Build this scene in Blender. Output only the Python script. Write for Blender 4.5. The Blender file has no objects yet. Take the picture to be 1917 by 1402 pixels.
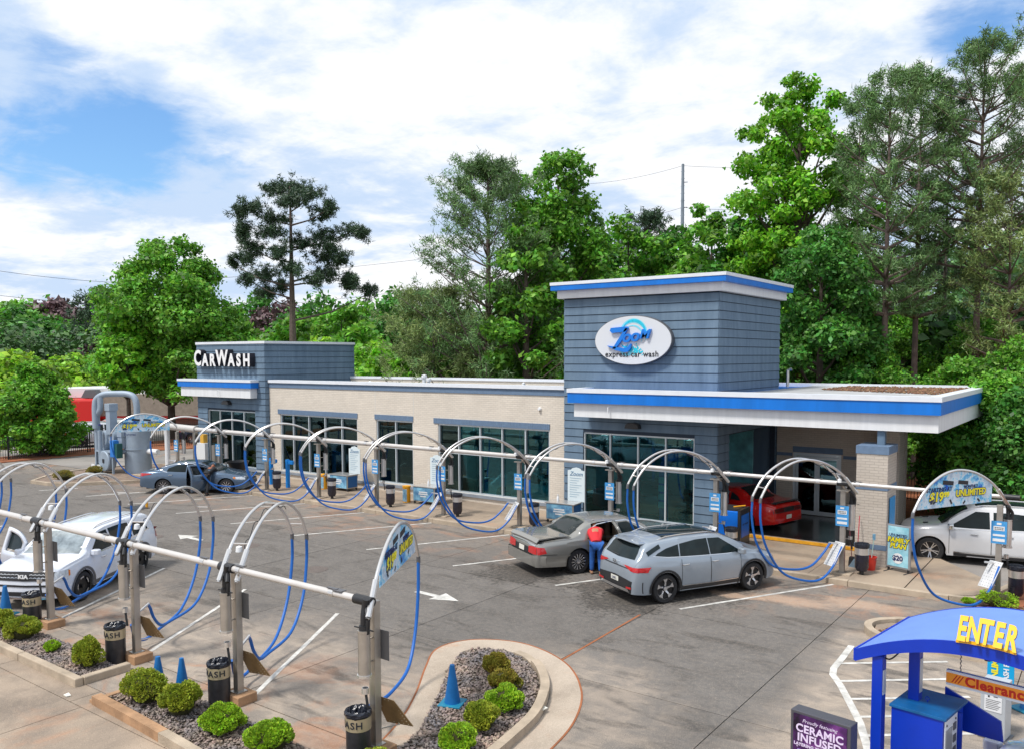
import bpy, bmesh, math, random
import numpy as np
from mathutils import Vector, Matrix, Euler
from mathutils.bvhtree import BVHTree
R = math.radians
scene = bpy.context.scene
COL = scene.collection
rnd = random.Random(7)

# ------------------------------------------------------------------ camera
CAM_H = 6.1
F_PX, PITCH, YAW, ROLL, CY, CX = 1566.16, 0.06363, 0.634226, 0.0030185, 768.26, 958.5
cam_d = bpy.data.cameras.new('camera')
cam = bpy.data.objects.new('camera', cam_d)
COL.objects.link(cam)
cam_d.sensor_width = 36.0
cam_d.lens = F_PX / 1917.0 * 36.0
cam_d.shift_y = (CY - 701.0) / 1917.0
cam_d.clip_start = 0.1
cam_d.clip_end = 6000.0
_cy, _sy = math.cos(YAW), math.sin(YAW)
_f = np.array([-_sy * math.cos(PITCH), _cy * math.cos(PITCH), -math.sin(PITCH)])
_r0 = np.array([_cy, _sy, 0.0])
_d0 = np.cross(_f, _r0)
_r1 = math.cos(ROLL) * _r0 + math.sin(ROLL) * _d0
_d1 = -math.sin(ROLL) * _r0 + math.cos(ROLL) * _d0
CM = np.array([_r1, _d1, _f])
cam.matrix_world = Matrix(((_r1[0], -_d1[0], -_f[0], 0), (_r1[1], -_d1[1], -_f[1], 0), (_r1[2], -_d1[2], -_f[2], CAM_H), (0, 0, 0, 1)))
scene.camera = cam

def ray(x, y):
    return CM.T @ np.array([(x - CX) / F_PX, (y - CY) / F_PX, 1.0])
def gp(x, y, z=0.0):
    """survey helper: place on the level z that the photograph shows at x, y"""
    d = ray(x, y); t = (z - CAM_H) / d[2]
    return (d[0] * t, d[1] * t, z)
def far(x, dist):
    """ground position in the direction of photo column x, at a given distance"""
    d = ray(x, 668); n = math.hypot(d[0], d[1])
    return (d[0] / n * dist, d[1] / n * dist)
def hgt(x, y, dist):
    d = ray(x, y); return CAM_H + d[2] * dist / math.hypot(d[0], d[1])

# ------------------------------------------------------------------ world, sun, exposure
SUN_EL, SUN_ROT = R(60), R(200)
world = bpy.data.worlds.new('World'); scene.world = world
world.use_nodes = True
wn, wl = world.node_tree.nodes, world.node_tree.links
wn.clear()
w_out = wn.new('ShaderNodeOutputWorld')
sky = wn.new('ShaderNodeTexSky'); sky.sky_type = 'NISHITA'; sky.sun_disc = False
sky.sun_elevation = SUN_EL; sky.sun_rotation = SUN_ROT; sky.air_density = 1.2; sky.dust_density = 0.6
bg_sky = wn.new('ShaderNodeBackground'); bg_sky.inputs[1].default_value = 0.13
sk_t = wn.new('ShaderNodeMix'); sk_t.data_type = 'RGBA'; sk_t.blend_type = 'MULTIPLY'; sk_t.inputs['Factor'].default_value = 1.0; sk_t.inputs['B'].default_value = (0.62, 0.86, 1.12, 1)
wl.new(sky.outputs[0], sk_t.inputs['A']); wl.new(sk_t.outputs['Result'], bg_sky.inputs[0])
bg_cl = wn.new('ShaderNodeBackground'); bg_cl.inputs[1].default_value = 1.0
tc = wn.new('ShaderNodeTexCoord')
sep = wn.new('ShaderNodeSeparateXYZ'); wl.new(tc.outputs['Generated'], sep.inputs[0])
def wmath(op, a, b=None, c=None, clamp=False):
    n = wn.new('ShaderNodeMath'); n.operation = op; n.use_clamp = clamp
    for i, v in enumerate((a, b, c)):
        if v is None: continue
        if isinstance(v, (int, float)): n.inputs[i].default_value = v
        else: wl.new(v, n.inputs[i])
    return n.outputs[0]
# clouds lie on a flat deck: project the view direction on to it
zc = wmath('ADD', wmath('MAXIMUM', sep.outputs[2], 0.0), 0.16)
u_ = wmath('DIVIDE', sep.outputs[0], zc); v_ = wmath('DIVIDE', sep.outputs[1], zc)
comb = wn.new('ShaderNodeCombineXYZ'); wl.new(u_, comb.inputs[0]); wl.new(v_, comb.inputs[1])
def wnoise(scale, detail, rough, dist=0.0, off=(0, 0, 0)):
    m = wn.new('ShaderNodeMapping'); m.inputs['Location'].default_value = off
    wl.new(comb.outputs[0], m.inputs[0])
    n = wn.new('ShaderNodeTexNoise'); n.inputs['Scale'].default_value = scale
    n.inputs['Detail'].default_value = detail; n.inputs['Roughness'].default_value = rough
    n.inputs['Distortion'].default_value = dist
    wl.new(m.outputs[0], n.inputs['Vector']); return n.outputs[0]
def wramp(v, a, b):
    n = wn.new('ShaderNodeMapRange'); n.interpolation_type = 'SMOOTHSTEP'
    n.inputs['From Min'].default_value = a; n.inputs['From Max'].default_value = b
    wl.new(v, n.inputs['Value']); return n.outputs['Result']
n_big = wnoise(0.85, 8, 0.58, 0.35, (3.1, 1.7, 0))
n_shade = wnoise(1.3, 9, 0.6, 0.2, (8.3, 4.2, 2))
n_fine = wnoise(4.5, 8, 0.62, 0.3, (1.0, 9.0, 5))
# the broad break in the cloud, upper left of the view
def ddot(px, py):
    d = ray(px, py); d = d / np.linalg.norm(d)
    n = wn.new('ShaderNodeVectorMath'); n.operation = 'DOT_PRODUCT'; n.inputs[1].default_value = tuple(d)
    nn = wn.new('ShaderNodeVectorMath'); nn.operation = 'NORMALIZE'; wl.new(tc.outputs['Generated'], nn.inputs[0])
    wl.new(nn.outputs[0], n.inputs[0]); return n.outputs['Value']
gap = wmath('ADD', wmath('MULTIPLY', wramp(ddot(130, 245), 0.9915, 0.9997), 0.22),
            wmath('MULTIPLY', wramp(ddot(10, 170), 0.9925, 0.9996), 0.15))
gap = wmath('ADD', gap, wmath('MULTIPLY', wramp(ddot(1830, 0), 0.9965, 0.9999), 0.30))
gap = wmath('ADD', gap, wmath('MULTIPLY', wramp(ddot(310, 300), 0.9935, 0.9997), 0.25))
cov = wmath('ADD', wmath('SUBTRACT', n_big, gap), wmath('MULTIPLY', wmath('SUBTRACT', n_fine, 0.5), 0.55))
mask = wramp(cov, 0.05, 0.31)
shade = wramp(wmath('ADD', wmath('ADD', n_shade, wmath('MULTIPLY', gap, -0.45)), wmath('MULTIPLY', wmath('SUBTRACT', n_fine, 0.5), 0.42)), 0.38, 0.60)
mixc = wn.new('ShaderNodeMix'); mixc.data_type = 'RGBA'
mixc.inputs['A'].default_value = (0.50, 0.62, 0.80, 1); mixc.inputs['B'].default_value = (0.86, 0.87, 0.89, 1)
wl.new(shade, mixc.inputs['Factor']); wl.new(mixc.outputs['Result'], bg_cl.inputs[0])
mixs = wn.new('ShaderNodeMixShader'); wl.new(mask, mixs.inputs[0])
wl.new(bg_sky.outputs[0], mixs.inputs[1]); wl.new(bg_cl.outputs[0], mixs.inputs[2])
wl.new(mixs.outputs[0], w_out.inputs[0])

sun_d = bpy.data.lights.new('sun', 'SUN'); sun_d.energy = 2.9; sun_d.angle = R(9); sun_d.color = (1, 0.96, 0.9)
sun = bpy.data.objects.new('sun', sun_d); COL.objects.link(sun)
_az = SUN_ROT  # sun direction (towards the sun), same as the sky's
_sd = Vector((math.sin(_az) * math.cos(SUN_EL), math.cos(_az) * math.cos(SUN_EL), math.sin(SUN_EL)))
sun.rotation_euler = _sd.to_track_quat('Z', 'Y').to_euler()
sun.location = (0, 0, 60)

scene.view_settings.view_transform = 'Standard'
scene.view_settings.look = 'None'
scene.view_settings.gamma = 1.0
scene.view_settings.exposure = 0.30
scene.view_settings.use_curve_mapping = False
scene.render.engine = 'CYCLES'
scene.cycles.max_bounces = 6
scene.cycles.transparent_max_bounces = 12
scene.cycles.caustics_reflective = False
scene.cycles.caustics_refractive = False
scene.cycles.use_denoising = True

# ------------------------------------------------------------------ materials
MATS = {}
def srgb(r, g, b):
    f = lambda c: (c / 255 / 12.92) if c / 255 <= 0.04045 else ((c / 255 + 0.055) / 1.055) ** 2.4
    return (f(r), f(g), f(b))
def mat(name, col, rough=0.6, metal=0.0, var=0.0, vscale=3.0, bump=0.0, bscale=20.0, coat=0.0, emit=None, spec=0.5, var2=None, island=0.0, trans=0.0, streak=0, objr=0.0):
    """procedural principled: colour broken up by noise, fine relief by bump"""
    if name in MATS: return MATS[name]
    m = bpy.data.materials.new(name); MATS[name] = m; m.use_nodes = True
    n, l = m.node_tree.nodes, m.node_tree.links
    p = n['Principled BSDF']
    p.inputs['Base Color'].default_value = (*col, 1)
    p.inputs['Roughness'].default_value = rough; p.inputs['Metallic'].default_value = metal
    p.inputs['Specular IOR Level'].default_value = spec
    if coat: p.inputs['Coat Weight'].default_value = coat; p.inputs['Coat Roughness'].default_value = 0.04
    if emit: p.inputs['Emission Color'].default_value = (*emit[:3], 1); p.inputs['Emission Strength'].default_value = emit[3]
    t = n.new('ShaderNodeTexCoord')
    src = None
    if var:
        z = n.new('ShaderNodeTexNoise'); z.inputs['Scale'].default_value = vscale; z.inputs['Detail'].default_value = 6; z.inputs['Roughness'].default_value = 0.62
        if streak:
            mp = n.new('ShaderNodeMapping'); mp.inputs['Scale'].default_value = (streak, streak, 0.5); l.new(t.outputs['Object'], mp.inputs[0]); l.new(mp.outputs[0], z.inputs['Vector'])
        else: l.new(t.outputs['Object'], z.inputs['Vector'])
        mr = n.new('ShaderNodeMapRange'); mr.inputs['From Min'].default_value = 0.3; mr.inputs['From Max'].default_value = 0.7
        l.new(z.outputs[0], mr.inputs['Value'])
        mx = n.new('ShaderNodeMix'); mx.data_type = 'RGBA'
        c2 = var2 if var2 else tuple(min(1, c * (1 + var)) for c in col)
        mx.inputs['A'].default_value = (*[c * (1 - var) for c in col], 1); mx.inputs['B'].default_value = (*c2, 1)
        l.new(mr.outputs[0], mx.inputs['Factor']); src = mx.outputs['Result']
    if island:
        g = n.new('ShaderNodeNewGeometry')
        hs = n.new('ShaderNodeHueSaturation')
        if src: l.new(src, hs.inputs['Color'])
        else: hs.inputs['Color'].default_value = (*col, 1)
        mv = n.new('ShaderNodeMapRange'); mv.inputs['To Min'].default_value = 1 - island; mv.inputs['To Max'].default_value = 1 + island * 1.2
        l.new(g.outputs['Random Per Island'], mv.inputs['Value']); l.new(mv.outputs[0], hs.inputs['Value'])
        wnz = n.new('ShaderNodeTexWhiteNoise'); wnz.noise_dimensions = '1D'; l.new(g.outputs['Random Per Island'], wnz.inputs['W'])
        mh = n.new('ShaderNodeMapRange'); mh.inputs['To Min'].default_value = 0.475; mh.inputs['To Max'].default_value = 0.52
        l.new(wnz.outputs[0], mh.inputs['Value']); l.new(mh.outputs[0], hs.inputs['Hue'])
        src = hs.outputs[0]
    if objr and src:
        oi = n.new('ShaderNodeObjectInfo'); h2_ = n.new('ShaderNodeHueSaturation'); l.new(src, h2_.inputs['Color']); m2_ = n.new('ShaderNodeMapRange'); m2_.inputs['To Min'].default_value = 1 - objr; m2_.inputs['To Max'].default_value = 1 + objr
        l.new(oi.outputs['Random'], m2_.inputs['Value']); l.new(m2_.outputs[0], h2_.inputs['Value']); src = h2_.outputs[0]
    if src: l.new(src, p.inputs['Base Color'])
    if bump:
        z = n.new('ShaderNodeTexNoise'); z.inputs['Scale'].default_value = bscale; z.inputs['Detail'].default_value = 5
        l.new(t.outputs['Object'], z.inputs['Vector'])
        b = n.new('ShaderNodeBump'); b.inputs['Strength'].default_value = bump; b.inputs['Distance'].default_value = 0.02
        l.new(z.outputs[0], b.inputs['Height']); l.new(b.outputs[0], p.inputs['Normal'])
    if trans:
        tr = n.new('ShaderNodeBsdfTranslucent'); ms = n.new('ShaderNodeMixShader'); ms.inputs[0].default_value = trans
        if src: l.new(src, tr.inputs[0])
        else: tr.inputs[0].default_value = (*col, 1)
        l.new(p.outputs[0], ms.inputs[1]); l.new(tr.outputs[0], ms.inputs[2])
        l.new(ms.outputs[0], n['Material Output'].inputs[0])
    return m

def glassy(name, tint, alpha, rough=0.02):
    """tinted pane: part reflection, part tinted view through"""
    m = bpy.data.materials.new(name); MATS[name] = m; m.use_nodes = True
    n, l = m.node_tree.nodes, m.node_tree.links; n.clear()
    o = n.new('ShaderNodeOutputMaterial'); g = n.new('ShaderNodeBsdfGlossy'); g.inputs['Roughness'].default_value = rough
    g.inputs['Color'].default_value = (0.45, 0.78, 0.82, 1)
    tr = n.new('ShaderNodeBsdfTransparent'); tr.inputs[0].default_value = (*tint, 1)
    fr = n.new('ShaderNodeFresnel'); fr.inputs[0].default_value = 1.55
    mr = n.new('ShaderNodeMapRange'); mr.inputs['To Min'].default_value = alpha; mr.inputs['To Max'].default_value = 1.0
    l.new(fr.outputs[0], mr.inputs['Value'])
    ms = n.new('ShaderNodeMixShader'); l.new(mr.outputs[0], ms.inputs[0]); l.new(tr.outputs[0], ms.inputs[1]); l.new(g.outputs[0], ms.inputs[2])
    tc_ = n.new('ShaderNodeTexCoord'); nz = n.new('ShaderNodeTexNoise'); nz.inputs['Scale'].default_value = 0.6
    l.new(tc_.outputs['Object'], nz.inputs['Vector'])
    b = n.new('ShaderNodeBump'); b.inputs['Strength'].default_value = 0.03; b.inputs['Distance'].default_value = 0.02; l.new(nz.outputs[0], b.inputs['Height'])
    l.new(b.outputs[0], g.inputs['Normal']); l.new(ms.outputs[0], o.inputs[0]); return m

# ------------------------------------------------------------------ mesh building
class MB:
    def __init__(s): s.v = []; s.f = []
    def add(s, vs, fs):
        o = len(s.v); s.v.extend([tuple(v) for v in vs]); s.f.extend([tuple(i + o for i in f) for f in fs]); return s
    def box(s, a, b, rz=0.0, piv=None):
        x0, y0, z0 = a; x1, y1, z1 = b
        vs = [(x0, y0, z0), (x1, y0, z0), (x1, y1, z0), (x0, y1, z0), (x0, y0, z1), (x1, y0, z1), (x1, y1, z1), (x0, y1, z1)]
        if rz:
            c, q = math.cos(rz), math.sin(rz); px, py = piv or ((x0 + x1) / 2, (y0 + y1) / 2)
            vs = [(px + (x - px) * c - (y - py) * q, py + (x - px) * q + (y - py) * c, z) for x, y, z in vs]
        return s.add(vs, [(0, 3, 2, 1), (4, 5, 6, 7), (0, 1, 5, 4), (1, 2, 6, 5), (2, 3, 7, 6), (3, 0, 4, 7)])
    def obox(s, M, sx, sy, sz):
        vs = [M @ Vector((x * sx / 2, y * sy / 2, z * sz / 2)) for z in (-1, 1) for x, y in ((-1, -1), (1, -1), (1, 1), (-1, 1))]
        return s.add(vs, [(0, 3, 2, 1), (4, 5, 6, 7), (0, 1, 5, 4), (1, 2, 6, 5), (2, 3, 7, 6), (3, 0, 4, 7)])
    def tube(s, pts, r, n=8, cap=True, r2=None):
        P = [Vector(p) for p in pts]; k = len(P)
        rs = r if isinstance(r, (list, tuple)) else [r + ((r2 - r) * i / (k - 1) if r2 is not None else 0) for i in range(k)]
        o = len(s.v); up = None
        for i in range(k):
            t = (P[min(i + 1, k - 1)] - P[max(i - 1, 0)])
            if t.length < 1e-9: t = Vector((0, 0, 1))
            t.normalize()
            if up is None:
                up = Vector((0, 0, 1)) if abs(t.z) < 0.9 else Vector((1, 0, 0))
                up = (up - t * up.dot(t)).normalized()
            else:
                up = up - t * up.dot(t)
                up = up.normalized() if up.length > 1e-6 else t.orthogonal().normalized()
            w = t.cross(up)
            for j in range(n):
                a = 2 * math.pi * j / n
                s.v.append(tuple(P[i] + (up * math.cos(a) + w * math.sin(a)) * rs[i]))
        for i in range(k - 1):
            for j in range(n):
                a = o + i * n + j; b = o + i * n + (j + 1) % n
                s.f.append((a, b, b + n, a + n))
        if cap:
            s.f.append(tuple(o + j for j in reversed(range(n)))); s.f.append(tuple(o + (k - 1) * n + j for j in range(n)))
        return s
    def lathe(s, prof, c=(0, 0, 0), n=24, axis='z', a0=0, cap=True):
        """prof: (radius, height)"""
        o = len(s.v); k = len(prof)
        for r, h in prof:
            for j in range(n):
                a = 2 * math.pi * j / n + a0
                x, y = r * math.cos(a), r * math.sin(a)
                p = (x, y, h) if axis == 'z' else ((x, h, y) if axis == 'y' else (h, x, y))
                s.v.append((c[0] + p[0], c[1] + p[1], c[2] + p[2]))
        for i in range(k - 1):
            for j in range(n):
                a = o + i * n + j; b = o + i * n + (j + 1) % n
                s.f.append((a, b, b + n, a + n))
        if cap and prof[0][0] > 1e-6: s.f.append(tuple(o + j for j in reversed(range(n))))
        if cap and prof[-1][0] > 1e-6: s.f.append(tuple(o + (k - 1) * n + j for j in range(n)))
        return s
    def prism(s, poly, z0, z1, M=None):
        """extruded polygon (xy) between two heights; M places it"""
        n = len(poly)
        vs = [Vector((x, y, z0)) for x, y in poly] + [Vector((x, y, z1)) for x, y in poly]
        if M is not None: vs = [M @ v for v in vs]
        return s.add(vs, [tuple(reversed(range(n))), tuple(range(n, 2 * n))] + [(i, (i + 1) % n, (i + 1) % n + n, i + n) for i in range(n)])
    def build(s, name, m, parent=None, smooth=False, loc=None, bevel=0.0):
        me = bpy.data.meshes.new(name); me.from_pydata(s.v, [], s.f)
        bm = bmesh.new(); bm.from_mesh(me); bmesh.ops.recalc_face_normals(bm, faces=bm.faces); bm.to_mesh(me); bm.free()
        if smooth:
            me.polygons.foreach_set('use_smooth', [True] * len(me.polygons))
        if m: me.materials.append(m)
        o = bpy.data.objects.new(name, me); COL.objects.link(o)
        if smooth and smooth != 'all':
            try: me.set_sharp_from_angle(angle=R(smooth if isinstance(smooth, (int, float)) and smooth > 2 else 40))
            except Exception: pass
        if parent: o.parent = parent
        if loc: o.location = loc
        if bevel:
            b = o.modifiers.new('bevel', 'BEVEL'); b.width = bevel; b.segments = 2; b.limit_method = 'ANGLE'; b.angle_limit = R(40)
        return o

def tag(o, label=None, cat=None, group=None, kind=None):
    if label: o['label'] = label
    if cat: o['category'] = cat
    if group: o['group'] = group
    if kind: o['kind'] = kind
    return o
def empty(name, loc=(0, 0, 0), rz=0.0):
    o = bpy.data.objects.new(name, None); COL.objects.link(o); o.empty_display_size = 0.2
    o.location = loc; o.rotation_euler = (0, 0, rz); return o
_kids = {}
def copy_tree(o, parent=None):
    c = o.copy(); COL.objects.link(c)
    if parent is not None: c.parent = parent
    for ch in list(o.children): copy_tree(ch, c)
    return c
def np_mesh(name, V, F4, m, parent=None, smooth=False):
    """V (n,3) array, F4 (k,4) or (k,3) index array"""
    me = bpy.data.meshes.new(name); k, c = F4.shape
    me.vertices.add(len(V)); me.vertices.foreach_set('co', np.ascontiguousarray(V, dtype=np.float32).ravel())
    me.loops.add(k * c); me.loops.foreach_set('vertex_index', np.ascontiguousarray(F4, dtype=np.int32).ravel())
    me.polygons.add(k); me.polygons.foreach_set('loop_start', np.arange(0, k * c, c, dtype=np.int32))
    me.update(calc_edges=True)
    if smooth: me.polygons.foreach_set('use_smooth', [True] * k)
    if m: me.materials.append(m)
    o = bpy.data.objects.new(name, me); COL.objects.link(o)
    if parent: o.parent = parent
    return o

def text(name, body, size, m, M, parent=None, extrude=0.004, offset=0.0, shear=0.0, sx=1.0, spacing=1.0, align='CENTER', smallcaps=0.0):
    c = bpy.data.curves.new(name, 'FONT'); c.body = body; c.size = size; c.extrude = extrude; c.offset = offset
    c.shear = shear; c.space_character = spacing; c.align_x = align; c.align_y = 'CENTER'; c.resolution_u = 3
    t = bpy.data.objects.new(name, c); COL.objects.link(t)
    bpy.context.view_layer.update()
    me = bpy.data.meshes.new_from_object(t.evaluated_get(bpy.context.evaluated_depsgraph_get()))
    bpy.data.objects.remove(t); bpy.data.curves.remove(c)
    me.transform(Matrix.Diagonal((sx, 1, 1, 1))); me.transform(M)
    me.materials.clear(); me.materials.append(m); me.name = name
    o = bpy.data.objects.new(name, me); COL.objects.link(o)
    if parent: o.parent = parent
    return o
def face_m(origin, nrm_deg, tilt=0.0):
    """matrix for lettering standing upright, readable from the side it faces (heading of its normal)"""
    a = R(nrm_deg)
    zx = Vector((math.cos(a), math.sin(a), 0)); xx = Vector((-math.sin(a), math.cos(a), 0)); yy = Vector((0, 0, 1))
    if tilt:
        q = Matrix.Rotation(tilt, 3, xx); zx = q @ zx; yy = q @ yy
    return Matrix(((xx.x, yy.x, zx.x, origin[0]), (xx.y, yy.y, zx.y, origin[1]), (xx.z, yy.z, zx.z, origin[2]), (0, 0, 0, 1)))

def cat_rom(pts, n=8):
    P = [Vector(p) for p in pts]; P = [2 * P[0] - P[1]] + P + [2 * P[-1] - P[-2]]; out = []
    for i in range(1, len(P) - 2):
        for j in range(n):
            t = j / n; a, b, c, d = P[i - 1], P[i], P[i + 1], P[i + 2]
            out.append(0.5 * ((2 * b) + (c - a) * t + (2 * a - 5 * b + 4 * c - d) * t * t + (3 * b - a - 3 * c + d) * t ** 3))
    out.append(P[-2]); return out
# ------------------------------------------------------------------ shared materials
M_board = mat('painted siding', srgb(93, 116, 138), 0.75, var=0.12, vscale=1.0, var2=srgb(108, 130, 150), streak=3.0, objr=0.07, bump=0.25, bscale=60)
M_wallbase = mat('wall behind siding', (0.03, 0.045, 0.07), 0.9)
M_white = mat('white metal fascia', (0.78, 0.79, 0.80), 0.5, var=0.10, vscale=1.0, var2=(0.80, 0.81, 0.82), streak=5.0)
M_blueband = mat('blue metal band', srgb(0, 112, 205), 0.45, var=0.12, vscale=0.8, streak=4.0)
M_coping = mat('pale coping', (0.74, 0.77, 0.82), 0.4, var=0.05)
M_greyband = mat('slate soldier course', srgb(102, 124, 150), 0.8, var=0.12, vscale=6, bump=0.3, bscale=40)
M_roofm = mat('roof membrane', (0.40, 0.40, 0.40), 0.8, var=0.3, vscale=0.9)
M_frame = mat('aluminium frame', (0.60, 0.66, 0.70), 0.35, metal=0.3)
M_glass = glassy('tinted shop glass', (0.34, 0.70, 0.74), 0.05)
M_glass_door = glassy('door glass', (0.12, 0.22, 0.26), 0.14)
M_steel = mat('brushed stainless', (0.46, 0.43, 0.39), 0.36, metal=0.75, var=0.14, vscale=3)
M_tube = mat('bright tube', (0.70, 0.68, 0.66), 0.28, metal=0.75, var=0.06, vscale=2)
M_pipe = mat('header pipe white steel', (0.60, 0.57, 0.54), 0.4, metal=0.25, var=0.08, vscale=2)
M_hose = mat('blue hose', srgb(12, 94, 176), 0.5, var=0.08, vscale=8)
M_black = mat('black rubber', (0.018, 0.019, 0.022), 0.45, var=0.2, vscale=6)
M_blackp = mat('black plastic', (0.03, 0.031, 0.034), 0.35, var=0.2, vscale=4)
M_bag = mat('black bin bag', (0.015, 0.018, 0.028), 0.22, bump=0.8, bscale=14)
M_brass = mat('brassy steel band', (0.50, 0.42, 0.28), 0.4, metal=0.5, var=0.1)
M_darkg = mat('dark grey steel', (0.16, 0.16, 0.17), 0.5, metal=0.5)
M_sign_blue = mat('sign blue', srgb(70, 152, 212), 0.4, var=0.1, vscale=12)
M_sign_white = mat('sign white', (0.78, 0.79, 0.80), 0.4)
M_ink = mat('dark ink', (0.02, 0.022, 0.03), 0.5)
M_letter_w = mat('white letter face', (0.85, 0.85, 0.85), 0.35)
M_letter_b = mat('black letter return', (0.012, 0.012, 0.02), 0.5)
M_yellow_t = mat('yellow print', srgb(238, 226, 40), 0.5)
M_navy = mat('navy print', srgb(30, 45, 95), 0.5)
M_conc = mat('kerb concrete', srgb(172, 156, 136), 0.9, var=0.22, vscale=2.5, bump=0.4, bscale=30)
M_conc_or = mat('clay stained concrete', srgb(166, 130, 98), 0.9, var=0.3, vscale=3, bump=0.4, bscale=30)
M_paint = None
M_joint = mat('joint filler', srgb(96, 76, 62), 0.95, var=0.3, vscale=3)
M_gpaint = mat('equipment grey paint', srgb(150, 164, 178), 0.5, var=0.1, vscale=2.2, metal=0.1)
M_iron = mat('black iron', (0.02, 0.02, 0.024), 0.5)
M_bark = mat('bark', (0.10, 0.075, 0.06), 0.95, var=0.35, vscale=6, bump=0.8, bscale=12)
M_barkp = mat('pine bark', (0.155, 0.115, 0.10), 0.95, var=0.35, vscale=5, bump=0.8, bscale=10)
M_cone = mat('blue traffic cone', srgb(8, 100, 165), 0.5, var=0.15, vscale=5)
M_red = mat('red plastic', (0.62, 0.035, 0.02), 0.4, var=0.1)
M_orange = mat('orange sign', srgb(255, 158, 40), 0.5)
M_redprint = mat('red print', srgb(200, 30, 10), 0.5)
M_yellow = mat('yellow plastic', srgb(235, 165, 30), 0.5, var=0.1)
M_dkblue = mat('kiosk blue', srgb(0, 52, 178), 0.4, var=0.12, vscale=1.5)
M_dkblue_top = mat('kiosk faded top', srgb(10, 92, 150), 0.45, var=0.3, vscale=2.5)
M_canopy_top = mat('arched roof sheet', srgb(106, 140, 210), 0.55, var=0.06, vscale=3)
M_enter = mat('golden letters', srgb(247, 186, 14), 0.5)

def brick_material(name, c1, c2, mortar, rowh=0.08, bw=0.24, horizontal_axis='x', soldier=False):
    m = bpy.data.materials.new(name); m.use_nodes = True
    n, l = m.node_tree.nodes, m.node_tree.links; p = n['Principled BSDF']; p.inputs['Roughness'].default_value = 0.9
    t = n.new('ShaderNodeTexCoord'); s = n.new('ShaderNodeSeparateXYZ'); l.new(t.outputs['Object'], s.inputs[0])
    ad = n.new('ShaderNodeMath'); ad.operation = 'ADD'; l.new(s.outputs[0], ad.inputs[0]); l.new(s.outputs[1], ad.inputs[1])
    c = n.new('ShaderNodeCombineXYZ'); l.new(ad.outputs[0], c.inputs[0]); l.new(s.outputs[2], c.inputs[1])
    b = n.new('ShaderNodeTexBrick'); b.inputs['Scale'].default_value = 1.0
    b.inputs['Brick Width'].default_value = bw; b.inputs['Row Height'].default_value = rowh
    b.inputs['Mortar Size'].default_value = 0.007; b.inputs['Mortar Smooth'].default_value = 0.3
    b.inputs['Color1'].default_value = (*c1, 1); b.inputs['Color2'].default_value = (*c2, 1); b.inputs['Mortar'].default_value = (*mortar, 1)
    b.inputs['Bias'].default_value = 0.0
    l.new(c.outputs[0], b.inputs['Vector'])
    z = n.new('ShaderNodeTexNoise'); z.inputs['Scale'].default_value = 1.1; z.inputs['Detail'].default_value = 7; l.new(t.outputs['Object'], z.inputs['Vector'])
    mr = n.new('ShaderNodeMapRange'); mr.inputs['To Min'].default_value = 0.86; mr.inputs['To Max'].default_value = 1.12; l.new(z.outputs[0], mr.inputs['Value'])
    hs = n.new('ShaderNodeHueSaturation'); l.new(b.outputs['Color'], hs.inputs['Color']); l.new(mr.outputs[0], hs.inputs['Value'])
    l.new(hs.outputs[0], p.inputs['Base Color'])
    bu = n.new('ShaderNodeBump'); bu.inputs['Strength'].default_value = 0.6; bu.inputs['Distance'].default_value = 0.01; bu.invert = True
    l.new(b.outputs['Fac'], bu.inputs['Height']); l.new(bu.outputs[0], p.inputs['Normal'])
    MATS[name] = m; return m
M_brick = brick_material('painted cream brick', srgb(220, 210, 196), srgb(212, 202, 188), srgb(196, 187, 175))
M_brick_dk = brick_material('taupe brick', srgb(196, 186, 174), srgb(188, 178, 166), srgb(170, 160, 150))
M_brick_red = brick_material('brown brick', srgb(124, 74, 62), srgb(106, 62, 54), srgb(120, 98, 88))

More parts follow.
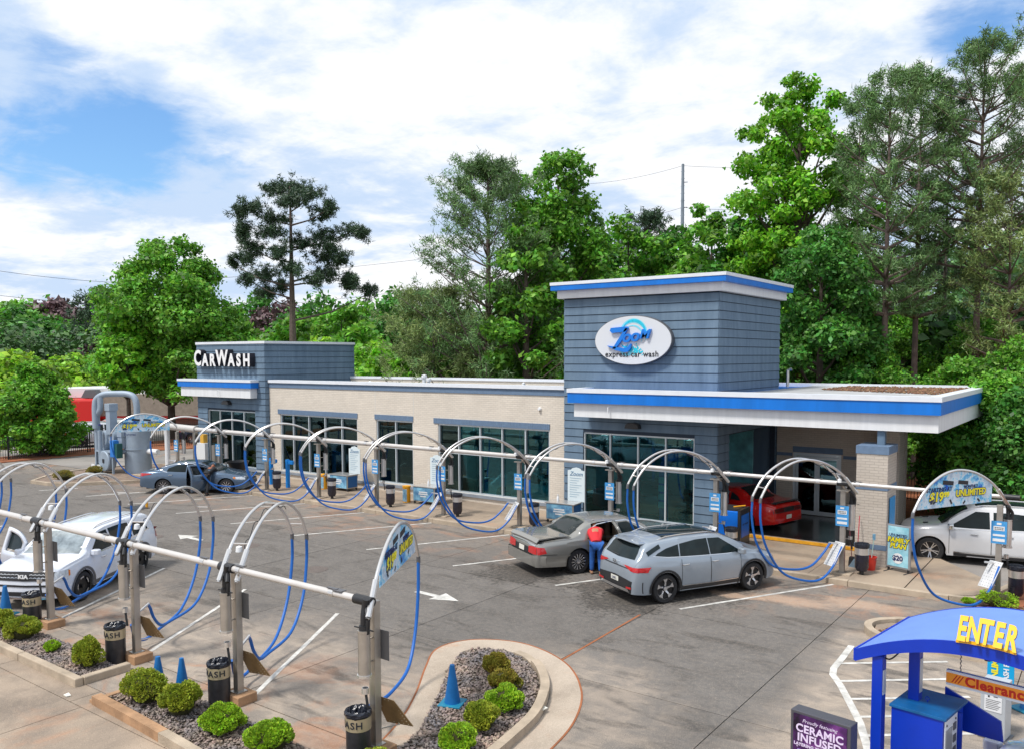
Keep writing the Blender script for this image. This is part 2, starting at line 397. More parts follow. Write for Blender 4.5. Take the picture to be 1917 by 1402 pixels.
# ------------------------------------------------------------------ pavement material: worn, stained concrete
def pavement(name, base_dark, base_tan, mode):
    m = bpy.data.materials.new(name); m.use_nodes = True; MATS[name] = m
    n, l = m.node_tree.nodes, m.node_tree.links; p = n['Principled BSDF']
    p.inputs['Specular IOR Level'].default_value = 0.35
    t = n.new('ShaderNodeTexCoord'); co = t.outputs['Object']
    def noise(scale, det=6, rough=0.6, dist=0.0, sc=(1, 1, 1), rot=0.0, off=(0, 0, 0)):
        mp = n.new('ShaderNodeMapping'); mp.inputs['Scale'].default_value = sc; mp.inputs['Rotation'].default_value = (0, 0, rot); mp.inputs['Location'].default_value = off
        l.new(co, mp.inputs[0]); z = n.new('ShaderNodeTexNoise'); z.inputs['Scale'].default_value = scale; z.inputs['Detail'].default_value = det
        z.inputs['Roughness'].default_value = rough; z.inputs['Distortion'].default_value = dist; l.new(mp.outputs[0], z.inputs['Vector']); return z.outputs[0]
    def mth(op, a, b=None, c=None, cl=False):
        q = n.new('ShaderNodeMath'); q.operation = op; q.use_clamp = cl
        for i, v in enumerate((a, b, c)):
            if v is None: continue
            if isinstance(v, (int, float)): q.inputs[i].default_value = v
            else: l.new(v, q.inputs[i])
        return q.outputs[0]
    def ramp(v, a, b, lo=0.0, hi=1.0):
        q = n.new('ShaderNodeMapRange'); q.interpolation_type = 'SMOOTHSTEP'
        for k, w in (('From Min', a), ('From Max', b), ('To Min', lo), ('To Max', hi)): q.inputs[k].default_value = w
        l.new(v, q.inputs['Value']); return q.outputs['Result']
    def mix(f, a, b):
        q = n.new('ShaderNodeMix'); q.data_type = 'RGBA'
        l.new(f, q.inputs['Factor'])
        for k, v in (('A', a), ('B', b)):
            if isinstance(v, tuple): q.inputs[k].default_value = (*v, 1)
            else: l.new(v, q.inputs[k])
        return q.outputs['Result']
    s = n.new('ShaderNodeSeparateXYZ'); l.new(co, s.inputs[0]); X, Y = s.outputs[0], s.outputs[1]
    big = noise(0.35, 7, 0.62, 0.4); med = noise(1.6, 8, 0.66, 0.6); fine = noise(9, 8, 0.7); vfine = noise(55, 3, 0.6)
    streak = noise(0.9, 8, 0.62, 0.5, (0.55, 1.9, 1), R(-35)); streak2 = noise(0.8, 7, 0.6, 0.4, (1.6, 0.6, 1), R(0), (5, 2, 0))
    if mode == 'lot':
        # traffic film in the middle lane, washed-out concrete by the near posts and round the islands
        wob = mth('MULTIPLY', mth('SUBTRACT', big, 0.5), 5.0)
        yy = mth('ADD', Y, wob)
        near = mth('MULTIPLY', ramp(yy, 10.0, 14.0, 1.0, 0.0), ramp(X, -10.5, -6.8, 1.0, 0.15))
        farb = ramp(yy, 18.0, 23.0, 0.0, 0.45)
        f = mth('MAXIMUM', near, farb)
        # washed patch round the planted island
        dx = mth('SUBTRACT', X, -8.6); dy = mth('SUBTRACT', Y, 11.3)
        dd = mth('SQRT', mth('ADD', mth('MULTIPLY', dx, dx), mth('MULTIPLY', mth('MULTIPLY', dy, dy), 0.7)))
        dd = mth('ADD', dd, mth('MULTIPLY', mth('SUBTRACT', med, 0.5), 1.6))
        f = mth('MAXIMUM', f, ramp(dd, 1.9, 3.4, 0.75, 0.0))
        # right-hand lane by the pay station
        xr = mth('ADD', X, mth('MULTIPLY', mth('SUBTRACT', big, 0.5), 2.0))
        f = mth('MAXIMUM', f, mth('MULTIPLY', ramp(xr, -5.3, -4.3), ramp(Y, 21.0, 19.0)))
        f = mth('MULTIPLY', f, ramp(streak, 0.28, 0.66, 0.5, 1.12), cl=True)
        col = mix(f, base_dark, base_tan)
        col = mix(ramp(med, 0.38, 0.62, 0.0, 0.6), col, tuple(c * 1.45 for c in base_dark))
        # dark oily drag marks along the stalls
        dk = mth('MULTIPLY', ramp(streak, 0.50, 0.64), ramp(big, 0.35, 0.55))
        col = mix(mth('MULTIPLY', dk, 0.8), col, tuple(c * 0.50 for c in base_dark))
        dk2 = ramp(streak2, 0.60, 0.76); col = mix(mth('MULTIPLY', dk2, 0.6), col, tuple(c * 0.6 for c in base_dark))
        # orange clay washed in along the edges
        on = noise(0.7, 7, 0.62, 0.9, (1, 1, 1), 0, (11, 3, 0))
        edge = mth('MAXIMUM', ramp(Y, 9.2, 12.5, 1.0, 0.0), mth('MULTIPLY', ramp(X, -9.5, -5.5), ramp(Y, 18.5, 21.5)))
        edge = mth('MAXIMUM', edge, mth('MULTIPLY', ramp(Y, 18.2, 21.5), 0.75))
        oc = mth('MULTIPLY', ramp(on, 0.48, 0.66), edge)
        col = mix(mth('MULTIPLY', oc, 0.62), col, srgb(170, 118, 84))
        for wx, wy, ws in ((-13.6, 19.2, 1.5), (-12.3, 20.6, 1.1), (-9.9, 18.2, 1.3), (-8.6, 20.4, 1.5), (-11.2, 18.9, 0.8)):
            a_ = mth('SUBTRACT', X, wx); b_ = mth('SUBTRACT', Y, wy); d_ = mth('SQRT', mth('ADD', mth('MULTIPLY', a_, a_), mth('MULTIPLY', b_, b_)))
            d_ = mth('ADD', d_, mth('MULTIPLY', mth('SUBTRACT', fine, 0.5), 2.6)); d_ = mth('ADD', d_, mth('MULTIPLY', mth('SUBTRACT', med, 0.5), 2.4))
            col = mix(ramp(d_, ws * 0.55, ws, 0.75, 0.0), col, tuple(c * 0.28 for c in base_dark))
        for wx, wy, wr_ in ((-6.6, 20.7, 1.2), (-5.2, 21.4, 1.2), (-8.0, 20.4, 0.7)):
            a_ = mth('MULTIPLY', mth('SUBTRACT', X, wx), 0.75); b_ = mth('MULTIPLY', mth('SUBTRACT', Y, wy), 2.0); d_ = mth('SQRT', mth('ADD', mth('MULTIPLY', a_, a_), mth('MULTIPLY', b_, b_)))
            d_ = mth('ADD', d_, mth('MULTIPLY', mth('SUBTRACT', med, 0.5), 1.8)); col = mix(ramp(d_, 0.3, wr_, 0.75, 0.0), col, mix(fine, srgb(176, 128, 96), srgb(186, 172, 154)))
        wet = None
    else:
        f = ramp(big, 0.32, 0.62); col = mix(f, base_dark, base_tan)
        col = mix(mth('MULTIPLY', ramp(streak2, 0.5, 0.72), 0.35), col, tuple(c * 0.62 for c in base_dark))
        on = noise(0.6, 7, 0.62, 0.8, (1, 1, 1), 0, (4, 1, 0)); col = mix(ramp(on, 0.54, 0.74, 0.0, 0.5), col, srgb(182, 128, 92))
    col = mix(ramp(fine, 0.3, 0.7, 0.0, 0.28), col, mix(ramp(vfine, 0.4, 0.6), tuple(c * 0.5 for c in base_dark), tuple(min(1, c * 1.5) for c in base_tan)))
    g = n.new('ShaderNodeNewGeometry')
    if name == 'lot concrete':
        oi = n.new('ShaderNodeObjectInfo'); hs = n.new('ShaderNodeHueSaturation'); l.new(col, hs.inputs['Color'])
        mr = n.new('ShaderNodeMapRange'); mr.inputs['To Min'].default_value = 0.93; mr.inputs['To Max'].default_value = 1.07
        l.new(oi.outputs['Random'], mr.inputs['Value']); l.new(mr.outputs[0], hs.inputs['Value']); col = hs.outputs[0]
    l.new(col, p.inputs['Base Color'])
    l.new(ramp(med, 0.3, 0.7, 0.72, 0.92), p.inputs['Roughness'])
    bu = n.new('ShaderNodeBump'); bu.inputs['Strength'].default_value = 0.35; bu.inputs['Distance'].default_value = 0.01
    l.new(vfine, bu.inputs['Height']); l.new(bu.outputs[0], p.inputs['Normal'])
    return m
M_lot = pavement('lot concrete', srgb(92, 89, 86), srgb(172, 157, 141), 'lot')
M_drive = pavement('drive concrete', srgb(126, 114, 102), srgb(170, 152, 133), 'plain')
M_walk = pavement('walk concrete', srgb(136, 122, 108), srgb(170, 152, 132), 'plain')
M_asph = pavement('road asphalt', srgb(120, 116, 112), srgb(150, 144, 138), 'plain')

def road_paint():
    m = mat('worn white road paint', (0.56, 0.54, 0.50), 0.75, var=0.38, vscale=4)
    return m
M_paint = road_paint()
# ------------------------------------------------------------------ ground and paving
def sheet(name, pts, z, m, kind='structure', thick=None, parent=None):
    b = MB()
    if thick: b.prism(pts, z - thick, z)
    else: b.add([(x, y, z) for x, y in pts], [tuple(range(len(pts)))])
    o = b.build(name, m, parent)
    if kind and not parent: o['kind'] = kind
    return o
# terrain: flat by the lot, rising in the woods behind
def terr(x, y):
    d = max(0.0, math.hypot(x + 20, y - 20) - 70); s = 1 / (1 + math.exp(-(y - 0.25 * x - 70) / 25.0))
    return -0.25 + 10.5 * (1 - math.exp(-d / 90.0)) * s + 0.35 * math.sin(x * 0.11) * math.sin(y * 0.09) * min(1, d / 30)
gx = np.concatenate([np.arange(-300, 120, 10.0)]); gx = np.unique(np.concatenate([[-2500, -1600, -1000, -600, -420], gx, [160, 240, 400, 800, 1600]]))
gy = np.unique(np.concatenate([[-1500, -700, -300, -120, -60], np.arange(-40, 300, 10.0), [340, 420, 600, 1000, 1700, 2600]]))
V = np.array([[x, y, terr(x, y)] for y in gy for x in gx]); nx = len(gx)
F = np.array([[j * nx + i, j * nx + i + 1, (j + 1) * nx + i + 1, (j + 1) * nx + i] for j in range(len(gy) - 1) for i in range(nx - 1)])
M_ground = mat('grassy clay ground', (0.075, 0.095, 0.035), 1.0, var=0.5, vscale=0.25, var2=(0.20, 0.11, 0.055), bump=0.5, bscale=6)
gr = np_mesh('ground', V, F, M_ground, smooth=True); tag(gr, kind='structure')

lot = empty('parking_lot', (0, 0, 0)); tag(lot, kind='structure')
bed = MB(); bed.box((-60, 6.95, -0.16), (14, 26.4, -0.035)); bed.build('joint_bed', M_joint, lot)
_slab = {}
XS = [-5.25 - 3.8 * i for i in range(-5, 13)]; XS.sort()
YS = [8.95, 13.32, 18.1, 22.95]
for i in range(len(XS) - 1):
    for j in range(len(YS) - 1):
        x0, x1, y0, y1 = XS[i] + 0.009, XS[i + 1] - 0.009, YS[j] + 0.009, YS[j + 1] - 0.009
        MB().box((x0, y0, -0.15), (x1, y1, rnd.uniform(-0.0015, 0.0015))).build('concrete_slab', M_lot, lot)
    x0, x1 = XS[i] + 0.009, XS[i + 1] - 0.009
    MB().box((x0, 7.62, -0.15), (x1, 8.935, -0.001)).build('concrete_slab', M_lot, lot)
drive = empty('driveway', (0, 0, 0)); tag(drive, kind='structure')
MB().box((-60, -30, -0.30), (20, 7.6, -0.06)).build('joint_bed', M_joint, drive)
for i in range(-5, 19):
    x0, x1 = 3 - 3.0 * i + 0.007, 6 - 3.0 * i - 0.007
    MB().box((x0, 7.06, -0.15), (x1, 7.605, -0.002)).build('gutter_slab', M_drive, drive)
for i in range(-4, 15):
    for j in range(6):
        MB().box((2.2 - 4.2 * i + 0.008, 7.045 - 4 * (j + 1) + 0.014, -0.15), (6.4 - 4.2 * i - 0.008, 7.045 - 4 * j, -0.004)).build('concrete_slab', M_drive, drive)
# asphalt beyond the lot to the left and the neighbour's yard
sheet('side_road', [(-53.0, -10), (-53.0, 27), (-50.5, 33), (-49, 44), (-41.3, 44), (-41.3, 26.4), (-44.9, 26.4), (-44.9, 22.96), (-50.9, 22.96), (-50.9, -10)], 0.008, M_asph)
sheet('neighbour_yard', [(-120, -5), (-56.2, -5), (-56.0, 27), (-60, 48), (-120, 60)], 0.02, M_asph)
M_clay = mat('red clay and pine straw', srgb(150, 92, 62), 1.0, var=0.35, vscale=2.0, bump=0.6, bscale=9)
sheet('clay_verge', [(-56.2, -5), (-53.0, -5), (-53.0, 27), (-50.5, 33), (-49, 46), (-60, 47), (-56.0, 27)], 0.06, M_clay, thick=0.2)

# building apron / far sidewalk with kerb
walk = empty('sidewalk', (0, 0, 0)); tag(walk, kind='structure')
for i in range(16):
    x0 = -41.2 + i * 2.45; x1 = x0 + 2.438
    if x1 < -3.2: MB().box((x0, 23.10, -0.14), (x1, 27.3, 0.145)).build('paving_slab', M_walk, walk)
MB().prism([(-3.2 + 0.6, 24.9), (-4.427, 27.3), (-4.427, 23.1), (-3.3, 23.1), (-2.9, 23.35), (-2.65, 23.9)], -0.14, 0.145).build('paving_slab', M_walk, walk)
for i in range(13):
    x0 = -41.2 + i * 2.95; x1 = min(x0 + 2.94, -3.4)
    MB().box((x0, 22.93, -0.14), (x1, 23.095, 0.15)).build('kerb_section', M_conc, walk, bevel=0.015)
cp = cat_rom([(-3.4, 23.01, 0), (-3.0, 23.1, 0), (-2.72, 23.4, 0), (-2.5, 24.1, 0), (-2.2, 25.3, 0)], 6)
def strip(pts, w, z0, z1, name, m, parent):
    b = MB(); L = []; Rr = []
    for i, p in enumerate(pts):
        t = (Vector(pts[min(i + 1, len(pts) - 1)]) - Vector(pts[max(i - 1, 0)])); t.z = 0; t.normalize(); nrm = Vector((-t.y, t.x, 0))
        L.append(Vector(p) + nrm * w / 2); Rr.append(Vector(p) - nrm * w / 2)
    vs = []; k = len(pts)
    for a, c in zip(L, Rr): vs += [(a.x, a.y, z0), (c.x, c.y, z0), (c.x, c.y, z1), (a.x, a.y, z1)]
    fs = []
    for i in range(k - 1):
        for j in range(4): fs.append((i * 4 + j, i * 4 + (j + 1) % 4, (i + 1) * 4 + (j + 1) % 4, (i + 1) * 4 + j))
    fs += [(3, 2, 1, 0), (4 * k - 4, 4 * k - 3, 4 * k - 2, 4 * k - 1)]
    b.add(vs, fs); return b.build(name, m, parent)
strip(cp, 0.165, -0.14, 0.15, 'kerb_section', M_conc, walk)
# wet floor of the wash exit and lane behind
sheet('wash_apron', [(-10.9, 27.32), (-6.2, 27.32), (-6.2, 33), (-10.9, 33)], 0.03, mat('wet dark concrete', (0.055, 0.052, 0.05), 0.22, var=0.5, vscale=1.2), thick=0.1)
sheet('exit_lane', [(-6.18, 27.32), (-4.42, 27.31), (-4.42, 24.2), (-2.0, 24.2), (12, 23.6), (12, 31.2), (-6.18, 33)], 0.02, M_asph)
sheet('back_bank', [(-44, 33.5), (-6.2, 33.1), (12, 31.3), (30, 30), (30, 46), (-44, 50)], 0.12, M_clay, thick=0.5)

# painted markings (sheets a few mm above the slabs)
marks = empty('road_markings', (0, 0, 0)); tag(marks, kind='structure')
def line(a, b, w=0.10, z=0.006, name='stall_line'):
    d = Vector((b[0] - a[0], b[1] - a[1], 0)).normalized(); nn = Vector((-d.y, d.x, 0)) * w / 2
    k = 14; L = (Vector((b[0] - a[0], b[1] - a[1], 0))).length
    A = Vector((a[0], a[1], z)); vs = []
    for i in range(k + 1):
        p = A + d * L * i / k; e1 = rnd.uniform(0.86, 1.05); e2 = rnd.uniform(0.86, 1.05)
        vs += [p + nn * e1, p - nn * e2]
    return MB().add(vs, [(2 * i, 2 * i + 1, 2 * i + 3, 2 * i + 2) for i in range(k)]).build(name, M_paint, marks)
u60 = (math.cos(R(61.5)), math.sin(R(61.5)))
for x in (-6.14, -9.75, -13.35, -16.95, -20.55, -24.1, -27.65, -31.2, -34.7):
    line((x - 0.02, 22.9), (x - 5.05 * u60[0], 22.9 - 5.05 * u60[1]))
for x in (-12.5, -16.08, -19.9, -23.5, -27.0, -30.5):
    line((x, 9.05), (x - 5.0 * math.cos(R(59.6)), 9.05 + 5.0 * math.sin(R(59.6))))
line((-37.0, 19.1), (-36.2, 20.45)); line((-40.5, 18.0), (-39.7, 19.4))
def arrow(x, y, a, s=1.0, m=None):
    c, q = math.cos(a), math.sin(a)
    P = [(-0.75, -0.09), (0.0, -0.09), (0.0, -0.33), (0.72, 0), (0.0, 0.33), (0.0, 0.09), (-0.75, 0.09)]
    MB().add([(x + (u * c - v * q) * s, y + (u * q + v * c) * s, 0.006) for u, v in P], [tuple(range(7))]).build('direction_arrow', M_paint, marks)
arrow(-14.05, 15.85, R(-1)); arrow(-25.6, 16.2, R(178)); arrow(-0.75, 14.6, R(185), 0.8)
# hatching by the pay station
hp = [(-4.50, 18.2), (-4.46, 17.4), (-4.44, 16.66), (-4.36, 16.3), (-4.1, 15.85), (-3.85, 15.34), (-3.4, 14.4), (-3.05, 13.46), (-2.85, 12.6), (-2.7, 11.5)]
strip([(x, y, 0) for x, y in hp], 0.13, 0.003, 0.0075, 'lane_edge_line', M_paint, marks)
for y0 in (17.0, 16.05, 15.3, 14.62, 13.95, 13.3):
    xa = np.interp(-y0, [-p[1] for p in hp], [p[0] for p in hp])
    line((xa + 0.05, y0), (xa + 1.75, y0 + 1.35), 0.09)
# drain covers
dr = empty('drain_covers', (0, 0, 0))
bpy.data.objects.remove(dr)
M_cover = mat('cast iron cover', srgb(112, 102, 96), 0.7, metal=0.4, var=0.25, vscale=20)
for i, (x, y, lb) in enumerate(((-18.74, 15.84, 'round cast iron cover nearest the white arrow'), (-24.1, 15.8, 'round cast iron cover left of the middle of the lot'), (-22.9, 16.6, 'round iron cover farther from the camera of the pair'), (-26.73, 15.5, 'faint round iron cover near the far painted arrow'))):
    o = MB().lathe([(0.0, 0.008), (0.10, 0.008), (0.11, 0.011), (0.30, 0.011), (0.31, 0.008), (0.36, 0.008), (0.37, 0.0)], n=28).build('manhole_cover', M_cover, loc=(x, y, 0))
    tag(o, lb + ', set flush in the lot', 'manhole cover', 'covers set in the lot')

# ------------------------------------------------------------------ planted islands
M_gravel = mat('grey river gravel', srgb(122, 122, 128), 0.9, island=0.42, var=0.35, vscale=1.6, var2=srgb(162, 140, 122))
M_soil = mat('soil under gravel', (0.10, 0.075, 0.055), 1.0, var=0.3, vscale=4)
def inside(p, poly):
    x, y = p; c = False; j = len(poly) - 1
    for i in range(len(poly)):
        xi, yi = poly[i]; xj, yj = poly[j]
        if (yi > y) != (yj > y) and x < (xj - xi) * (y - yi) / (yj - yi) + xi: c = not c
        j = i
    return c
def gravel(poly, z, n, name='gravel', size=(0.018, 0.05), m=None, seed=3, parent=None):
    rg = np.random.default_rng(seed); P = np.array(poly); lo, hi = P.min(0), P.max(0); pts = []
    while len(pts) < n:
        q = rg.uniform(lo, hi, (4000, 2))
        pts += [tuple(a) for a in q if inside(a, poly)]
    pts = np.array(pts[:n]); k = len(pts)
    base = np.array([[1, 0, 0], [-1, 0, 0], [0, 1, 0], [0, -1, 0], [0, 0, 1], [0, 0, -1]], float)
    fc = np.array([[0, 2, 4], [2, 1, 4], [1, 3, 4], [3, 0, 4], [2, 0, 5], [1, 2, 5], [3, 1, 5], [0, 3, 5]])
    s = rg.uniform(size[0], size[1], (k, 1, 1)) * rg.uniform(0.6, 1.3, (k, 1, 3)) * np.array([1, 1, 0.55])
    v = base[None] * s + rg.normal(0, 0.004, (k, 6, 3))
    a = rg.uniform(0, 6.28, k); c, q = np.cos(a), np.sin(a); t = rg.normal(0, 0.35, k)
    X = v[..., 0] * c[:, None] - v[..., 1] * q[:, None]; Y = v[..., 0] * q[:, None] + v[..., 1] * c[:, None]; Z = v[..., 2] + X * t[:, None]
    W = np.stack([X + pts[:, 0, None], Y + pts[:, 1, None], Z + z + rg.uniform(0, 0.02, (k, 1))], -1).reshape(-1, 3)
    Fq = (fc[None] + (np.arange(k) * 6)[:, None, None]).reshape(-1, 3)
    o = np_mesh(name, W, Fq, m or M_gravel, parent); o['kind'] = 'stuff'; return o
isl = empty('planting_island', (-9, 9, 0)); isl.location = (0, 0, 0); tag(isl, kind='structure')
P2 = [(-14.45, 7.42), (-11.92, 7.32), (-8.9, 7.1), (-7.35, 8.2), (-7.38, 9.3), (-7.5, 10.3), (-7.72, 11.3), (-8.2, 12.25), (-8.9, 12.98), (-9.6, 13.4), (-10.2, 13.55), (-10.72, 13.35), (-10.82, 12.9), (-10.4, 12.0), (-9.7, 10.9), (-9.05, 9.9), (-8.78, 9.3), (-8.75, 8.75), (-8.95, 8.42), (-10.2, 8.26), (-12.3, 8.42), (-14.4, 8.38)]
sh_ = lambda x, y, d: x - d * max(0.0, min(1.0, (x + 9.6) / 1.6)) * max(0.0, min(1.0, (y - 7.6) / 1.2))
P2 = [(sh_(x, y, 0.26), y) for x, y in P2]
MB().prism(P2, 0.004, 0.05).build('soil_bed', M_soil, isl)
gravel(P2, 0.055, 9500, parent=isl, seed=4)
ko = cat_rom([(-14.55, 7.30, 0), (-13.2, 7.24, 0), (-11.9, 7.16, 0), (-10.4, 7.05, 0), (-8.9, 6.98, 0), (-7.7, 7.35, 0), (-7.26, 8.3, 0), (-7.28, 9.3, 0), (-7.40, 10.3, 0), (-7.62, 11.35, 0), (-8.12, 12.35, 0), (-8.85, 13.1, 0), (-9.55, 13.53, 0), (-9.95, 13.66, 0)], 8)
ko = [Vector((sh_(p.x, p.y, 0.26), p.y, 0)) for p in ko]
cuts = [0, 14, 27, 44, 62, 78, 92, len(ko) - 1]
for i in range(len(cuts) - 1):
    seg = ko[cuts[i]:cuts[i + 1] + 1]; seg[-1] = seg[-1].lerp(seg[-2], 0.04)
    z1 = 0.155 if i < 5 else (0.12 if i == 5 else 0.06)
    strip(seg, 0.17, -0.02, z1, 'kerb_section', M_conc_or if i in (0,) else M_conc, isl)
strip([(-14.62, 7.24, 0), (-14.62, 7.9, 0), (-14.45, 8.46, 0)], 0.12, -0.02, 0.05, 'kerb_section', M_conc_or, isl)
M_gut = pavement('gutter concrete', srgb(160, 146, 130), srgb(186, 171, 154), 'plain')
go = cat_rom([(-9.0, 9.25, 0), (-9.35, 10.0, 0), (-10.0, 11.1, 0), (-10.75, 12.2, 0), (-11.2, 13.0, 0), (-11.0, 13.62, 0), (-10.3, 13.95, 0), (-9.5, 13.82, 0), (-8.65, 13.4, 0), (-7.85, 12.6, 0), (-7.32, 11.5, 0), (-7.08, 10.35, 0), (-6.98, 9.3, 0), (-6.95, 8.2, 0)], 8)
go = [Vector((sh_(p.x, p.y, 0.22), p.y, 0)) for p in go]
strip(go, 0.56, 0.0025, 0.0065, 'gutter_band', M_gut, isl)
gj = [Vector(p) for p in go]; off = []
for i, p in enumerate(gj):
    t = (gj[min(i + 1, len(gj) - 1)] - gj[max(i - 1, 0)]).normalized(); off.append(p + Vector((-t.y, t.x, 0)) * (0.29))
M_oj = mat('clay filled joint', srgb(150, 92, 58), 0.95, var=0.3, vscale=2)
strip([p for p in off], 0.035, 0.003, 0.0095, 'gutter_joint', M_oj, isl)
strip([(-9.0, 13.75, 0), (-9.12, 17.5, 0)], 0.05, 0.0, 0.006, 'lane_joint', M_oj, isl)

isl1 = empty('planting_strip', (0, 0, 0)); tag(isl1, kind='structure')
P1 = [(-42, 7.58), (-15.72, 7.58), (-15.66, 8.32), (-16.6, 8.42), (-42, 8.45)]
MB().prism(P1, 0.004, 0.06).build('soil_bed', M_soil, isl1)
gravel([(-30, 7.58), (-15.72, 7.58), (-15.66, 8.32), (-16.6, 8.42), (-30, 8.45)], 0.065, 9000, parent=isl1, seed=5)
for i in range(12):
    x1 = -15.56 - i * 2.35
    MB().box((x1 - 2.335, 7.42, -0.02), (x1, 7.58, 0.155)).build('kerb_section', M_conc, isl1, bevel=0.02)
MB().box((-15.7, 7.585, -0.02), (-15.54, 8.5, 0.15)).build('kerb_section', M_conc, isl1, bevel=0.02)
# right-hand island with straw and its long kerb
isr = empty('mulched_island', (0, 0, 0)); tag(isr, kind='structure')
PR = [(4, 18.86), (-3.2, 18.86), (-4.0, 18.95), (-4.3, 19.3), (-4.35, 19.7), (-4.1, 20.05), (-3.5, 20.3), (4, 20.5)]
M_mulch = mat('brown mulch', srgb(120, 92, 70), 1.0, island=0.4, var=0.3, vscale=3)
MB().prism(PR, -0.02, 0.09).build('soil_bed', M_walk, isr)
gravel([(-4.2, 19.2), (-3.0, 19.2), (-2.6, 20.2), (-3.8, 20.15)], 0.1, 900, name='mulch', m=M_mulch, seed=8, parent=isr)
kr = cat_rom([(6, 18.78, 0), (1, 18.78, 0), (-3.2, 18.78, 0), (-4.05, 18.88, 0), (-4.42, 19.3, 0), (-4.45, 19.75, 0), (-4.15, 20.15, 0), (-3.5, 20.4, 0), (0, 20.6, 0)], 8)
strip(kr, 0.16, -0.02, 0.16, 'kerb_section', M_conc, isr)
ism = empty('mulched_bed', (0, 0, 0)); tag(ism, kind='structure')
PM = [(-2.55, 22.75), (-2.45, 24.0), (-2.1, 25.0), (6, 24.6), (6, 22.0)]
MB().prism(PM, -0.02, 0.06).build('soil_bed', M_clay, ism)
gravel([(-2.0, 22.5), (-1.6, 24.2), (3, 24.2), (3, 22.2)], 0.065, 3500, name='mulch', m=M_mulch, seed=9, parent=ism)
# island under the vacuum plant, far left
isv = empty('equipment_island', (0, 0, 0)); tag(isv, kind='structure')
pv_ = [(-43.2, 18.9), (-41.3, 19.2), (-40.0, 20.6), (-38.6, 22.8), (-38.2, 26.2), (-43.8, 26.2), (-45.2, 23.5), (-45.0, 21.0)]
MB().prism(pv_, -0.02, 0.12).build('soil_bed', mat('pad gravel', srgb(130, 112, 98), 1.0, var=0.35, vscale=4), isv)
kv = cat_rom([(x, y, 0) for x, y in pv_ + pv_[:1]], 5)
strip(kv, 0.16, -0.02, 0.15, 'kerb_section', M_conc, isv)
# ------------------------------------------------------------------ the wash building
B = empty('car_wash_building', (-20, 29, 0.145)); BL = Vector((20, -29, -0.145))
tag(B, 'long cream brick and slate blue car wash with two sided towers', 'building')
_bi = {}
def bp(mb, name, m, **k):
    o = mb.build(name, m, B, **k)
    if not k.get('loc'): o.location = BL
    return o
def bb(name, a, b, m, **k): return bp(MB().box(a, b), name, m, **k)
TX0, TX1, TY0, TY1, TZ = -17.04, -10.98, 26.5, 32.5, 8.245      # big tower
LX0, LX1, LZ = -40.69, -34.86, 6.80                             # left tower
BY = 26.7                                                       # brick wall plane
ROW = 0.298
def boards(x0, x1, z0, z1, face, holes=()):
    """lap boards on a tower face; holes: (a0, a1, z0, z1)"""
    z = z0
    k = 0
    while z < z1 - 0.02:
        zt = min(z + ROW, z1)
        spans = [(x0, x1)]
        for a0, a1, h0, h1 in holes:
            if zt > h0 + 0.03 and z < h1 - 0.03:
                ns = []
                for s0, s1 in spans:
                    if a1 <= s0 or a0 >= s1: ns.append((s0, s1)); continue
                    if a0 > s0: ns.append((s0, a0))
                    if a1 < s1: ns.append((a1, s1))
                spans = ns
        for s0, s1 in spans:
            if s1 - s0 < 0.05: continue
            mb = MB(); t = 0.035; g = 0.022
            p0, p1 = 0.012, t                                     # board leans out a little at its foot
            if face[0] == 'y':      # faces -Y at y = face[1]
                y = face[1]
                vs = [(s0, y, z), (s1, y, z), (s1, y, zt - g), (s0, y, zt - g), (s0, y - p1, z), (s1, y - p1, z), (s1, y - p0, zt - g), (s0, y - p0, zt - g)]
            else:
                x = face[1]; q = 1 if face[0] == 'x+' else -1
                vs = [(x, s0, z), (x, s1, z), (x, s1, zt - g), (x, s0, zt - g), (x + q * p1, s0, z), (x + q * p1, s1, z), (x + q * p0, s1, zt - g), (x + q * p0, s0, zt - g)]
            mb.add(vs, [(0, 1, 2, 3), (4, 5, 6, 7), (0, 1, 5, 4), (1, 2, 6, 5), (2, 3, 7, 6), (3, 0, 4, 7)])
            bp(mb, 'siding_board', M_board)
        z += ROW; k += 1
def wallbox(name, a, b, m, holes=(), plane='y'):
    """wall slab with rectangular holes (a0,a1,z0,z1)"""
    x0, y0, z0 = a; x1, y1, z1 = b
    lo, hi = (x0, x1) if plane == 'y' else (y0, y1)
    xs = sorted({lo, hi, *[h[0] for h in holes], *[h[1] for h in holes]}); zs = sorted({z0, z1, *[h[2] for h in holes], *[h[3] for h in holes]})
    mb = MB()
    for i in range(len(xs) - 1):
        run = None
        for j in range(len(zs) - 1):
            cx, cz = (xs[i] + xs[i + 1]) / 2, (zs[j] + zs[j + 1]) / 2
            hole = any(h[0] < cx < h[1] and h[2] < cz < h[3] for h in holes)
            if hole: continue
            if plane == 'y': mb.box((xs[i], y0, zs[j]), (xs[i + 1], y1, zs[j + 1]))
            else: mb.box((x0, xs[i], zs[j]), (x1, xs[i + 1], zs[j + 1]))
    bm = bmesh.new()
    me = bpy.data.meshes.new(name); me.from_pydata(mb.v, [], mb.f); bm.from_mesh(me); bmesh.ops.remove_doubles(bm, verts=bm.verts, dist=1e-5)
    # drop the internal faces where the pieces touch
    seen = {}
    for f in bm.faces: seen.setdefault(tuple(sorted(v.index for v in f.verts)), []).append(f)
    bm.verts.index_update(); seen = {}
    for f in bm.faces: seen.setdefault(tuple(sorted(v.index for v in f.verts)), []).append(f)
    dele = [f for fs in seen.values() if len(fs) > 1 for f in fs]
    bmesh.ops.delete(bm, geom=dele, context='FACES'); bmesh.ops.recalc_face_normals(bm, faces=bm.faces)
    bm.to_mesh(me); bm.free(); me.materials.append(m)
    o = bpy.data.objects.new(name, me); COL.objects.link(o); o.parent = B; o.location = BL; return o
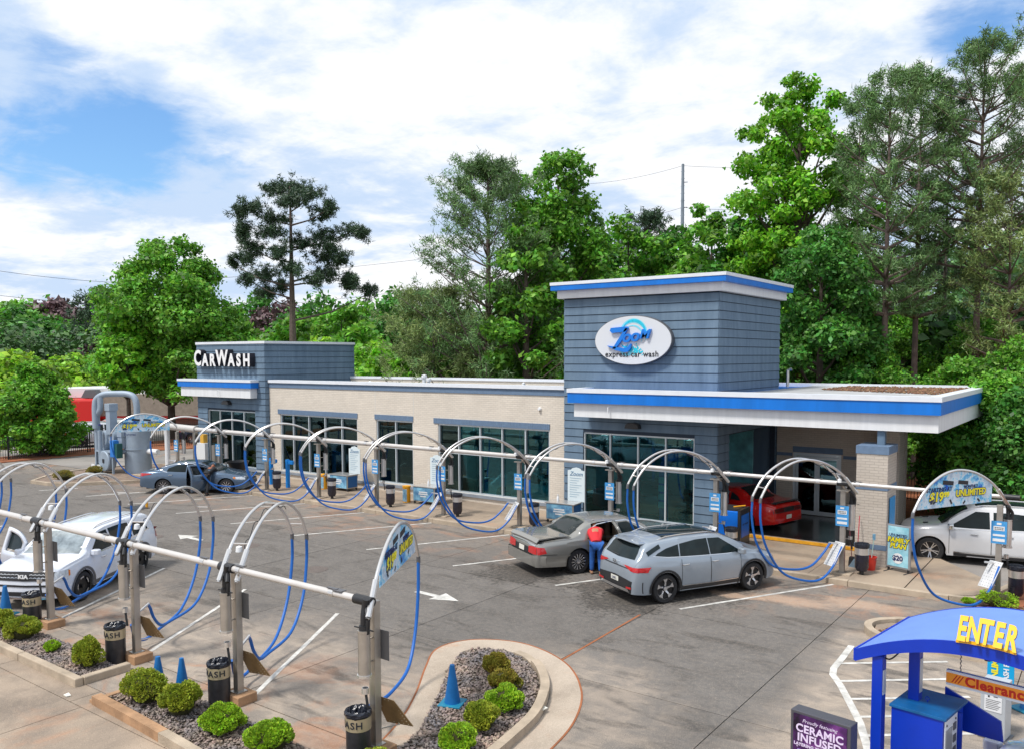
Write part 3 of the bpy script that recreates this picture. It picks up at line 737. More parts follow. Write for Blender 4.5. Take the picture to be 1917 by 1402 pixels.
WB = (-16.2, -11.78, 0.30, 3.33)
boards(TX0, TX1, 0.18, TZ, ('y', TY0), [WB])
wallbox('tower_wall', (TX0, TY0, 0.1), (TX1, TY0 + 0.22, TZ), M_wallbase, [WB])
OP = (27.5, 32.2, 0.0, 3.42)
boards(TY0, TY1, 0.18, TZ, ('x+', TX1), [OP])
wallbox('tower_wall', (TX1 - 0.2, TY0 + 0.225, 0.1), (TX1, TY1, TZ), M_wallbase, [(27.5, 32.2, 0.1, 3.42)], plane='x')
boards(TY0, TY1, 4.9, TZ, ('x-', TX0))
bb('tower_wall', (TX0, TY0 + 0.225, 4.6), (TX0 + 0.2, TY1, TZ), M_wallbase)
bb('tower_wall', (TX0, TY1 - 0.2, 0.1), (TX1 - 0.205, TY1, TZ), M_board)
# stepped cap of the big tower
def cap(x0, x1, y0, y1, z, parts):
    for nm, o, z0, z1, m in parts: bb(nm, (x0 - o, y0 - o, z + z0), (x1 + o, y1 + o, z + z1), m)
cap(TX0, TX1, TY0, TY1, 8.25, [('cap_fascia', 0.20, 0.0, 0.29, M_white), ('cap_band', 0.38, 0.292, 0.475, M_blueband), ('cap_coping', 0.40, 0.478, 0.59, M_coping)])
# left tower
WL = (-39.8, -35.7, 0.45, 3.36)
boards(LX0, LX1, 0.18, LZ, ('y', TY0), [WL])
wallbox('tower_wall', (LX0, TY0, 0.1), (LX1, TY0 + 0.22, LZ), M_wallbase, [WL])
boards(TY0, TY1, 0.18, LZ, ('x+', LX1)); bb('tower_wall', (LX1 - 0.2, TY0 + 0.225, 0.1), (LX1, TY1, LZ), M_wallbase)
boards(TY0, TY1, 0.18, LZ, ('x-', LX0)); bb('tower_wall', (LX0, TY0 + 0.225, 0.1), (LX0 + 0.2, TY1, LZ), M_wallbase)
bb('tower_wall', (LX0 + 0.205, TY1 - 0.2, 0.1), (LX1 - 0.205, TY1, LZ), M_board)
bb('coping', (LX0 - 0.05, TY0 - 0.05, LZ + 0.002), (LX1 + 0.05, TY0 + 0.3, LZ + 0.13), M_coping)
bb('coping', (LX1 - 0.25, TY0 + 0.302, LZ + 0.002), (LX1 + 0.05, TY1 + 0.05, LZ + 0.13), M_coping)
bb('coping', (LX0 - 0.05, TY0 + 0.302, LZ + 0.002), (LX0 + 0.25, TY1 + 0.05, LZ + 0.13), M_coping)
bb('roof', (LX0 + 0.21, TY0 + 0.225, LZ - 0.4), (LX1 - 0.21, TY1 - 0.21, LZ - 0.3), M_roofm)
# canopy of the left tower
bb('canopy_fascia', (-41.62, 26.08, 4.07), (-35.52, 26.49, 4.57), M_white)
bb('canopy_band', (-41.8, 26.0, 4.575), (-35.38, 26.49, 4.86), M_blueband)
bb('canopy_coping', (-41.83, 25.97, 4.863), (-35.35, 26.49, 4.985), M_coping)
# brick wall between the towers
W1 = (-34.0, -28.48, 0.50, 3.32); W2 = (-27.25, -25.0, 0.50, 3.32); W3 = (-23.55, -17.85, 0.47, 3.30)
X0b, X1b = LX1 + 0.04, TX0 - 0.04
wallbox('brick_wall', (X0b, BY, 0.1), (X1b, BY + 0.3, 4.62), M_brick, [W1, W2, W3])
for xj in (-27.3, -24.95): bb('control_joint', (xj - 0.012, BY - 0.006, 3.6), (xj + 0.012, BY + 0.01, 4.62), mat('joint sealant', (0.62, 0.6, 0.56), 0.7))
bb('soldier_course', (X0b, BY - 0.03, 4.625), (X1b, BY + 0.3, 4.86), M_greyband)
bb('coping', (X0b, BY - 0.09, 4.863), (X1b, BY + 0.36, 5.0), M_coping)
bb('back_wall', (X0b, 32.2, 0.1), (X1b, 32.5, 4.95), M_brick)
bb('coping', (X0b, 32.15, 4.953), (X1b, 32.55, 5.07), M_coping)
bb('roof', (X0b, BY + 0.305, 4.45), (X1b, 32.19, 4.6), M_roofm)
for a, b_, c_ in ((W1, -34.15, -28.45), (W2, -27.33, -24.97), (W3, -23.78, -17.83)):
    k = int((c_ - b_) / 0.088); mb = MB()
    for i in range(k):
        w = (c_ - b_) / k; mb.box((b_ + i * w + 0.004, BY - 0.035, a[3] + 0.01), (b_ + (i + 1) * w - 0.004, BY + 0.02, a[3] + 0.235))
    o = bp(mb, 'soldier_course', M_greyband); o['kind'] = 'stuff'
bb('water_table', (X0b, BY - 0.07, 0.34), (X1b, BY - 0.002, 0.46), mat('sill stone', srgb(132, 140, 150), 0.85, var=0.15, vscale=3))
bb('water_table', (TX0, TY0 - 0.09, 0.17), (TX1, TY0 - 0.04, 0.30), MATS['sill stone'])
bb('water_table', (LX0, TY0 - 0.09, 0.30), (LX1, TY0 - 0.04, 0.43), MATS['sill stone'])
# glazed tile course under the third window
# windows
def window(w, mull, mid, y, name='window', yg=0.10):
    x0, x1, z0, z1 = w; xs = [x0] + list(mull) + [x1]; e = 0.055; f = MB(); d0, d1 = y + 0.03, y + 0.13
    for x in (x0 + e / 2, x1 - e / 2): f.box((x - e / 2, d0, z0), (x + e / 2, d1, z1))
    for z in (z0 + e / 2, z1 - e / 2): f.box((x0 + e, d0 + 0.001, z - e / 2), (x1 - e, d1 - 0.001, z + e / 2))
    fr = bp(f, name, M_frame)
    for x in mull: MB().box((x - 0.026, d0, z0 + e), (x + 0.026, d1, z1 - e)).build('mullion', M_frame, fr)
    for i in range(len(xs) - 1):
        a = xs[i] + (e if i == 0 else 0.027); b_ = xs[i + 1] - (e if i == len(xs) - 2 else 0.027)
        MB().box((a, d0 + 0.01, mid - 0.03), (b_, d1 - 0.01, mid + 0.03)).build('transom', M_frame, fr)
        for q0, q1 in ((z0 + e, mid - 0.03), (mid + 0.03, z1 - e)):
            MB().box((a, y + yg, q0), (b_, y + yg + 0.008, q1)).build('pane', M_glass, fr)
    return fr
window(WB, (-15.09, -13.96, -12.88), 2.12, TY0)
window(WL, (-38.78, -37.76, -36.72), 2.12, TY0)
window(W1, (-33.06, -31.9, -30.74, -29.57), 2.1, BY, yg=0.14)
window(W2, (-26.08,), 2.1, BY, yg=0.14)
window(W3, (-22.44, -21.3, -20.17, -19.02), 2.1, BY, yg=0.14)
# interior of the tunnel
M_int = mat('dim interior wall', (0.10, 0.30, 0.33), 0.7, var=0.75, vscale=1.1)
bb('floor', (LX0 + 0.3, 27.02, 0.1), (TX1 - 0.22, 32.15, 0.16), mat('wet tunnel floor', (0.10, 0.10, 0.10), 0.3, var=0.3))
bb('tunnel_wall', (LX0 + 0.3, 30.6, 0.165), (TX1 - 0.3, 30.7, 4.4), M_int)
# right wing: canopy roof over the exit
CX1 = -4.05
bb('canopy_fascia', (-15.9, 25.36, 3.985), (CX1 - 0.08, 35.3, 4.475), M_white)
bb('canopy_band', (-16.08, 25.20, 4.48), (CX1, 35.5, 4.84), M_blueband)
def ring(x0, x1, y0, y1, z0, z1, w, name, m):
    bb(name, (x0, y0, z0), (x1, y0 + w, z1), m); bb(name, (x0, y1 - w, z0), (x1, y1, z1), m)
    bb(name, (x0, y0 + w + 0.002, z0), (x0 + w, y1 - w - 0.002, z1), m); bb(name, (x1 - w, y0 + w + 0.002, z0), (x1, y1 - w - 0.002, z1), m)
ring(-16.1, CX1 + 0.02, 25.17, 35.53, 4.843, 4.985, 0.36, 'canopy_coping', M_coping)
bb('canopy_roof', (-10.5, 25.54, 4.842), (CX1 - 0.35, 35.16, 4.88), M_roofm)
gv = gravel([(-9.0, 31.2), (-4.7, 29.0), (-4.7, 35.0), (-9.0, 35.0)], 4.885, 1700, name='leaf_litter', m=M_mulch, seed=12, size=(0.03, 0.08)); gv.parent = B; gv.location = BL
# end wall of the wing with door
YD = 32.3
DR = (-10.3, -8.5, 0.03, 2.42)
wallbox('brick_wall', (TX1 + 0.05, YD, 0.0), (-6.3, YD + 0.3, 3.98), M_brick_dk, [DR])
bb('soldier_course', (-10.3, YD - 0.03, 2.44), (-8.45, YD - 0.002, 2.66), M_greyband)
bb('soldier_course', (TX1 + 0.06, YD - 0.02, 2.28), (-10.32, YD - 0.003, 2.40), M_greyband)
bb('soldier_course', (-8.43, YD - 0.02, 2.28), (-6.32, YD - 0.003, 2.40), M_greyband)
f = MB(); f.box((DR[0], YD + 0.05, 0.03), (DR[0] + 0.09, YD + 0.15, 2.42)); f.box((DR[1] - 0.09, YD + 0.05, 0.03), (DR[1], YD + 0.15, 2.42)); f.box((DR[0] + 0.092, YD + 0.05, 2.3), (DR[1] - 0.092, YD + 0.15, 2.42))
bp(f, 'door_frame', M_frame)
for a, b_ in ((DR[0] + 0.1, -9.405), (-9.395, DR[1] - 0.1)):
    q = MB(); q.box((a, YD + 0.07, 0.05), (a + 0.09, YD + 0.12, 2.28)); q.box((b_ - 0.09, YD + 0.07, 0.05), (b_, YD + 0.12, 2.28)); q.box((a + 0.092, YD + 0.07, 0.05), (b_ - 0.092, YD + 0.12, 0.2)); q.box((a + 0.092, YD + 0.07, 2.18), (b_ - 0.092, YD + 0.12, 2.28))
    dd = bp(q, 'door', M_frame); MB().box((a + 0.093, YD + 0.09, 0.202), (b_ - 0.093, YD + 0.10, 2.178)).build('pane', M_glass_door, dd)
    hx = b_ - 0.05 if a < -9.6 else a + 0.05
    MB().tube([(hx, YD + 0.07, 1.0), (hx, YD + 0.02, 1.02), (hx, YD + 0.02, 1.3), (hx, YD + 0.07, 1.32)], 0.012, 6).build('handle', M_tube, dd)
bb('inner_wall', (-10.4, 33.6, 0.03), (-7.4, 33.7, 3.9), M_int)
# pillar with blue courses
PX0, PX1, PY0, PY1 = -6.16, -5.32, 25.0, 26.1
z = 0.12
for z0, z1, m, o in ((0.12, 0.62, M_brick_dk, 0), (0.623, 0.765, M_greyband, 0.012), (0.768, 2.32, M_brick_dk, 0), (2.323, 2.46, M_greyband, 0.012), (2.463, 3.34, M_brick_dk, 0), (3.343, 3.57, M_greyband, 0.02)):
    bb('pillar_course', (PX0 - o, PY0 - o, z0), (PX1 + o, PY1 + o, z1), m)
bb('steel_post', (-5.72, 25.45, 3.572), (-5.52, 25.65, 3.984), M_board)
# second pillar behind
bb('pillar_course', (-7.0, 31.4, 0.1), (-6.32, 32.25, 3.984), M_brick_dk)
# yellow guide rail in the exit
g = MB(); g.box((-10.7, 26.62, 0.16), (-6.3, 26.74, 0.24)); g.box((-10.6, 26.66, 0.02), (-10.5, 26.7, 0.158)); g.box((-6.6, 26.66, 0.02), (-6.5, 26.7, 0.158)); bp(g, 'guide_rail', mat('yellow rail paint', srgb(210, 150, 30), 0.6, var=0.3, vscale=6))
for i in range(14):
    bb('drain_grate', (-10.6 + i * 0.31, 26.8, 0.03), (-10.34 + i * 0.31, 27.2, 0.07), M_darkg)
# small fittings
def wall_lamp(x, y, z):
    o = bp(MB().prism([(-0.28, -0.09), (0.28, -0.09), (0.24, 0.05), (0.12, 0.11), (-0.12, 0.11), (-0.24, 0.05)], 0, 0.26, Matrix.Translation((x, y, z)) @ Matrix.Rotation(R(90), 4, 'X')), 'wall_lamp', M_blackp, bevel=0.015)
wall_lamp(-14.06, TY0 - 0.03, 3.66); wall_lamp(-37.9, TY0 - 0.03, 3.78)
bp(MB().lathe([(0.0, -0.02), (0.05, -0.02), (0.07, 0.03), (0.07, 0.1)], (-18.29, BY - 0.08, 4.1), 12, 'y'), 'security_camera', M_sign_white)
for xx, yy, zz in ((-14.45, 25.3, 4.25), (-38.1, 26.02, 4.32)): bp(MB().tube([(xx, yy + 0.02, zz + 0.12), (xx, yy - 0.06, zz + 0.1), (xx, yy - 0.06, zz - 0.12)], 0.02, 6), 'conduit', M_sign_white)
for x, y, h, r in ((-27.5, 30.2, 0.5, 0.09), (-27.2, 30.2, 0.34, 0.08), (-21, 29.4, 0.25, 0.05), (-30, 29.0, 0.2, 0.05)):
    bp(MB().lathe([(r, 0), (r, h), (r * 1.5, h), (r * 1.5, h + 0.12), (0, h + 0.16)], (x, y, 4.61), 10), 'roof_vent', M_sign_white)
bp(MB().tube([(-10.75, 32.9, 4.9), (-10.75, 32.9, 5.55), (-10.6, 32.9, 5.6)], 0.06, 8), 'roof_vent', M_tube)
mb = MB()
for i in range(7): mb.box((-33.5 + i * 2.3, 28.6 + (i % 2) * 0.5, 4.70), (-31.4 + i * 2.3, 30.2, 4.78), R(rnd.uniform(-3, 3)))
bp(mb, 'roof_panels', mat('dark roof pads', (0.09, 0.10, 0.12), 0.4, var=0.3))
bb('poster', (PX1 + 0.025, 25.2, 0.9), (PX1 + 0.04, 25.85, 2.1), M_sign_blue)

# wash equipment seen through the glass
for i, x_ in enumerate((-33.3, -31.2, -29.3, -26.6, -22.9, -20.9, -18.7, -15.8, -14.6, -12.4, -38.6, -36.9)):
    g_ = MB(); y_ = 28.0 + 0.5 * (i % 3); g_.box((x_ - 0.05, y_, 0.16), (x_ + 0.05, y_ + 0.1, 3.4)); g_.box((x_ - 0.05, y_ + 0.102, 2.5), (x_ + 0.05, y_ + 1.6, 2.62)); g_.tube([(x_, y_ + 0.05, 0.5), (x_ + 0.9, y_ + 0.4, 2.4)], 0.04, 6)
    g_.tube([(x_ - 0.5, y_ + 0.2, 3.0), (x_ + 1.0, y_ + 0.2, 3.05)], 0.05, 6)
    o = bp(g_, 'equipment_frame', (M_steel, M_darkg, M_sign_blue)[i % 3]); o['kind'] = 'stuff'
def interior_arch(x, m):
    t = empty('wash_arch', (x, 27.5, 0.16)); tag(t, 'blue wash arch inside the tunnel behind the big tower window', 'wash equipment')
    MB().tube(cat_rom([(0, 0, 0), (0, 0, 1.9), (0.3, 0, 2.35), (0.9, 0, 2.6), (1.5, 0, 2.35), (1.75, 0, 1.9), (1.75, 0, 0)], 5), 0.17, 8).build('arch_tube', m, t, smooth=True)
    for z in (0.5, 0.8, 1.1, 1.4): MB().box((-0.12, -0.2, z), (0.12, -0.17, z + 0.22)).build('letter_tile', M_sign_white, t)
    for z in (0.4, 0.75, 1.1, 1.45, 1.8): MB().lathe([(0.0, -0.2), (0.14, -0.2), (0.14, -0.12), (0, -0.12)], (1.75, 0, z), 12, 'y').build('spray_disc', M_sign_blue, t)
interior_arch(-13.4, mat('wash arch blue', srgb(20, 120, 225), 0.35))
def brush(x, y, z, r, h, m, lab):
    rg = np.random.default_rng(int(abs(x) * 10)); n = 900
    a = rg.uniform(0, 6.28, n); zz = rg.uniform(0, h, n); rr = rg.uniform(0.7, 1.0, n) * r
    p0 = np.stack([np.cos(a) * 0.08, np.sin(a) * 0.08, zz], 1); p1 = np.stack([np.cos(a) * rr, np.sin(a) * rr, zz - 0.1], 1); w = np.stack([-np.sin(a), np.cos(a), np.zeros(n)], 1) * 0.03
    V = np.stack([p0, p1 + w, p1 - w], 1).reshape(-1, 3); F = np.arange(n * 3).reshape(-1, 3)
    t = empty('wash_brush', (x, y, z)); tag(t, lab, 'brush')
    np_mesh('bristles', V, F, m, t)['kind'] = 'stuff'; MB().tube([(0, 0, -0.2), (0, 0, h + 0.3)], 0.06, 8).build('spindle', M_darkg, t)
brush(-20.0, 27.5, 0.6, 0.55, 0.9, M_sign_white, 'white bristle brush behind the long brick-wall window')
brush(-32.2, 28.2, 0.5, 0.5, 2.2, mat('green bristle', (0.05, 0.25, 0.12), 0.8), 'tall green brush behind the leftmost brick-wall window')
brush(-26.2, 28.2, 0.5, 0.5, 2.2, mat('blue bristle', (0.04, 0.14, 0.4), 0.8), 'tall blue brush behind the narrow middle window')

# ------------------------------------------------------------------ wall signs
s1 = empty('oval_wall_sign', (-14.06, TY0 - 0.035, 6.67)); tag(s1, 'white oval sign with blue lettering on the tall tower', 'sign')
el = [(1.52 * math.cos(2 * math.pi * i / 64), 0.865 * math.sin(2 * math.pi * i / 64)) for i in range(64)]
RX = Matrix.Rotation(R(90), 4, 'X')
MB().prism(el, 0.0, 0.20, RX).build('sign_rim', M_darkg, s1)
MB().prism([(x * 0.985, y * 0.975) for x, y in el], 0.201, 0.225, RX).build('sign_face', mat('sign face white', (0.66, 0.68, 0.71), 0.5), s1)
M_cyan = mat('cyan swirl', srgb(30, 190, 215), 0.5, var=0.2, vscale=9); M_cyan2 = mat('pale cyan swirl', srgb(130, 215, 232), 0.5); M_zoom = mat('logo blue', srgb(20, 120, 215), 0.35)
def arc_band(cx, cy, r0, r1, a0, a1, z, t, m, nm, taper=True):
    k = 26; vs = []
    for i in range(k + 1):
        f = i / k; a = R(a0 + (a1 - a0) * f); w = (r1 - r0) * (math.sin(math.pi * min(1, f * 0.9 + 0.05)) if taper else 1)
        rm = (r0 + r1) / 2
        vs += [(cx + (rm - w / 2) * math.cos(a), cy + (rm - w / 2) * math.sin(a), z), (cx + (rm + w / 2) * math.cos(a), cy + (rm + w / 2) * math.sin(a), z)]
    vs = [RX @ Vector(v) for v in vs]
    MB().add(vs, [(2 * i, 2 * i + 1, 2 * i + 3, 2 * i + 2) for i in range(k)]).build(nm, m, s1)
arc_band(0.04, 0.16, 0.44, 0.60, 175, -20, 0.231, 0, M_cyan2, 'wave_stroke'); arc_band(0.05, 0.20, 0.43, 0.53, 150, -15, 0.235, 0, M_cyan, 'wave_stroke')
arc_band(0.02, 0.12, 0.36, 0.42, 130, -30, 0.233, 0, M_cyan2, 'wave_stroke'); arc_band(-0.2, -0.2, 0.25, 0.36, 200, 330, 0.232, 0, M_cyan2, 'wave_stroke')
arc_band(-0.28, -0.1, 0.1, 0.16, 180, 360, 0.232, 0, M_cyan, 'wave_stroke')
rg = random.Random(3); mb = MB()
for i in range(70):
    cx, cy, r = rg.gauss(0.12, 0.14), rg.gauss(-0.36, 0.07), rg.uniform(0.012, 0.04)
    mb.add([RX @ Vector((cx + r * math.cos(a), cy + r * math.sin(a), 0.230 + i * 1e-5)) for a in [k * math.pi / 3 for k in range(6)]], [tuple(range(6))])
mb.build('spray_dots', M_cyan, s1)['kind'] = 'stuff'
def stroke_letter(polys, name, m, z0=0.24, z1=0.33):
    mb = MB()
    for P in polys: mb.prism(P, z0, z1, RX)
    return mb.build(name, m, s1)
# Z with the swept foot
stroke_letter([[(-0.80, 0.44), (-0.16, 0.48), (-0.10, 0.42), (-0.22, 0.30), (-0.76, 0.26), (-0.84, 0.34)], [(-0.22, 0.42), (-0.12, 0.42), (-0.36, 0.0), (-0.62, -0.30), (-0.74, -0.30)],
               [(-0.96, -0.18), (-0.66, -0.22), (-0.30, -0.28), (-0.12, -0.24), (-0.02, -0.12), (0.02, -0.14), (-0.02, -0.30), (-0.12, -0.40), (-0.24, -0.42), (-0.62, -0.34)]], 'letter', M_zoom)
fm = face_m((0, -0.30, 0), -90)
for ch, x, z in (('o', -0.20, 0.12), ('o', 0.13, 0.15)):
    text('letter', ch, 0.60, M_zoom, face_m((x, -0.28, z), -90), s1, extrude=0.045, offset=0.014, shear=0.25, sx=1.05)
text('letter', 'M', 0.44, M_zoom, face_m((0.50, -0.28, 0.19), -90), s1, extrude=0.045, offset=0.012, shear=0.3, sx=1.1)
text('lettering', 'express car wash', 0.285, M_ink, face_m((-0.02, -0.235, -0.49), -90), s1, extrude=0.004, offset=0.003, sx=0.98, spacing=1.08)
s2 = empty('car_wash_letters', (-38.05, TY0 - 0.04, 5.95)); tag(s2, 'white CAR WASH channel letters with black sides on left tower', 'sign')
x = -2.38
for ch, sz, w in (('C', 1.12, 0.66), ('A', 0.86, 0.57), ('R', 0.86, 0.60), ('W', 1.12, 0.93), ('A', 0.86, 0.57), ('S', 0.86, 0.55), ('H', 0.86, 0.62)):
    zc_ = 0.10 if sz > 1 else 0.0
    sxx = {'C': 0.82, 'W': 0.84}.get(ch, 0.9)
    text('letter_return', ch, sz, M_letter_b, face_m((x + w / 2, -0.15, zc_), -90), s2, extrude=0.15, offset=0.05, sx=sxx)
    text('letter_face', ch, sz, M_letter_w, face_m((x + w / 2, -0.31, zc_), -90), s2, extrude=0.008, offset=0.034, sx=sxx)
    x += w + 0.06
# ------------------------------------------------------------------ vacuum stations
def dots_material():
    m = mat('perforated board', (0.56, 0.55, 0.53), 0.5, var=0.1, vscale=4); return m
M_perf_far = mat('pale board', (0.60, 0.60, 0.60), 0.5, var=0.12, vscale=5)
M_perf_near = mat('bronzed board', srgb(138, 112, 76), 0.45, metal=0.4, var=0.25, vscale=6)
def banner_material():
    m = bpy.data.materials.new('splash print'); m.use_nodes = True; MATS['splash print'] = m
    n, l = m.node_tree.nodes, m.node_tree.links; p = n['Principled BSDF']; p.inputs['Roughness'].default_value = 0.4
    t = n.new('ShaderNodeTexCoord'); z = n.new('ShaderNodeTexNoise'); z.inputs['Scale'].default_value = 3.2; z.inputs['Detail'].default_value = 6; z.inputs['Roughness'].default_value = 0.7
    l.new(t.outputs['Object'], z.inputs['Vector']); r = n.new('ShaderNodeValToRGB'); l.new(z.outputs[0], r.inputs[0])
    e = r.color_ramp.elements; e[0].position = 0.36; e[0].color = (*srgb(10, 90, 200), 1); e[1].position = 0.47; e[1].color = (*srgb(120, 200, 235), 1)
    k = e.new(0.52); k.color = (*srgb(214, 228, 238), 1); k = e.new(0.64); k.color = (*srgb(168, 192, 216), 1)
    l.new(r.outputs[0], p.inputs['Base Color']); return m
M_banner = banner_material()
ARC = [(-0.34, 2.34), (-0.14, 2.56), (0.10, 2.80), (0.38, 3.01), (0.75, 3.20), (1.15, 3.32), (1.60, 3.36), (2.02, 3.28), (2.42, 3.08), (2.72, 2.82), (2.93, 2.52), (2.98, 2.42)]
def station(ang, side, near=False, banner=False, dz=0.0, arcs=ARC):
    """post at the origin, double arch reaching out over the stall along heading ang.
    side: heading (deg) of the face that looks over the lot"""
    t = empty('vacuum_station')
    a = R(ang); u = Vector((math.cos(a), math.sin(a), 0)); w = Vector((-math.sin(a), math.cos(a), 0))
    S = lambda s, z, q=0.0: u * s + w * q + Vector((0, 0, z))
    fdir = Vector((math.cos(R(side)), math.sin(R(side)), 0)); fx = Vector((-fdir.y, fdir.x, 0))
    # post, base plate, footing
    MB().box((-0.065, -0.065, 0.02), (0.065, 0.065, 2.42)).build('post', M_steel, t, bevel=0.006)
    MB().box((-0.24, -0.2, -0.02), (0.26, 0.2, 0.17)).build('footing', M_conc_or if near else M_conc, t, bevel=0.015)
    MB().box((-0.11, -0.11, 0.171), (0.11, 0.11, 0.185)).build('base_plate', M_steel, t)
    pts = cat_rom([(s, z, 0) for s, z in arcs], 5)
    # sample so that the curve is evenly smooth
    qs = (0.0,) if banner else (-0.16, 0.16)
    for q in qs:
        MB().tube([S(p.x, p.y + dz, q) for p in pts], 0.031, 9).build('arch_tube', M_tube, t, smooth=True)
        e0 = pts[-1]; e1 = pts[-3]
        MB().tube([S(e1.x, e1.y + dz, q), S(e0.x, e0.y + dz, q), S(e0.x + 0.01, e0.y + dz - 0.10, q)], 0.040, 8).build('hose_cuff', M_darkg, t)
    if len(qs) == 2:
        for i in (12, 30, 47):
            p = pts[min(i, len(pts) - 2)]; MB().tube([S(p.x, p.y + dz, -0.16), S(p.x, p.y + dz, 0.16)], 0.014, 6).build('cross_bar', M_tube, t)
        MB().tube([S(p.x, p.y + dz - 0.045 - 0.05 * math.sin(i), -0.1 + 0.004 * i) for i, p in enumerate(pts[8:40])], 0.008, 5).build('cable', M_black, t)
        MB().box((-0.15, -0.12, 2.42), (0.15, 0.12, 2.45)).build('arch_bracket', M_steel, t)
        MB().lathe([(0.0, 0.11), (0.055, 0.09), (0.065, 0.0), (0.0, -0.01)], tuple(S(0.15, 2.66 + dz, 0)), 10).build('junction_dome', M_sign_white, t, smooth=True)
    for q in qs:
        MB().tube([S(pts[1].x - 0.02, pts[1].y + dz - 0.03, q), S(pts[10].x, pts[10].y + dz, q)], 0.047, 8).build('arch_sleeve', M_tube, t)
    # hoses
    e = pts[-1]; ez = e.y + dz - 0.08
    noz = S(0.42, 1.02, -0.02)
    h1 = [S(e.x, ez, qs[0]), S(e.x - 0.0, ez - 0.5, qs[0]), S(e.x - 0.16, ez - 1.15, qs[0] * 0.9), S(e.x - 0.62, ez - 1.75, qs[0] * 0.6), S(1.62, 0.40, qs[0] * 0.3), S(1.10, 0.46, 0), S(0.68, 0.74, -0.02), noz]
    h2 = [S(e.x, ez, qs[-1]), S(e.x - 0.02, ez - 0.55, qs[-1]), S(e.x - 0.22, ez - 1.2, qs[-1]), S(e.x - 0.75, ez - 1.9, qs[-1]), S(1.55, 0.16, 0.2), S(0.95, 0.12, 0.2), S(0.50, 0.42, 0.18), S(0.16, 0.92, 0.15)]
    if near:
        h1 = [S(e.x, ez, qs[0]), S(e.x - 0.03, ez - 0.5, qs[0]), S(e.x - 0.3, ez - 1.2, qs[0]), S(e.x - 0.9, ez - 1.75, qs[0] * 0.7), S(1.35, 0.38, 0), S(0.95, 0.42, 0), S(0.68, 0.66, 0), S(0.54, 0.92, 0), noz]
        h2 = [S(e.x, ez, qs[-1]), S(e.x - 0.03, ez - 0.5, qs[-1]), S(e.x - 0.35, ez - 1.25, qs[-1]), S(e.x - 1.05, ez - 1.85, qs[-1]), S(1.1, 0.24, 0.18), S(0.65, 0.20, 0.2), S(0.3, 0.36, 0.2), S(0.08, 0.7, 0.15)]
    if banner and near:
        h2 = [S(e.x, ez, 0), S(e.x - 0.05, ez - 0.6, 0), S(e.x - 0.25, ez - 1.3, 0.02), S(e.x - 0.75, ez - 1.8, 0.05), S(1.4, 0.42, 0.1), S(0.9, 0.45, 0.2), S(0.4, 0.6, 0.2)]
        MB().tube(cat_rom(h2, 7), 0.031, 8).build('hose', M_hose, t, smooth=True)
    elif banner:
        MB().tube(cat_rom(h2, 7), 0.031, 8).build('hose', M_hose, t, smooth=True)
    else:
        MB().tube(cat_rom(h1, 7), 0.031, 8).build('hose', M_hose, t, smooth=True)
        MB().tube(cat_rom(h2, 7), 0.031, 8).build('hose', M_hose, t, smooth=True)
    if not (banner and near):
        MB().tube([S(0.06, 0.96, -0.02), S(0.46, 1.03, -0.02)], 0.024, 8).build('nozzle_holder', M_tube, t)
    # perforated mat board with real studs
    bd = MB(); q0, q1 = -0.15, 0.20
    A, Bp = S(0.10, 1.02 if not near else 0.84, q0), S(0.10, 1.02 if not near else 0.84, q1); D_, C_ = S(0.52, 0.42 if not near else 0.40, q0), S(0.52, 0.42 if not near else 0.40, q1)
    if near:
        A, Bp = u * -0.28 + w * -0.07 + Vector((0, 0, 0.86)), u * 0.22 - w * 0.32 + Vector((0, 0, 0.86))
        A = Vector((-0.10, 0.07, 0.90)); Bp = Vector((0.26, 0.13, 0.87)); C_ = Vector((0.50, 0.30, 0.47)); D_ = Vector((0.04, 0.20, 0.46))
    nn = (Bp - A).cross(D_ - A).normalized() * 0.012
    bd.add([A, Bp, C_, D_, A + nn, Bp + nn, C_ + nn, D_ + nn], [(3, 2, 1, 0), (4, 5, 6, 7), (0, 1, 5, 4), (1, 2, 6, 5), (2, 3, 7, 6), (3, 0, 4, 7)])
    bo = bd.build('mat_board', M_perf_near if near else M_perf_far, t)
    st = MB()
    for i in range(5):
        for j in range(9):
            p = A.lerp(Bp, (i + 0.7) / 5.4).lerp(D_.lerp(C_, (i + 0.7) / 5.4), (j + 0.6) / 9.2)
            for sgn in (1, -1):
                o_ = p + nn * (1.15 if sgn > 0 else -0.15); ex = (Bp - A).normalized() * 0.011; ey = (D_ - A).normalized() * 0.011
                st.add([o_ + ex, o_ + ey, o_ - ex, o_ - ey], [(0, 1, 2, 3)])
    so = st.build('perforations', mat('perforation rim', srgb(208, 196, 170), 0.5) if near else M_darkg, bo); so['kind'] = 'stuff'
    mid = A.lerp(Bp, 0.5).lerp(D_.lerp(C_, 0.5), 0.2)
    MB().tube([mid + nn * 3, mid + nn * 5 + (D_ - A).normalized() * 0.14], 0.014, 6).build('clamp', M_darkg, t)
    MB().tube([C_.lerp(D_, 0.5), Vector((0, 0, 0.40))], 0.010, 6).build('brace', M_tube, t)
    # canister and rubber wye behind the post
    cpos = S(-0.30, 0) if not near else fdir * -0.16 + fx * 0.17
    if near: cpos = -fdir * 0.20 + u * -0.05
    zt, zb = (2.0, 1.34)
    MB().lathe([(0.0, 0), (0.095, 0), (0.095, zt - zb), (0.10, zt - zb), (0.10, zt - zb + 0.03), (0, zt - zb + 0.03)], (cpos.x, cpos.y, zb), 18).build('canister', M_tube if not near else M_steel, t, smooth=True)
    MB().lathe([(0.0, -0.02), (0.115, -0.02), (0.115, 0.012), (0.0, 0.012)], (cpos.x, cpos.y, zb), 12).build('canister_rim', M_tube, t)
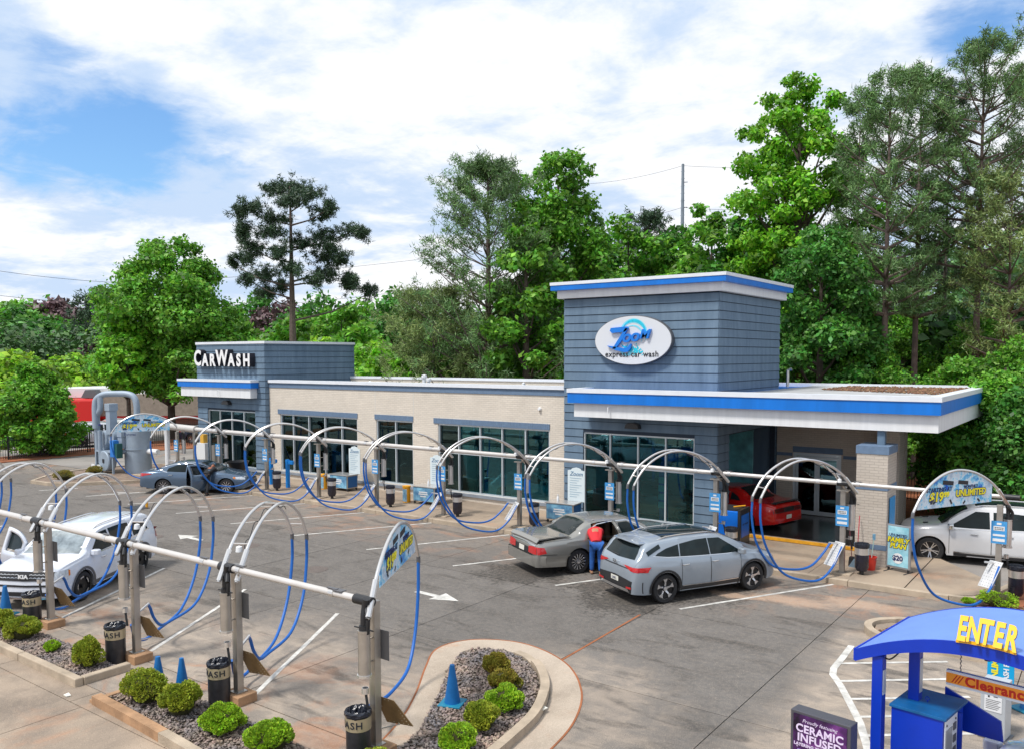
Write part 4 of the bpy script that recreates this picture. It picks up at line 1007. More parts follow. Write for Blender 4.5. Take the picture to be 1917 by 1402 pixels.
    for z in (1.5, 1.86): MB().tube([(0, 0, z), (cpos.x * 0.8, cpos.y * 0.8, z)], 0.014, 6).build('bracket_arm', M_steel, t)
    ptop = cpos + Vector((0, 0, zt))
    pip = -fdir * 0.12 + Vector((0, 0, 2.5))
    MB().tube(cat_rom([ptop + Vector((0, 0, -0.02)), ptop + Vector((0, 0, 0.22)), cpos * 0.9 + Vector((0, 0, 2.36)), pip + (u * -0.12)], 5), 0.050, 9).build('feed_hose', M_black, t, smooth=True)
    MB().tube(cat_rom([ptop + Vector((0.07, 0, -0.02)), ptop + Vector((0.09, 0, 0.2)), S(-0.22, 2.36, 0.05), S(arcs[0][0], arcs[0][1] + dz, 0.0)], 5), 0.036, 8).build('feed_hose', M_black, t, smooth=True)
    MB().lathe([(0.0, 0.0), (0.075, 0.0), (0.075, 0.07), (0.0, 0.07)], (cpos.x, cpos.y, zt + 0.031), 12).build('hose_collar', M_black, t)
    MB().box((cpos.x - 0.2, cpos.y - 0.012, zt + 0.04), (cpos.x + 0.2, cpos.y + 0.012, zt + 0.055)).build('toggle_bar', M_black, t)
    # cup ring and dangling brush below
    cc = cpos * 0.95
    MB().lathe([(0.055, 0.0), (0.055, 0.09), (0.047, 0.09), (0.047, 0.0)], (cc.x, cc.y, 1.05), 12).build('tool_ring', M_tube, t)
    MB().box((min(cc.x, 0) - 0.05, cc.y - 0.01 if abs(cc.y) > 0.02 else -0.01, 1.05), (max(cc.x, 0) + 0.02, cc.y + 0.02, 1.075)).build('tool_shelf', M_tube, t)
    MB().tube([(cc.x, cc.y, 1.1), (cc.x + 0.03, cc.y, 0.95), (cc.x + 0.05, cc.y + 0.01, 0.78)], 0.022, 7).build('hanging_tool', M_black, t)
    # instruction plate on the stall side
    pm = face_m((0, 0, 0), side)
    c0 = fdir * 0.085
    if near:
        MB().obox(Matrix.Translation(Vector((0, 0, 1.72)) + fdir * 0.10 + fx * (-0.10)) @ pm.to_3x3().to_4x4(), 0.22, 0.46, 0.008).build('instruction_plate', mat('plate back grey', (0.22, 0.22, 0.23), 0.45, metal=0.4), t, bevel=0.02)
    else:
        pl = MB().obox(Matrix.Translation(Vector((0, 0, 1.74)) + c0) @ pm.to_3x3().to_4x4(), 0.34, 0.56, 0.008).build('instruction_plate', M_sign_blue, t)
        for k, (z, hh, ww) in enumerate(((0.215, 0.05, 0.10), (0.10, 0.11, 0.24), (-0.07, 0.05, 0.26), (-0.19, 0.07, 0.26))):
            MB().obox(Matrix.Translation(Vector((0, 0, 1.74 + z)) + fdir * 0.092) @ pm.to_3x3().to_4x4(), ww, hh, 0.004).build('print_panel', M_sign_white, pl)
        for k, z in enumerate((0.12, 0.08)):
            for jx in range(5):
                MB().obox(Matrix.Translation(Vector((0, 0, 1.74 + z)) + fdir * 0.096 + fx * (-0.08 + 0.04 * jx)) @ pm.to_3x3().to_4x4(), 0.028, 0.02, 0.003).build('print_mark', M_ink, pl)
    if banner:
        # printed panel filling the arch
        low = [(0.30 + (2.86 - 0.30) * i / 10, 2.62 + dz + (0.04 if i < 10 else -0.02) - 0.06 * math.sin(math.pi * i / 10) * 0) for i in range(11)]
        top = [(p.x, p.y + dz - 0.035) for p in pts if 0.30 < p.x < 2.86]
        low = [(0.34, 2.76 + dz), (0.30, 2.52 + dz), (2.88, 2.52 + dz)]
        if near: low = [(0.30, 2.50 + dz), (2.88, 2.46 + dz)]
        poly = [(0.34, 2.52 + dz)] + [p for p in top] + [(2.86, 2.50 + dz)]
        k = len(poly); vs = [S(s, z, -0.008) for s, z in poly] + [S(s, z, 0.008) for s, z in poly]
        bn = MB().add(vs, [tuple(range(k)), tuple(reversed(range(k, 2 * k)))] + [(i, (i + 1) % k, (i + 1) % k + k, i + k) for i in range(k)]).build('banner', M_banner, t)
        for sg in (1, -1):
            nd = ang + 90 * sg
            nv = Vector((math.cos(R(nd)), math.sin(R(nd)), 0)); off = nv * 0.014
            xx = Vector((-nv.y, nv.x, 0)); flip = 1 if xx.dot(u) > 0 else -1
            def place(s, z): v = S(s, z + dz) + off; return face_m(v, nd)
            c1 = 1.05 if flip > 0 else 2.15; c2 = 2.12 if flip > 0 else 1.08
            # pale car body drawing behind the words
            for (sa, za, w_, h_) in ((1.35, 3.06, 0.34, 0.09), (1.86, 3.08, 0.36, 0.10)):
                MB().obox(place(sa, za) @ Matrix.Rotation(0.12 * flip, 4, 'Z'), w_, h_, 0.003).build('print_window', M_ink, bn)
            for (sa, za, rr) in ((0.8, 2.60, 0.045), (1.3, 2.58, 0.04), (1.75, 2.62, 0.05), (2.3, 2.64, 0.045)):
                MB().obox(place(sa, za) @ Matrix.Rotation(sa * 3, 4, 'Z'), rr * 2.4, rr, 0.003).build('print_splash', M_ink, bn)
            text('lettering', 'STARTING AT', 0.135, M_navy, place(c1, 2.93), bn, extrude=0.003, offset=0.004, shear=0.15)
            text('lettering', '$19', 0.30, M_navy, place(c1 - 0.10 * flip, 2.755), bn, extrude=0.002, offset=0.026, shear=0.15)
            text('lettering', '$19', 0.30, M_yellow_t, place(c1 - 0.10 * flip, 2.755), bn, extrude=0.005, offset=0.010, shear=0.15)
            text('lettering', '99', 0.17, M_yellow_t, place(c1 + 0.24 * flip, 2.80), bn, extrude=0.005, offset=0.008, shear=0.15)
            text('lettering', 'MONTHLY', 0.10, M_navy, place(c2, 2.95), bn, extrude=0.003, offset=0.003)
            text('lettering', 'UNLIMITED', 0.22, M_navy, place(c2, 2.80), bn, extrude=0.002, offset=0.022, shear=0.1, sx=0.92)
            text('lettering', 'UNLIMITED', 0.22, M_yellow_t, place(c2, 2.80), bn, extrude=0.005, offset=0.006, shear=0.1, sx=0.92)
    return t
farS = station(240, -90)
far_x = [-34.65, -31.12, -27.6, -24.13, -20.59, -17.06, -13.4, -9.80, -6.14]
FAR_LAB = ['steel vacuum arch in front of the left tower window, near the blue grey sedan', 'steel vacuum arch by the blue posts at the corner of the left tower', 'steel vacuum arch before the left five-pane window', 'steel vacuum arch between the left window and the narrow window',
           'steel vacuum arch just left of the long right brick-wall window', 'steel vacuum arch beside the long right brick-wall window, before the tower', 'steel vacuum arch whose hoses drop behind the grey sedan', 'steel vacuum arch beside the blue box, hoses behind the silver SUV', 'steel vacuum arch in front of the brick pillar and red coupe']
for i, x in enumerate(far_x):
    o = farS if i == 0 else copy_tree(farS)
    o.location = (x, 23.62, 0.02); tag(o, FAR_LAB[i], 'vacuum station', 'double-arch vacuum stations')
fb = station(240, -90, banner=True); fb.location = (-2.42, 23.62, 0.02)
tag(fb, 'vacuum arch with splash-printed banner, rightmost of the far row by the white SUV', 'vacuum station', 'double-arch vacuum stations')
fb2 = copy_tree(fb); fb2.location = (-38.15, 23.62, 0.02); tag(fb2, 'vacuum arch with printed banner in front of the grey tank at far left', 'vacuum station', 'double-arch vacuum stations')
ARCN = [(s * 1.06, z - 0.10 if s < 2.9 else z - 0.10) for s, z in ARC]
nearS = station(120.5, 90, near=True, arcs=ARCN)
NL = ['steel vacuum arch nearest but one, behind the small cones, with its TRASH can', 'steel vacuum arch right of the white SUV over the empty stall', 'steel vacuum arch rising in front of the white SUV bonnet', 'steel vacuum arch at left edge, left of the white SUV', 'far steel vacuum arch cut by the left edge of the frame']
near_x = [-12.58, -15.98, -19.65, -23.2, -26.8]
for i, x in enumerate(near_x):
    o = nearS if i == 0 else copy_tree(nearS)
    o.location = (x, 8.85 + 0.02 * i, 0.0); tag(o, NL[i], 'vacuum station', 'double-arch vacuum stations')
nb = station(120.5, 90, near=True, banner=True, arcs=ARCN); nb.location = (-9.12, 8.84, 0); tag(nb, 'nearest vacuum arch with splash-printed banner and one hanging hose', 'vacuum station', 'double-arch vacuum stations')

# header pipes
def header(name, xs, y, z, r0, r1, label, coup=True, over=0.0):
    t = empty(name, (xs[0], y, 0)); tag(t, label, 'pipe')
    n = len(xs)
    for i in range(n - 1):
        f0, f1 = i / (n - 1), (i + 1) / (n - 1); ra = r0 + (r1 - r0) * (f0 + f1) / 2
        x0, x1 = xs[i] - xs[0], xs[i + 1] - xs[0]; sg = 1 if x1 > x0 else -1
        MB().tube([(x0 + 0.12 * sg, 0, z), (x1 - 0.22 * sg, 0, z)], ra, 14).build('pipe_section', M_pipe, t, smooth=True)
        MB().tube([(x1 - 0.24 * sg, 0, z), (x1 + 0.13 * sg, 0, z)], ra + 0.022, 12).build('rubber_coupler', M_black, t, smooth=True)
        for xx in (x1 - 0.75 * sg, x1 + 0.30 * sg):
            if abs(xx) > abs(xs[-1] - xs[0]): continue
            MB().tube([(xx - 0.05, 0, z), (xx + 0.05, 0, z)], ra + 0.009, 12).build('pipe_band', M_tube, t)
            MB().box((xx - 0.11, -0.03, z + ra + 0.012), (xx + 0.11, 0.03, z + ra + 0.026)).build('clamp_plate', M_darkg, t)
    return t
h1 = header('header_pipe', [-36.9] + [x + 0.03 for x in far_x] + [-2.15], 23.78, 2.62, 0.105, 0.05, 'long white steel header pipe along the far row of vacuum arches')
MB().tube([(0.15, 0, 2.62), (-2.2, 0, 2.66), (-3.2, -0.05, 2.66)], 0.17, 14).build('pipe_section', M_pipe, h1, smooth=True)
MB().tube([(-2.4, -0.0, 2.55), (-2.4, 0, 0.0)], 0.13, 10).build('support_leg', M_sign_white, h1)
h2 = header('header_pipe', [-30.3, -26.8 + 0.02, -23.2 + 0.02, -19.65 + 0.02, -15.98 + 0.02, -12.58 + 0.02, -9.14], 8.70, 2.44, 0.085, 0.052, 'steel header pipe along the near row of vacuum arches')
for s in (0.34,): MB().box((-9.5 + 30.3 - s, -0.06, 2.50), (-9.5 + 30.3 - s + 0.2, 0.06, 2.512)).build('clamp_plate', M_darkg, h2)

# ------------------------------------------------------------------ trash cans
def trash_near():
    t = empty('trash_can')
    MB().lathe([(0.0, 0.0), (0.185, 0.0), (0.19, 0.03), (0.19, 0.86), (0.175, 0.86), (0.17, 0.70), (0.0, 0.66)], n=26).build('body', mat('charcoal drum', (0.03, 0.03, 0.034), 0.3, var=0.5, vscale=4), t, smooth=True)
    MB().lathe([(0.196, 0.58), (0.196, 0.80), (0.191, 0.80), (0.191, 0.58)], n=26, cap=False).build('label_band', M_brass, t, smooth=True)
    b = MB(); k = 30; rg = random.Random(4); pr = []
    for j, (r, z) in enumerate(((0.192, 0.80), (0.206, 0.83), (0.205, 0.88), (0.19, 0.905), (0.17, 0.89), (0.15, 0.80), (0.10, 0.72), (0.04, 0.70))):
        for i in range(k):
            a = 2 * math.pi * i / k; rr = r * (1 + rg.uniform(-0.03, 0.03) * (1 + (j > 3) * 3)); b.v.append((rr * math.cos(a), rr * math.sin(a), z + rg.uniform(-0.012, 0.012) * (1 + (j > 3) * 2)))
    for j in range(7):
        for i in range(k): b.f.append((j * k + i, j * k + (i + 1) % k, (j + 1) * k + (i + 1) % k, (j + 1) * k + i))
    b.f.append(tuple(7 * k + i for i in range(k)))
    b.build('bag', M_bag, t)
    kb = MB().tube([(-0.19, 0.04, 0.86), (-0.25, 0.06, 0.84), (-0.29, 0.05, 0.77)], [0.03, 0.025, 0.012], 6).build('bag_knot', M_bag, t)
    # letters stand on the curved band, read from the driveway
    for i, ch in enumerate('TRASH'):
        a = R(-84 + (i - 1.8) * 30)
        text('lettering', ch, 0.165, M_ink, face_m((0.199 * math.cos(a), 0.199 * math.sin(a), 0.69), math.degrees(a)), t, extrude=0.002, offset=0.003, sx=0.95)
    return t
tn = trash_near()
TL = ['black trash can with brassy TRASH band at the nearest banner arch', 'black trash can with brassy TRASH band behind the middle shrubs', 'black trash can with TRASH band at the end of the planting strip', 'black trash can with bag over its band in front of the white SUV']
for i, (x, y) in enumerate(((-9.16, 8.52), (-12.72, 8.55), (-16.2, 8.55), (-19.95, 8.62))):
    o = tn if i == 0 else copy_tree(tn); o.location = (x, y, 0.03 if i in (0,) else 0.0); o.scale = (1.0, 1.0, 0.88)
    o.rotation_euler.z = R((-22, 0, 0, 0)[i]) ; tag(o, TL[i], 'trash can', 'trash cans at the near posts')
def trash_far():
    t = empty('trash_can')
    MB().lathe([(0.0, 0.1), (0.13, 0.1), (0.18, 0.2), (0.18, 0.58), (0.175, 0.58), (0.0, 0.56)], n=20).build('body', mat('black drum', (0.015, 0.016, 0.03), 0.25, var=0.4, vscale=4), t, smooth=True)
    MB().lathe([(0.183, 0.56), (0.183, 0.76), (0.17, 0.76), (0.17, 0.56)], n=20, cap=False).build('label_band', M_tube, t, smooth=True)
    MB().lathe([(0.186, 0.74), (0.196, 0.76), (0.196, 0.85), (0.18, 0.86), (0.165, 0.80), (0.0, 0.74)], n=20).build('bag', M_bag, t)
    MB().tube([(0, 0, 0), (0, 0, 0.11)], 0.06, 8).build('pedestal', M_black, t)
    return t
tf = trash_far()
FL = ['black trash can at the arch by the left tower corner', 'black trash can next to the left detailing cart', 'black trash can by the narrow middle window', 'black trash can left of the yellow drum cart at the long window', 'black trash can beside the yellow tub, left of the grey sedan', 'black trash can by the brick pillar, beside the broom', 'black trash can at the rightmost vacuum arch, before the white SUV', 'black trash can beside the blue box kiosk']
for i, (x, y) in enumerate(((-30.7, 23.85), (-27.05, 23.85), (-23.6, 23.85), (-20.1, 23.85), (-16.6, 23.85), (-5.68, 23.85), (-2.05, 23.95), (-9.4, 23.85))):
    o = tf if i == 0 else copy_tree(tf); o.location = (x, y, 0.15 if i != 6 else 0.05); tag(o, FL[i], 'trash can', 'trash cans along the far sidewalk')

# ------------------------------------------------------------------ vacuum producers and tank, far left
tk = empty('separator_tank', (-41.95, 23.7, 0.12)); tag(tk, 'tall grey cylindrical dust tank behind the far banner arch', 'tank')
MB().lathe([(0.0, 0.0), (0.66, 0.0), (0.66, 1.22), (0.69, 1.22), (0.69, 1.27), (0.66, 1.27), (0.66, 2.75), (0.30, 3.0), (0.0, 3.02)], n=36).build('drum', M_gpaint, tk, smooth=30)
MB().tube([(-0.1, -0.62, 1.12), (-0.25, -0.85, 1.12), (-0.5, -0.95, 1.12)], 0.12, 12).build('inlet_stub', M_gpaint, tk)
MB().tube([(0.55, 0.2, 1.12), (1.4, 0.3, 1.12)], 0.14, 12).build('inlet_stub', M_sign_white, tk)
text('lettering', 'Eurovac', 0.2, M_navy, face_m((0.34, -0.60, 2.05), -60), tk, extrude=0.002)
rp = MB().tube(cat_rom([(0, 0, 2.95), (0, 0, 3.5), (-0.12, -0.05, 3.92), (-0.45, -0.2, 4.1), (-1.1, -0.5, 4.12), (-1.65, -0.85, 4.08), (-1.98, -1.08, 3.85), (-2.05, -1.15, 3.4), (-2.05, -1.15, 2.3)], 5), 0.16, 14).build('riser_duct', M_gpaint, tk, smooth=True)
bl = empty('vacuum_blower', (-43.95, 22.75, 0.12)); tag(bl, 'grey double blower unit with ducts and rectangular stack', 'blower')
MB().lathe([(0.0, -0.22), (0.50, -0.22), (0.54, -0.18), (0.54, 0.18), (0.50, 0.22), (0.0, 0.22)], (0.95, -0.15, 0.62), 30, 'y').build('blower_housing', M_gpaint, bl, smooth=30)
MB().box((0.87, -0.40, 0.55), (1.03, -0.371, 0.75)).build('motor_plate', M_ink, bl)
MB().lathe([(0.0, -0.22), (0.42, -0.22), (0.45, 0.0), (0.42, 0.2), (0.0, 0.2)], (0.35, 0.15, 1.75), 24, 'y').build('blower_housing', M_gpaint, bl, smooth=30)
MB().lathe([(0.0, -0.22), (0.35, -0.22), (0.38, 0.0), (0.35, 0.2), (0.0, 0.2)], (0.95, 0.25, 1.85), 24, 'y').build('blower_housing', M_gpaint, bl, smooth=30)
MB().box((0.72, -0.05, 2.0), (1.12, 0.35, 3.5)).build('stack', M_gpaint, bl, bevel=0.01)
MB().box((0.68, -0.09, 3.25), (1.16, 0.39, 3.62)).build('stack_cap', M_gpaint, bl, bevel=0.01)
MB().box((1.55, 0.1, 1.3), (1.95, 0.5, 2.05)).build('stack', M_gpaint, bl, bevel=0.01)
MB().box((1.52, 0.07, 1.9), (1.98, 0.53, 2.3)).build('stack_cap', M_gpaint, bl, bevel=0.01)
MB().tube(cat_rom([(-0.1, -0.1, 0.0), (-0.1, -0.1, 2.6), (-0.05, -0.1, 2.95), (0.15, -0.08, 3.2), (0.2, -0.05, 3.4), (0.2, -0.05, 3.95)], 5), 0.15, 12).build('duct', M_gpaint, bl, smooth=True)
MB().lathe([(0.17, 0), (0.2, 0), (0.2, 0.05), (0.17, 0.05)], (-0.1, -0.1, 2.45), 14).build('duct_flange', mat('violet flange', (0.12, 0.1, 0.4), 0.5), bl)
MB().tube([(0.45, -0.25, 0.5), (0.45, -0.25, 2.2)], 0.11, 10).build('duct', M_gpaint, bl, smooth=True)
MB().box((0.05, -0.3, 1.08), (1.7, 0.45, 1.16)).build('deck', M_gpaint, bl)
for x, y in ((0.02, -0.32), (0.55, -0.32), (1.66, -0.30), (0.02, 0.40), (1.66, 0.40)): MB().box((x, y, 0), (x + 0.09, y + 0.09, 1.079)).build('leg', M_gpaint, bl)
for x in (-0.16, 0.42): MB().box((x, -0.45, 0.0), (x + 0.34, -0.40, 0.42)).build('foot_plate', M_sign_white, bl)
MB().prism([(-0.05, 0), (0.55, 0), (0.35, -0.4), (0.1, -0.4)], -0.15, 0.15, Matrix.Translation((0.1, 0.1, 1.45)) @ RX).build('hopper', M_gpaint, bl)
MB().box((1.6, -0.35, 0.9), (1.95, -0.05, 1.75)).build('motor_box', mat('motor blue', srgb(40, 120, 200), 0.5), bl)
MB().box((1.96, -0.3, 0.85), (2.2, 0.0, 1.6)).build('motor_box', mat('motor teal', srgb(20, 80, 80), 0.5), bl)
# electrical rack and white cabinet
ek = empty('electrical_rack', (-38.95, 25.6, 0.1)); tag(ek, 'white cabinet between two steel posts behind the grey blue sedan', 'cabinet')
MB().box((-0.95, 0, 0), (-0.72, 0.2, 2.05)).build('post', M_steel, ek); MB().box((0.72, 0, 0), (0.98, 0.2, 1.5)).build('post', M_steel, ek)
MB().box((-0.7, 0.02, 0.35), (0.1, 0.22, 1.55)).build('cabinet', M_sign_white, ek, bevel=0.01); MB().box((-0.35, 0.05, 1.56), (-0.05, 0.3, 2.0)).build('beacon', mat('beacon yellow', srgb(225, 175, 70), 0.5), ek)
MB().box((-0.72, -0.02, 1.5), (-0.60, 0.1, 1.95)).build('meter', M_blackp, ek)
# ------------------------------------------------------------------ vehicles
M_tyre = mat('tyre rubber', (0.016, 0.016, 0.018), 0.7, var=0.3, vscale=10)
M_alloy = mat('machined alloy', (0.62, 0.62, 0.64), 0.25, metal=0.85)
M_rimdark = mat('dark rim', (0.02, 0.02, 0.022), 0.35, metal=0.4)
M_carglass = mat('car glass', (0.012, 0.020, 0.022), 0.05, spec=0.22, var=0.5, vscale=1.4)
M_trim = mat('black trim', (0.022, 0.022, 0.024), 0.42)
M_under = mat('underbody', (0.010, 0.010, 0.011), 0.9)
M_chrome = mat('chrome', (0.72, 0.73, 0.75), 0.12, metal=1.0)
M_tail = mat('red tail lens', (0.50, 0.012, 0.014), 0.12, coat=0.6)
M_lens = mat('clear lamp lens', (0.62, 0.66, 0.70), 0.08, spec=0.8, coat=0.6, var=0.25, vscale=16)
M_amber = mat('amber lens', (0.75, 0.22, 0.03), 0.2)
M_plate = mat('number plate', (0.72, 0.70, 0.62), 0.5)
M_tan = mat('tan upholstery', (0.34, 0.26, 0.18), 0.7, var=0.2)
M_dkint = mat('dark upholstery', (0.02, 0.02, 0.024), 0.7)
def paint(name, col, rough=0.28, metal=0.25):
    return mat(name, col, rough, metal=metal, coat=0.8, var=0.05, vscale=1.2)
def lerpx(tbl, x): return float(np.interp(x, [t[0] for t in tbl], [t[1] for t in tbl]))
def crv(tbl, x):
    """smooth monotone-ish interpolation"""
    xs = [t[0] for t in tbl]; ys = [t[1] for t in tbl]
    if x <= xs[0]: return ys[0]
    if x >= xs[-1]: return ys[-1]
    i = max(j for j in range(len(xs)) if xs[j] <= x); i = min(i, len(xs) - 2)
    h = xs[i + 1] - xs[i]; d = (ys[i + 1] - ys[i]) / h
    def sl(j):
        if j == 0: return (ys[1] - ys[0]) / (xs[1] - xs[0])
        if j == len(xs) - 1: return (ys[-1] - ys[-2]) / (xs[-1] - xs[-2])
        a = (ys[j] - ys[j - 1]) / (xs[j] - xs[j - 1]); b = (ys[j + 1] - ys[j]) / (xs[j + 1] - xs[j])
        return 0.0 if a * b <= 0 else 2 * a * b / (a + b)
    m0, m1 = sl(i), sl(i + 1); t = (x - xs[i]) / h
    return (2 * t ** 3 - 3 * t * t + 1) * ys[i] + (t ** 3 - 2 * t * t + t) * h * m0 + (-2 * t ** 3 + 3 * t * t) * ys[i + 1] + (t ** 3 - t * t) * h * m1

NL_, NG, NT = 8, 6, 6
def car(spec, M_body, label, x, y, heading, group=None, detail=True):
    """x, y: ground point under the middle of the rear axle; heading: way the nose points"""
    root = empty('parked_car', (x, y, spec.get('z', 0.0)), R(heading)); tag(root, label, spec.get('cat', 'car'), group)
    L, wb, xr, wr, W = spec['L'], spec['wb'], spec['xr'], spec['wr'], spec['W']
    xf = xr + wb; top, belt, plan, sill = spec['top'], spec['belt'], spec['plan'], spec['sill']
    arch = wr + 0.055
    st = set(np.round(np.linspace(0.0, L, 74), 3)) | {0.015, 0.04, 0.08, L - 0.015, L - 0.04, L - 0.08}
    for xc in (xr, xf):
        for k in range(-6, 7): st.add(round(xc + arch * math.sin(k * math.pi / 12.0), 3))
        st.add(round(xc - arch - 0.004, 3)); st.add(round(xc + arch + 0.004, 3))
    for d in spec['doors']: st.add(d[0]); st.add(d[1])
    st = sorted(st); xs = [st[0]]
    for v in st[1:]:
        if v - xs[-1] > 0.0035: xs.append(v)
    G = []
    for xx in xs:
        T = crv(top, xx); Bz = min(crv(belt, xx), T - 0.05); Wb = crv(plan, xx) * W / 2
        lo = lerpx(sill, xx)
        for xc in (xr, xf):
            if abs(xx - xc) < arch: lo = max(lo, wr - 0.01 + math.sqrt(max(0, arch ** 2 - (xx - xc) ** 2)))
        lo = min(lo, Bz - 0.06)
        half = []
        for k in range(NL_):
            f = k / (NL_ - 1); zz = lo + (Bz - lo) * f; h = (zz - 0.2) / (Bz - 0.2)
            sh = 0.955 + 0.045 * math.sin(min(1, max(0, h) / 0.62) * math.pi / 2) if h < 0.62 else 1.0 - 0.042 * ((h - 0.62) / 0.38) ** 1.6
            crease = 0.006 * math.exp(-((h - 0.80) / 0.05) ** 2)
            half.append((Wb * (sh + crease), zz))
        Wsh = half[-1][0]; T1 = Bz + max(0.02, (T - Bz) * 0.86 if T - Bz > 0.25 else (T - Bz) * 0.55)
        tum = spec.get('tumble', 0.36)
        Wg = Wsh - 0.012 - max(0.0, T1 - Bz) * tum
        for k in range(1, NG + 1):
            f = k / NG; half.append((Wsh - 0.012 * min(1, f * 6) - (Wsh - 0.012 - Wg) * (f ** 1.12), Bz + (T1 - Bz) * f))
        for k in range(1, NT + 1):
            f = k / NT; a = f * math.pi / 2
            yy = Wg * (1 - f) ** 1.0 if f > 0.999 else Wg * (1 - f ** 1.15)
            half.append((yy, T1 + (T - T1) * (1 - (1 - f) ** 2.6)))
        ring = [(xx, -a, z) for a, z in half] + [(xx, a, z) for a, z in reversed(half[:-1])]
        G.append(ring)
    nr = len(G[0]); MBb = MB(); idx = {}
    V = [p for r in G for p in r]
    faces = {'body': []}; doors = {}
    nlow = NL_ - 1
    for i in range(len(xs) - 1):
        xm = (xs[i] + xs[i + 1]) / 2
        for j in range(nr - 1):
            f = (i * nr + j, i * nr + j + 1, (i + 1) * nr + j + 1, (i + 1) * nr + j)
            side = -1 if j < nr // 2 else 1; jj = j if side < 0 else nr - 2 - j
            key = 'body'
            if jj < nlow + NG:
                for di, d in enumerate(spec['doors']):
                    if d[0] < xm < d[1]:
                        key = (di, side)
                        if jj >= nlow and jj < nlow + NG - 1 and spec.get('open', {}).get(key, 0) and d[0] + 0.09 < xm < d[1] - 0.09: key = 'void'
            faces.setdefault(key, []).append(f)
    full = [f for v in faces.values() for f in v]
    capr = tuple(range(nr)); capf = tuple((len(xs) - 1) * nr + k for k in reversed(range(nr)))
    faces['body'] += [capr, capf]; full += [capr, capf]
    bvh = BVHTree.FromPolygons([Vector(p) for p in V], full)
    def sub(name, fs, m, parent, off=(0, 0, 0)):
        used = sorted({i for f in fs for i in f}); mp = {v: k for k, v in enumerate(used)}
        me = bpy.data.meshes.new(name); me.from_pydata([tuple(Vector(V[i]) - Vector(off)) for i in used], [], [tuple(mp[i] for i in f) for f in fs])
        me.materials.append(m); me.polygons.foreach_set('use_smooth', [True] * len(fs))
        o = bpy.data.objects.new(name, me); COL.objects.link(o); o.parent = parent; o.location = off
        bm = bmesh.new(); bm.from_mesh(me); bmesh.ops.recalc_face_normals(bm, faces=bm.faces)
        if name == 'door':
            for f in bm.faces:
                c = f.calc_center_median() + Vector(off)
                if f.normal.y * c.y < 0: f.normal_flip()
        bm.to_mesh(me); bm.free()
        try: me.set_sharp_from_angle(angle=R(58))
        except Exception: pass
        return o
    X0 = xr
    holder = {}
    def place(o): o.location.x -= X0; return o
    body = place(sub('body', faces['body'], M_body, root)); 
    dobj = {}
    opens = spec.get('open', {})
    for key, fs in faces.items():
        if key in ('body', 'void'): continue
        d = spec['doors'][key[0]]; hinge = (d[1], key[1] * crv(plan, d[1]) * W / 2 * 0.97, 0)
        o = sub('door', fs, M_body, root, hinge); o.location.x -= X0
        ang = opens.get(key, 0)
        if ang:
            o.modifiers.new('thickness', 'SOLIDIFY').thickness = -0.09
            o.rotation_euler.z = R(ang * (-1 if key[1] > 0 else 1))
        dobj[key] = (o, Vector(hinge))
    # --- conformed patches
    def hit(p, d):
        h = bvh.ray_cast(Vector(p), Vector(d)); return h[0], h[1]
    def patch(name, m, P, axis, parent=None, n=10, k=5, off=0.006, sides=(1,), conv=None, proud=None):
        """P: corner polylines (lower list, upper list) in the plane seen along axis:
        'side' -> (x,z); 'rear'/'front' -> (y,z); 'top' -> (x,y)"""
        lowl, upl = P
        outs = []
        for s in sides:
            def smp(pl, f):
                q = f * (len(pl) - 1); i = min(int(q), len(pl) - 2); t = q - i
                return (pl[i][0] + (pl[i + 1][0] - pl[i][0]) * t, pl[i][1] + (pl[i + 1][1] - pl[i][1]) * t)
            vs = []; ok = True
            for a in range(n + 1):
                lo_, up_ = smp(lowl, a / n), smp(upl, a / n)
                for b in range(k + 1):
                    t = b / k; u0, v0 = lo_[0] + (up_[0] - lo_[0]) * t, lo_[1] + (up_[1] - lo_[1]) * t
                    if axis == 'side': o_, d_ = (u0, s * 3, v0), (0, -s, 0)
                    elif axis == 'rear': o_, d_ = (-2, u0 * s, v0), (1, 0, 0)
                    elif axis == 'front': o_, d_ = (L + 2, u0 * s, v0), (-1, 0, 0)
                    else: o_, d_ = (u0, v0 * s, 4), (0, 0, -1)
                    h, nrm = hit(o_, d_)
                    if h is None: ok = False; h = Vector((min(max(o_[0], 0.0), L), o_[1] if axis != 'side' else s * W / 2 * 0.9, o_[2] if axis != 'top' else 1.0)); nrm = Vector(d_) * -1
                    if nrm.dot(Vector(d_)) > 0: nrm = -nrm
                    vs.append(h + nrm * off)
            fs = [(a * (k + 1) + b, (a + 1) * (k + 1) + b, (a + 1) * (k + 1) + b + 1, a * (k + 1) + b + 1) for a in range(n) for b in range(k)]
            par = parent(s) if callable(parent) else parent
            if par is None: par = (root, Vector((X0, 0, 0)))
            me = bpy.data.meshes.new(name); me.from_pydata([tuple(v - par[1]) for v in vs], [], fs); me.materials.append(m)
            me.polygons.foreach_set('use_smooth', [True] * len(fs))
            o = bpy.data.objects.new(name, me); COL.objects.link(o); o.parent = par[0]; outs.append(o)
        return outs
    def ln(name, pts, w, m, axis='side', sides=(1, -1), parent=None, off=0.004, k=None):
        lo_ = []; up_ = []
        for i, p in enumerate(pts):
            a = pts[max(i - 1, 0)]; b = pts[min(i + 1, len(pts) - 1)]; dx, dy = b[0] - a[0], b[1] - a[1]; q = math.hypot(dx, dy) or 1
            lo_.append((p[0] + dy / q * w / 2, p[1] - dx / q * w / 2)); up_.append((p[0] - dy / q * w / 2, p[1] + dx / q * w / 2))
        return patch(name, m, (lo_, up_), axis, sides=sides, n=max(2, (len(pts) - 1) * 3), k=k or (4 if w > 0.05 else 1), off=off + (0.005 if w > 0.05 else 0), parent=parent)
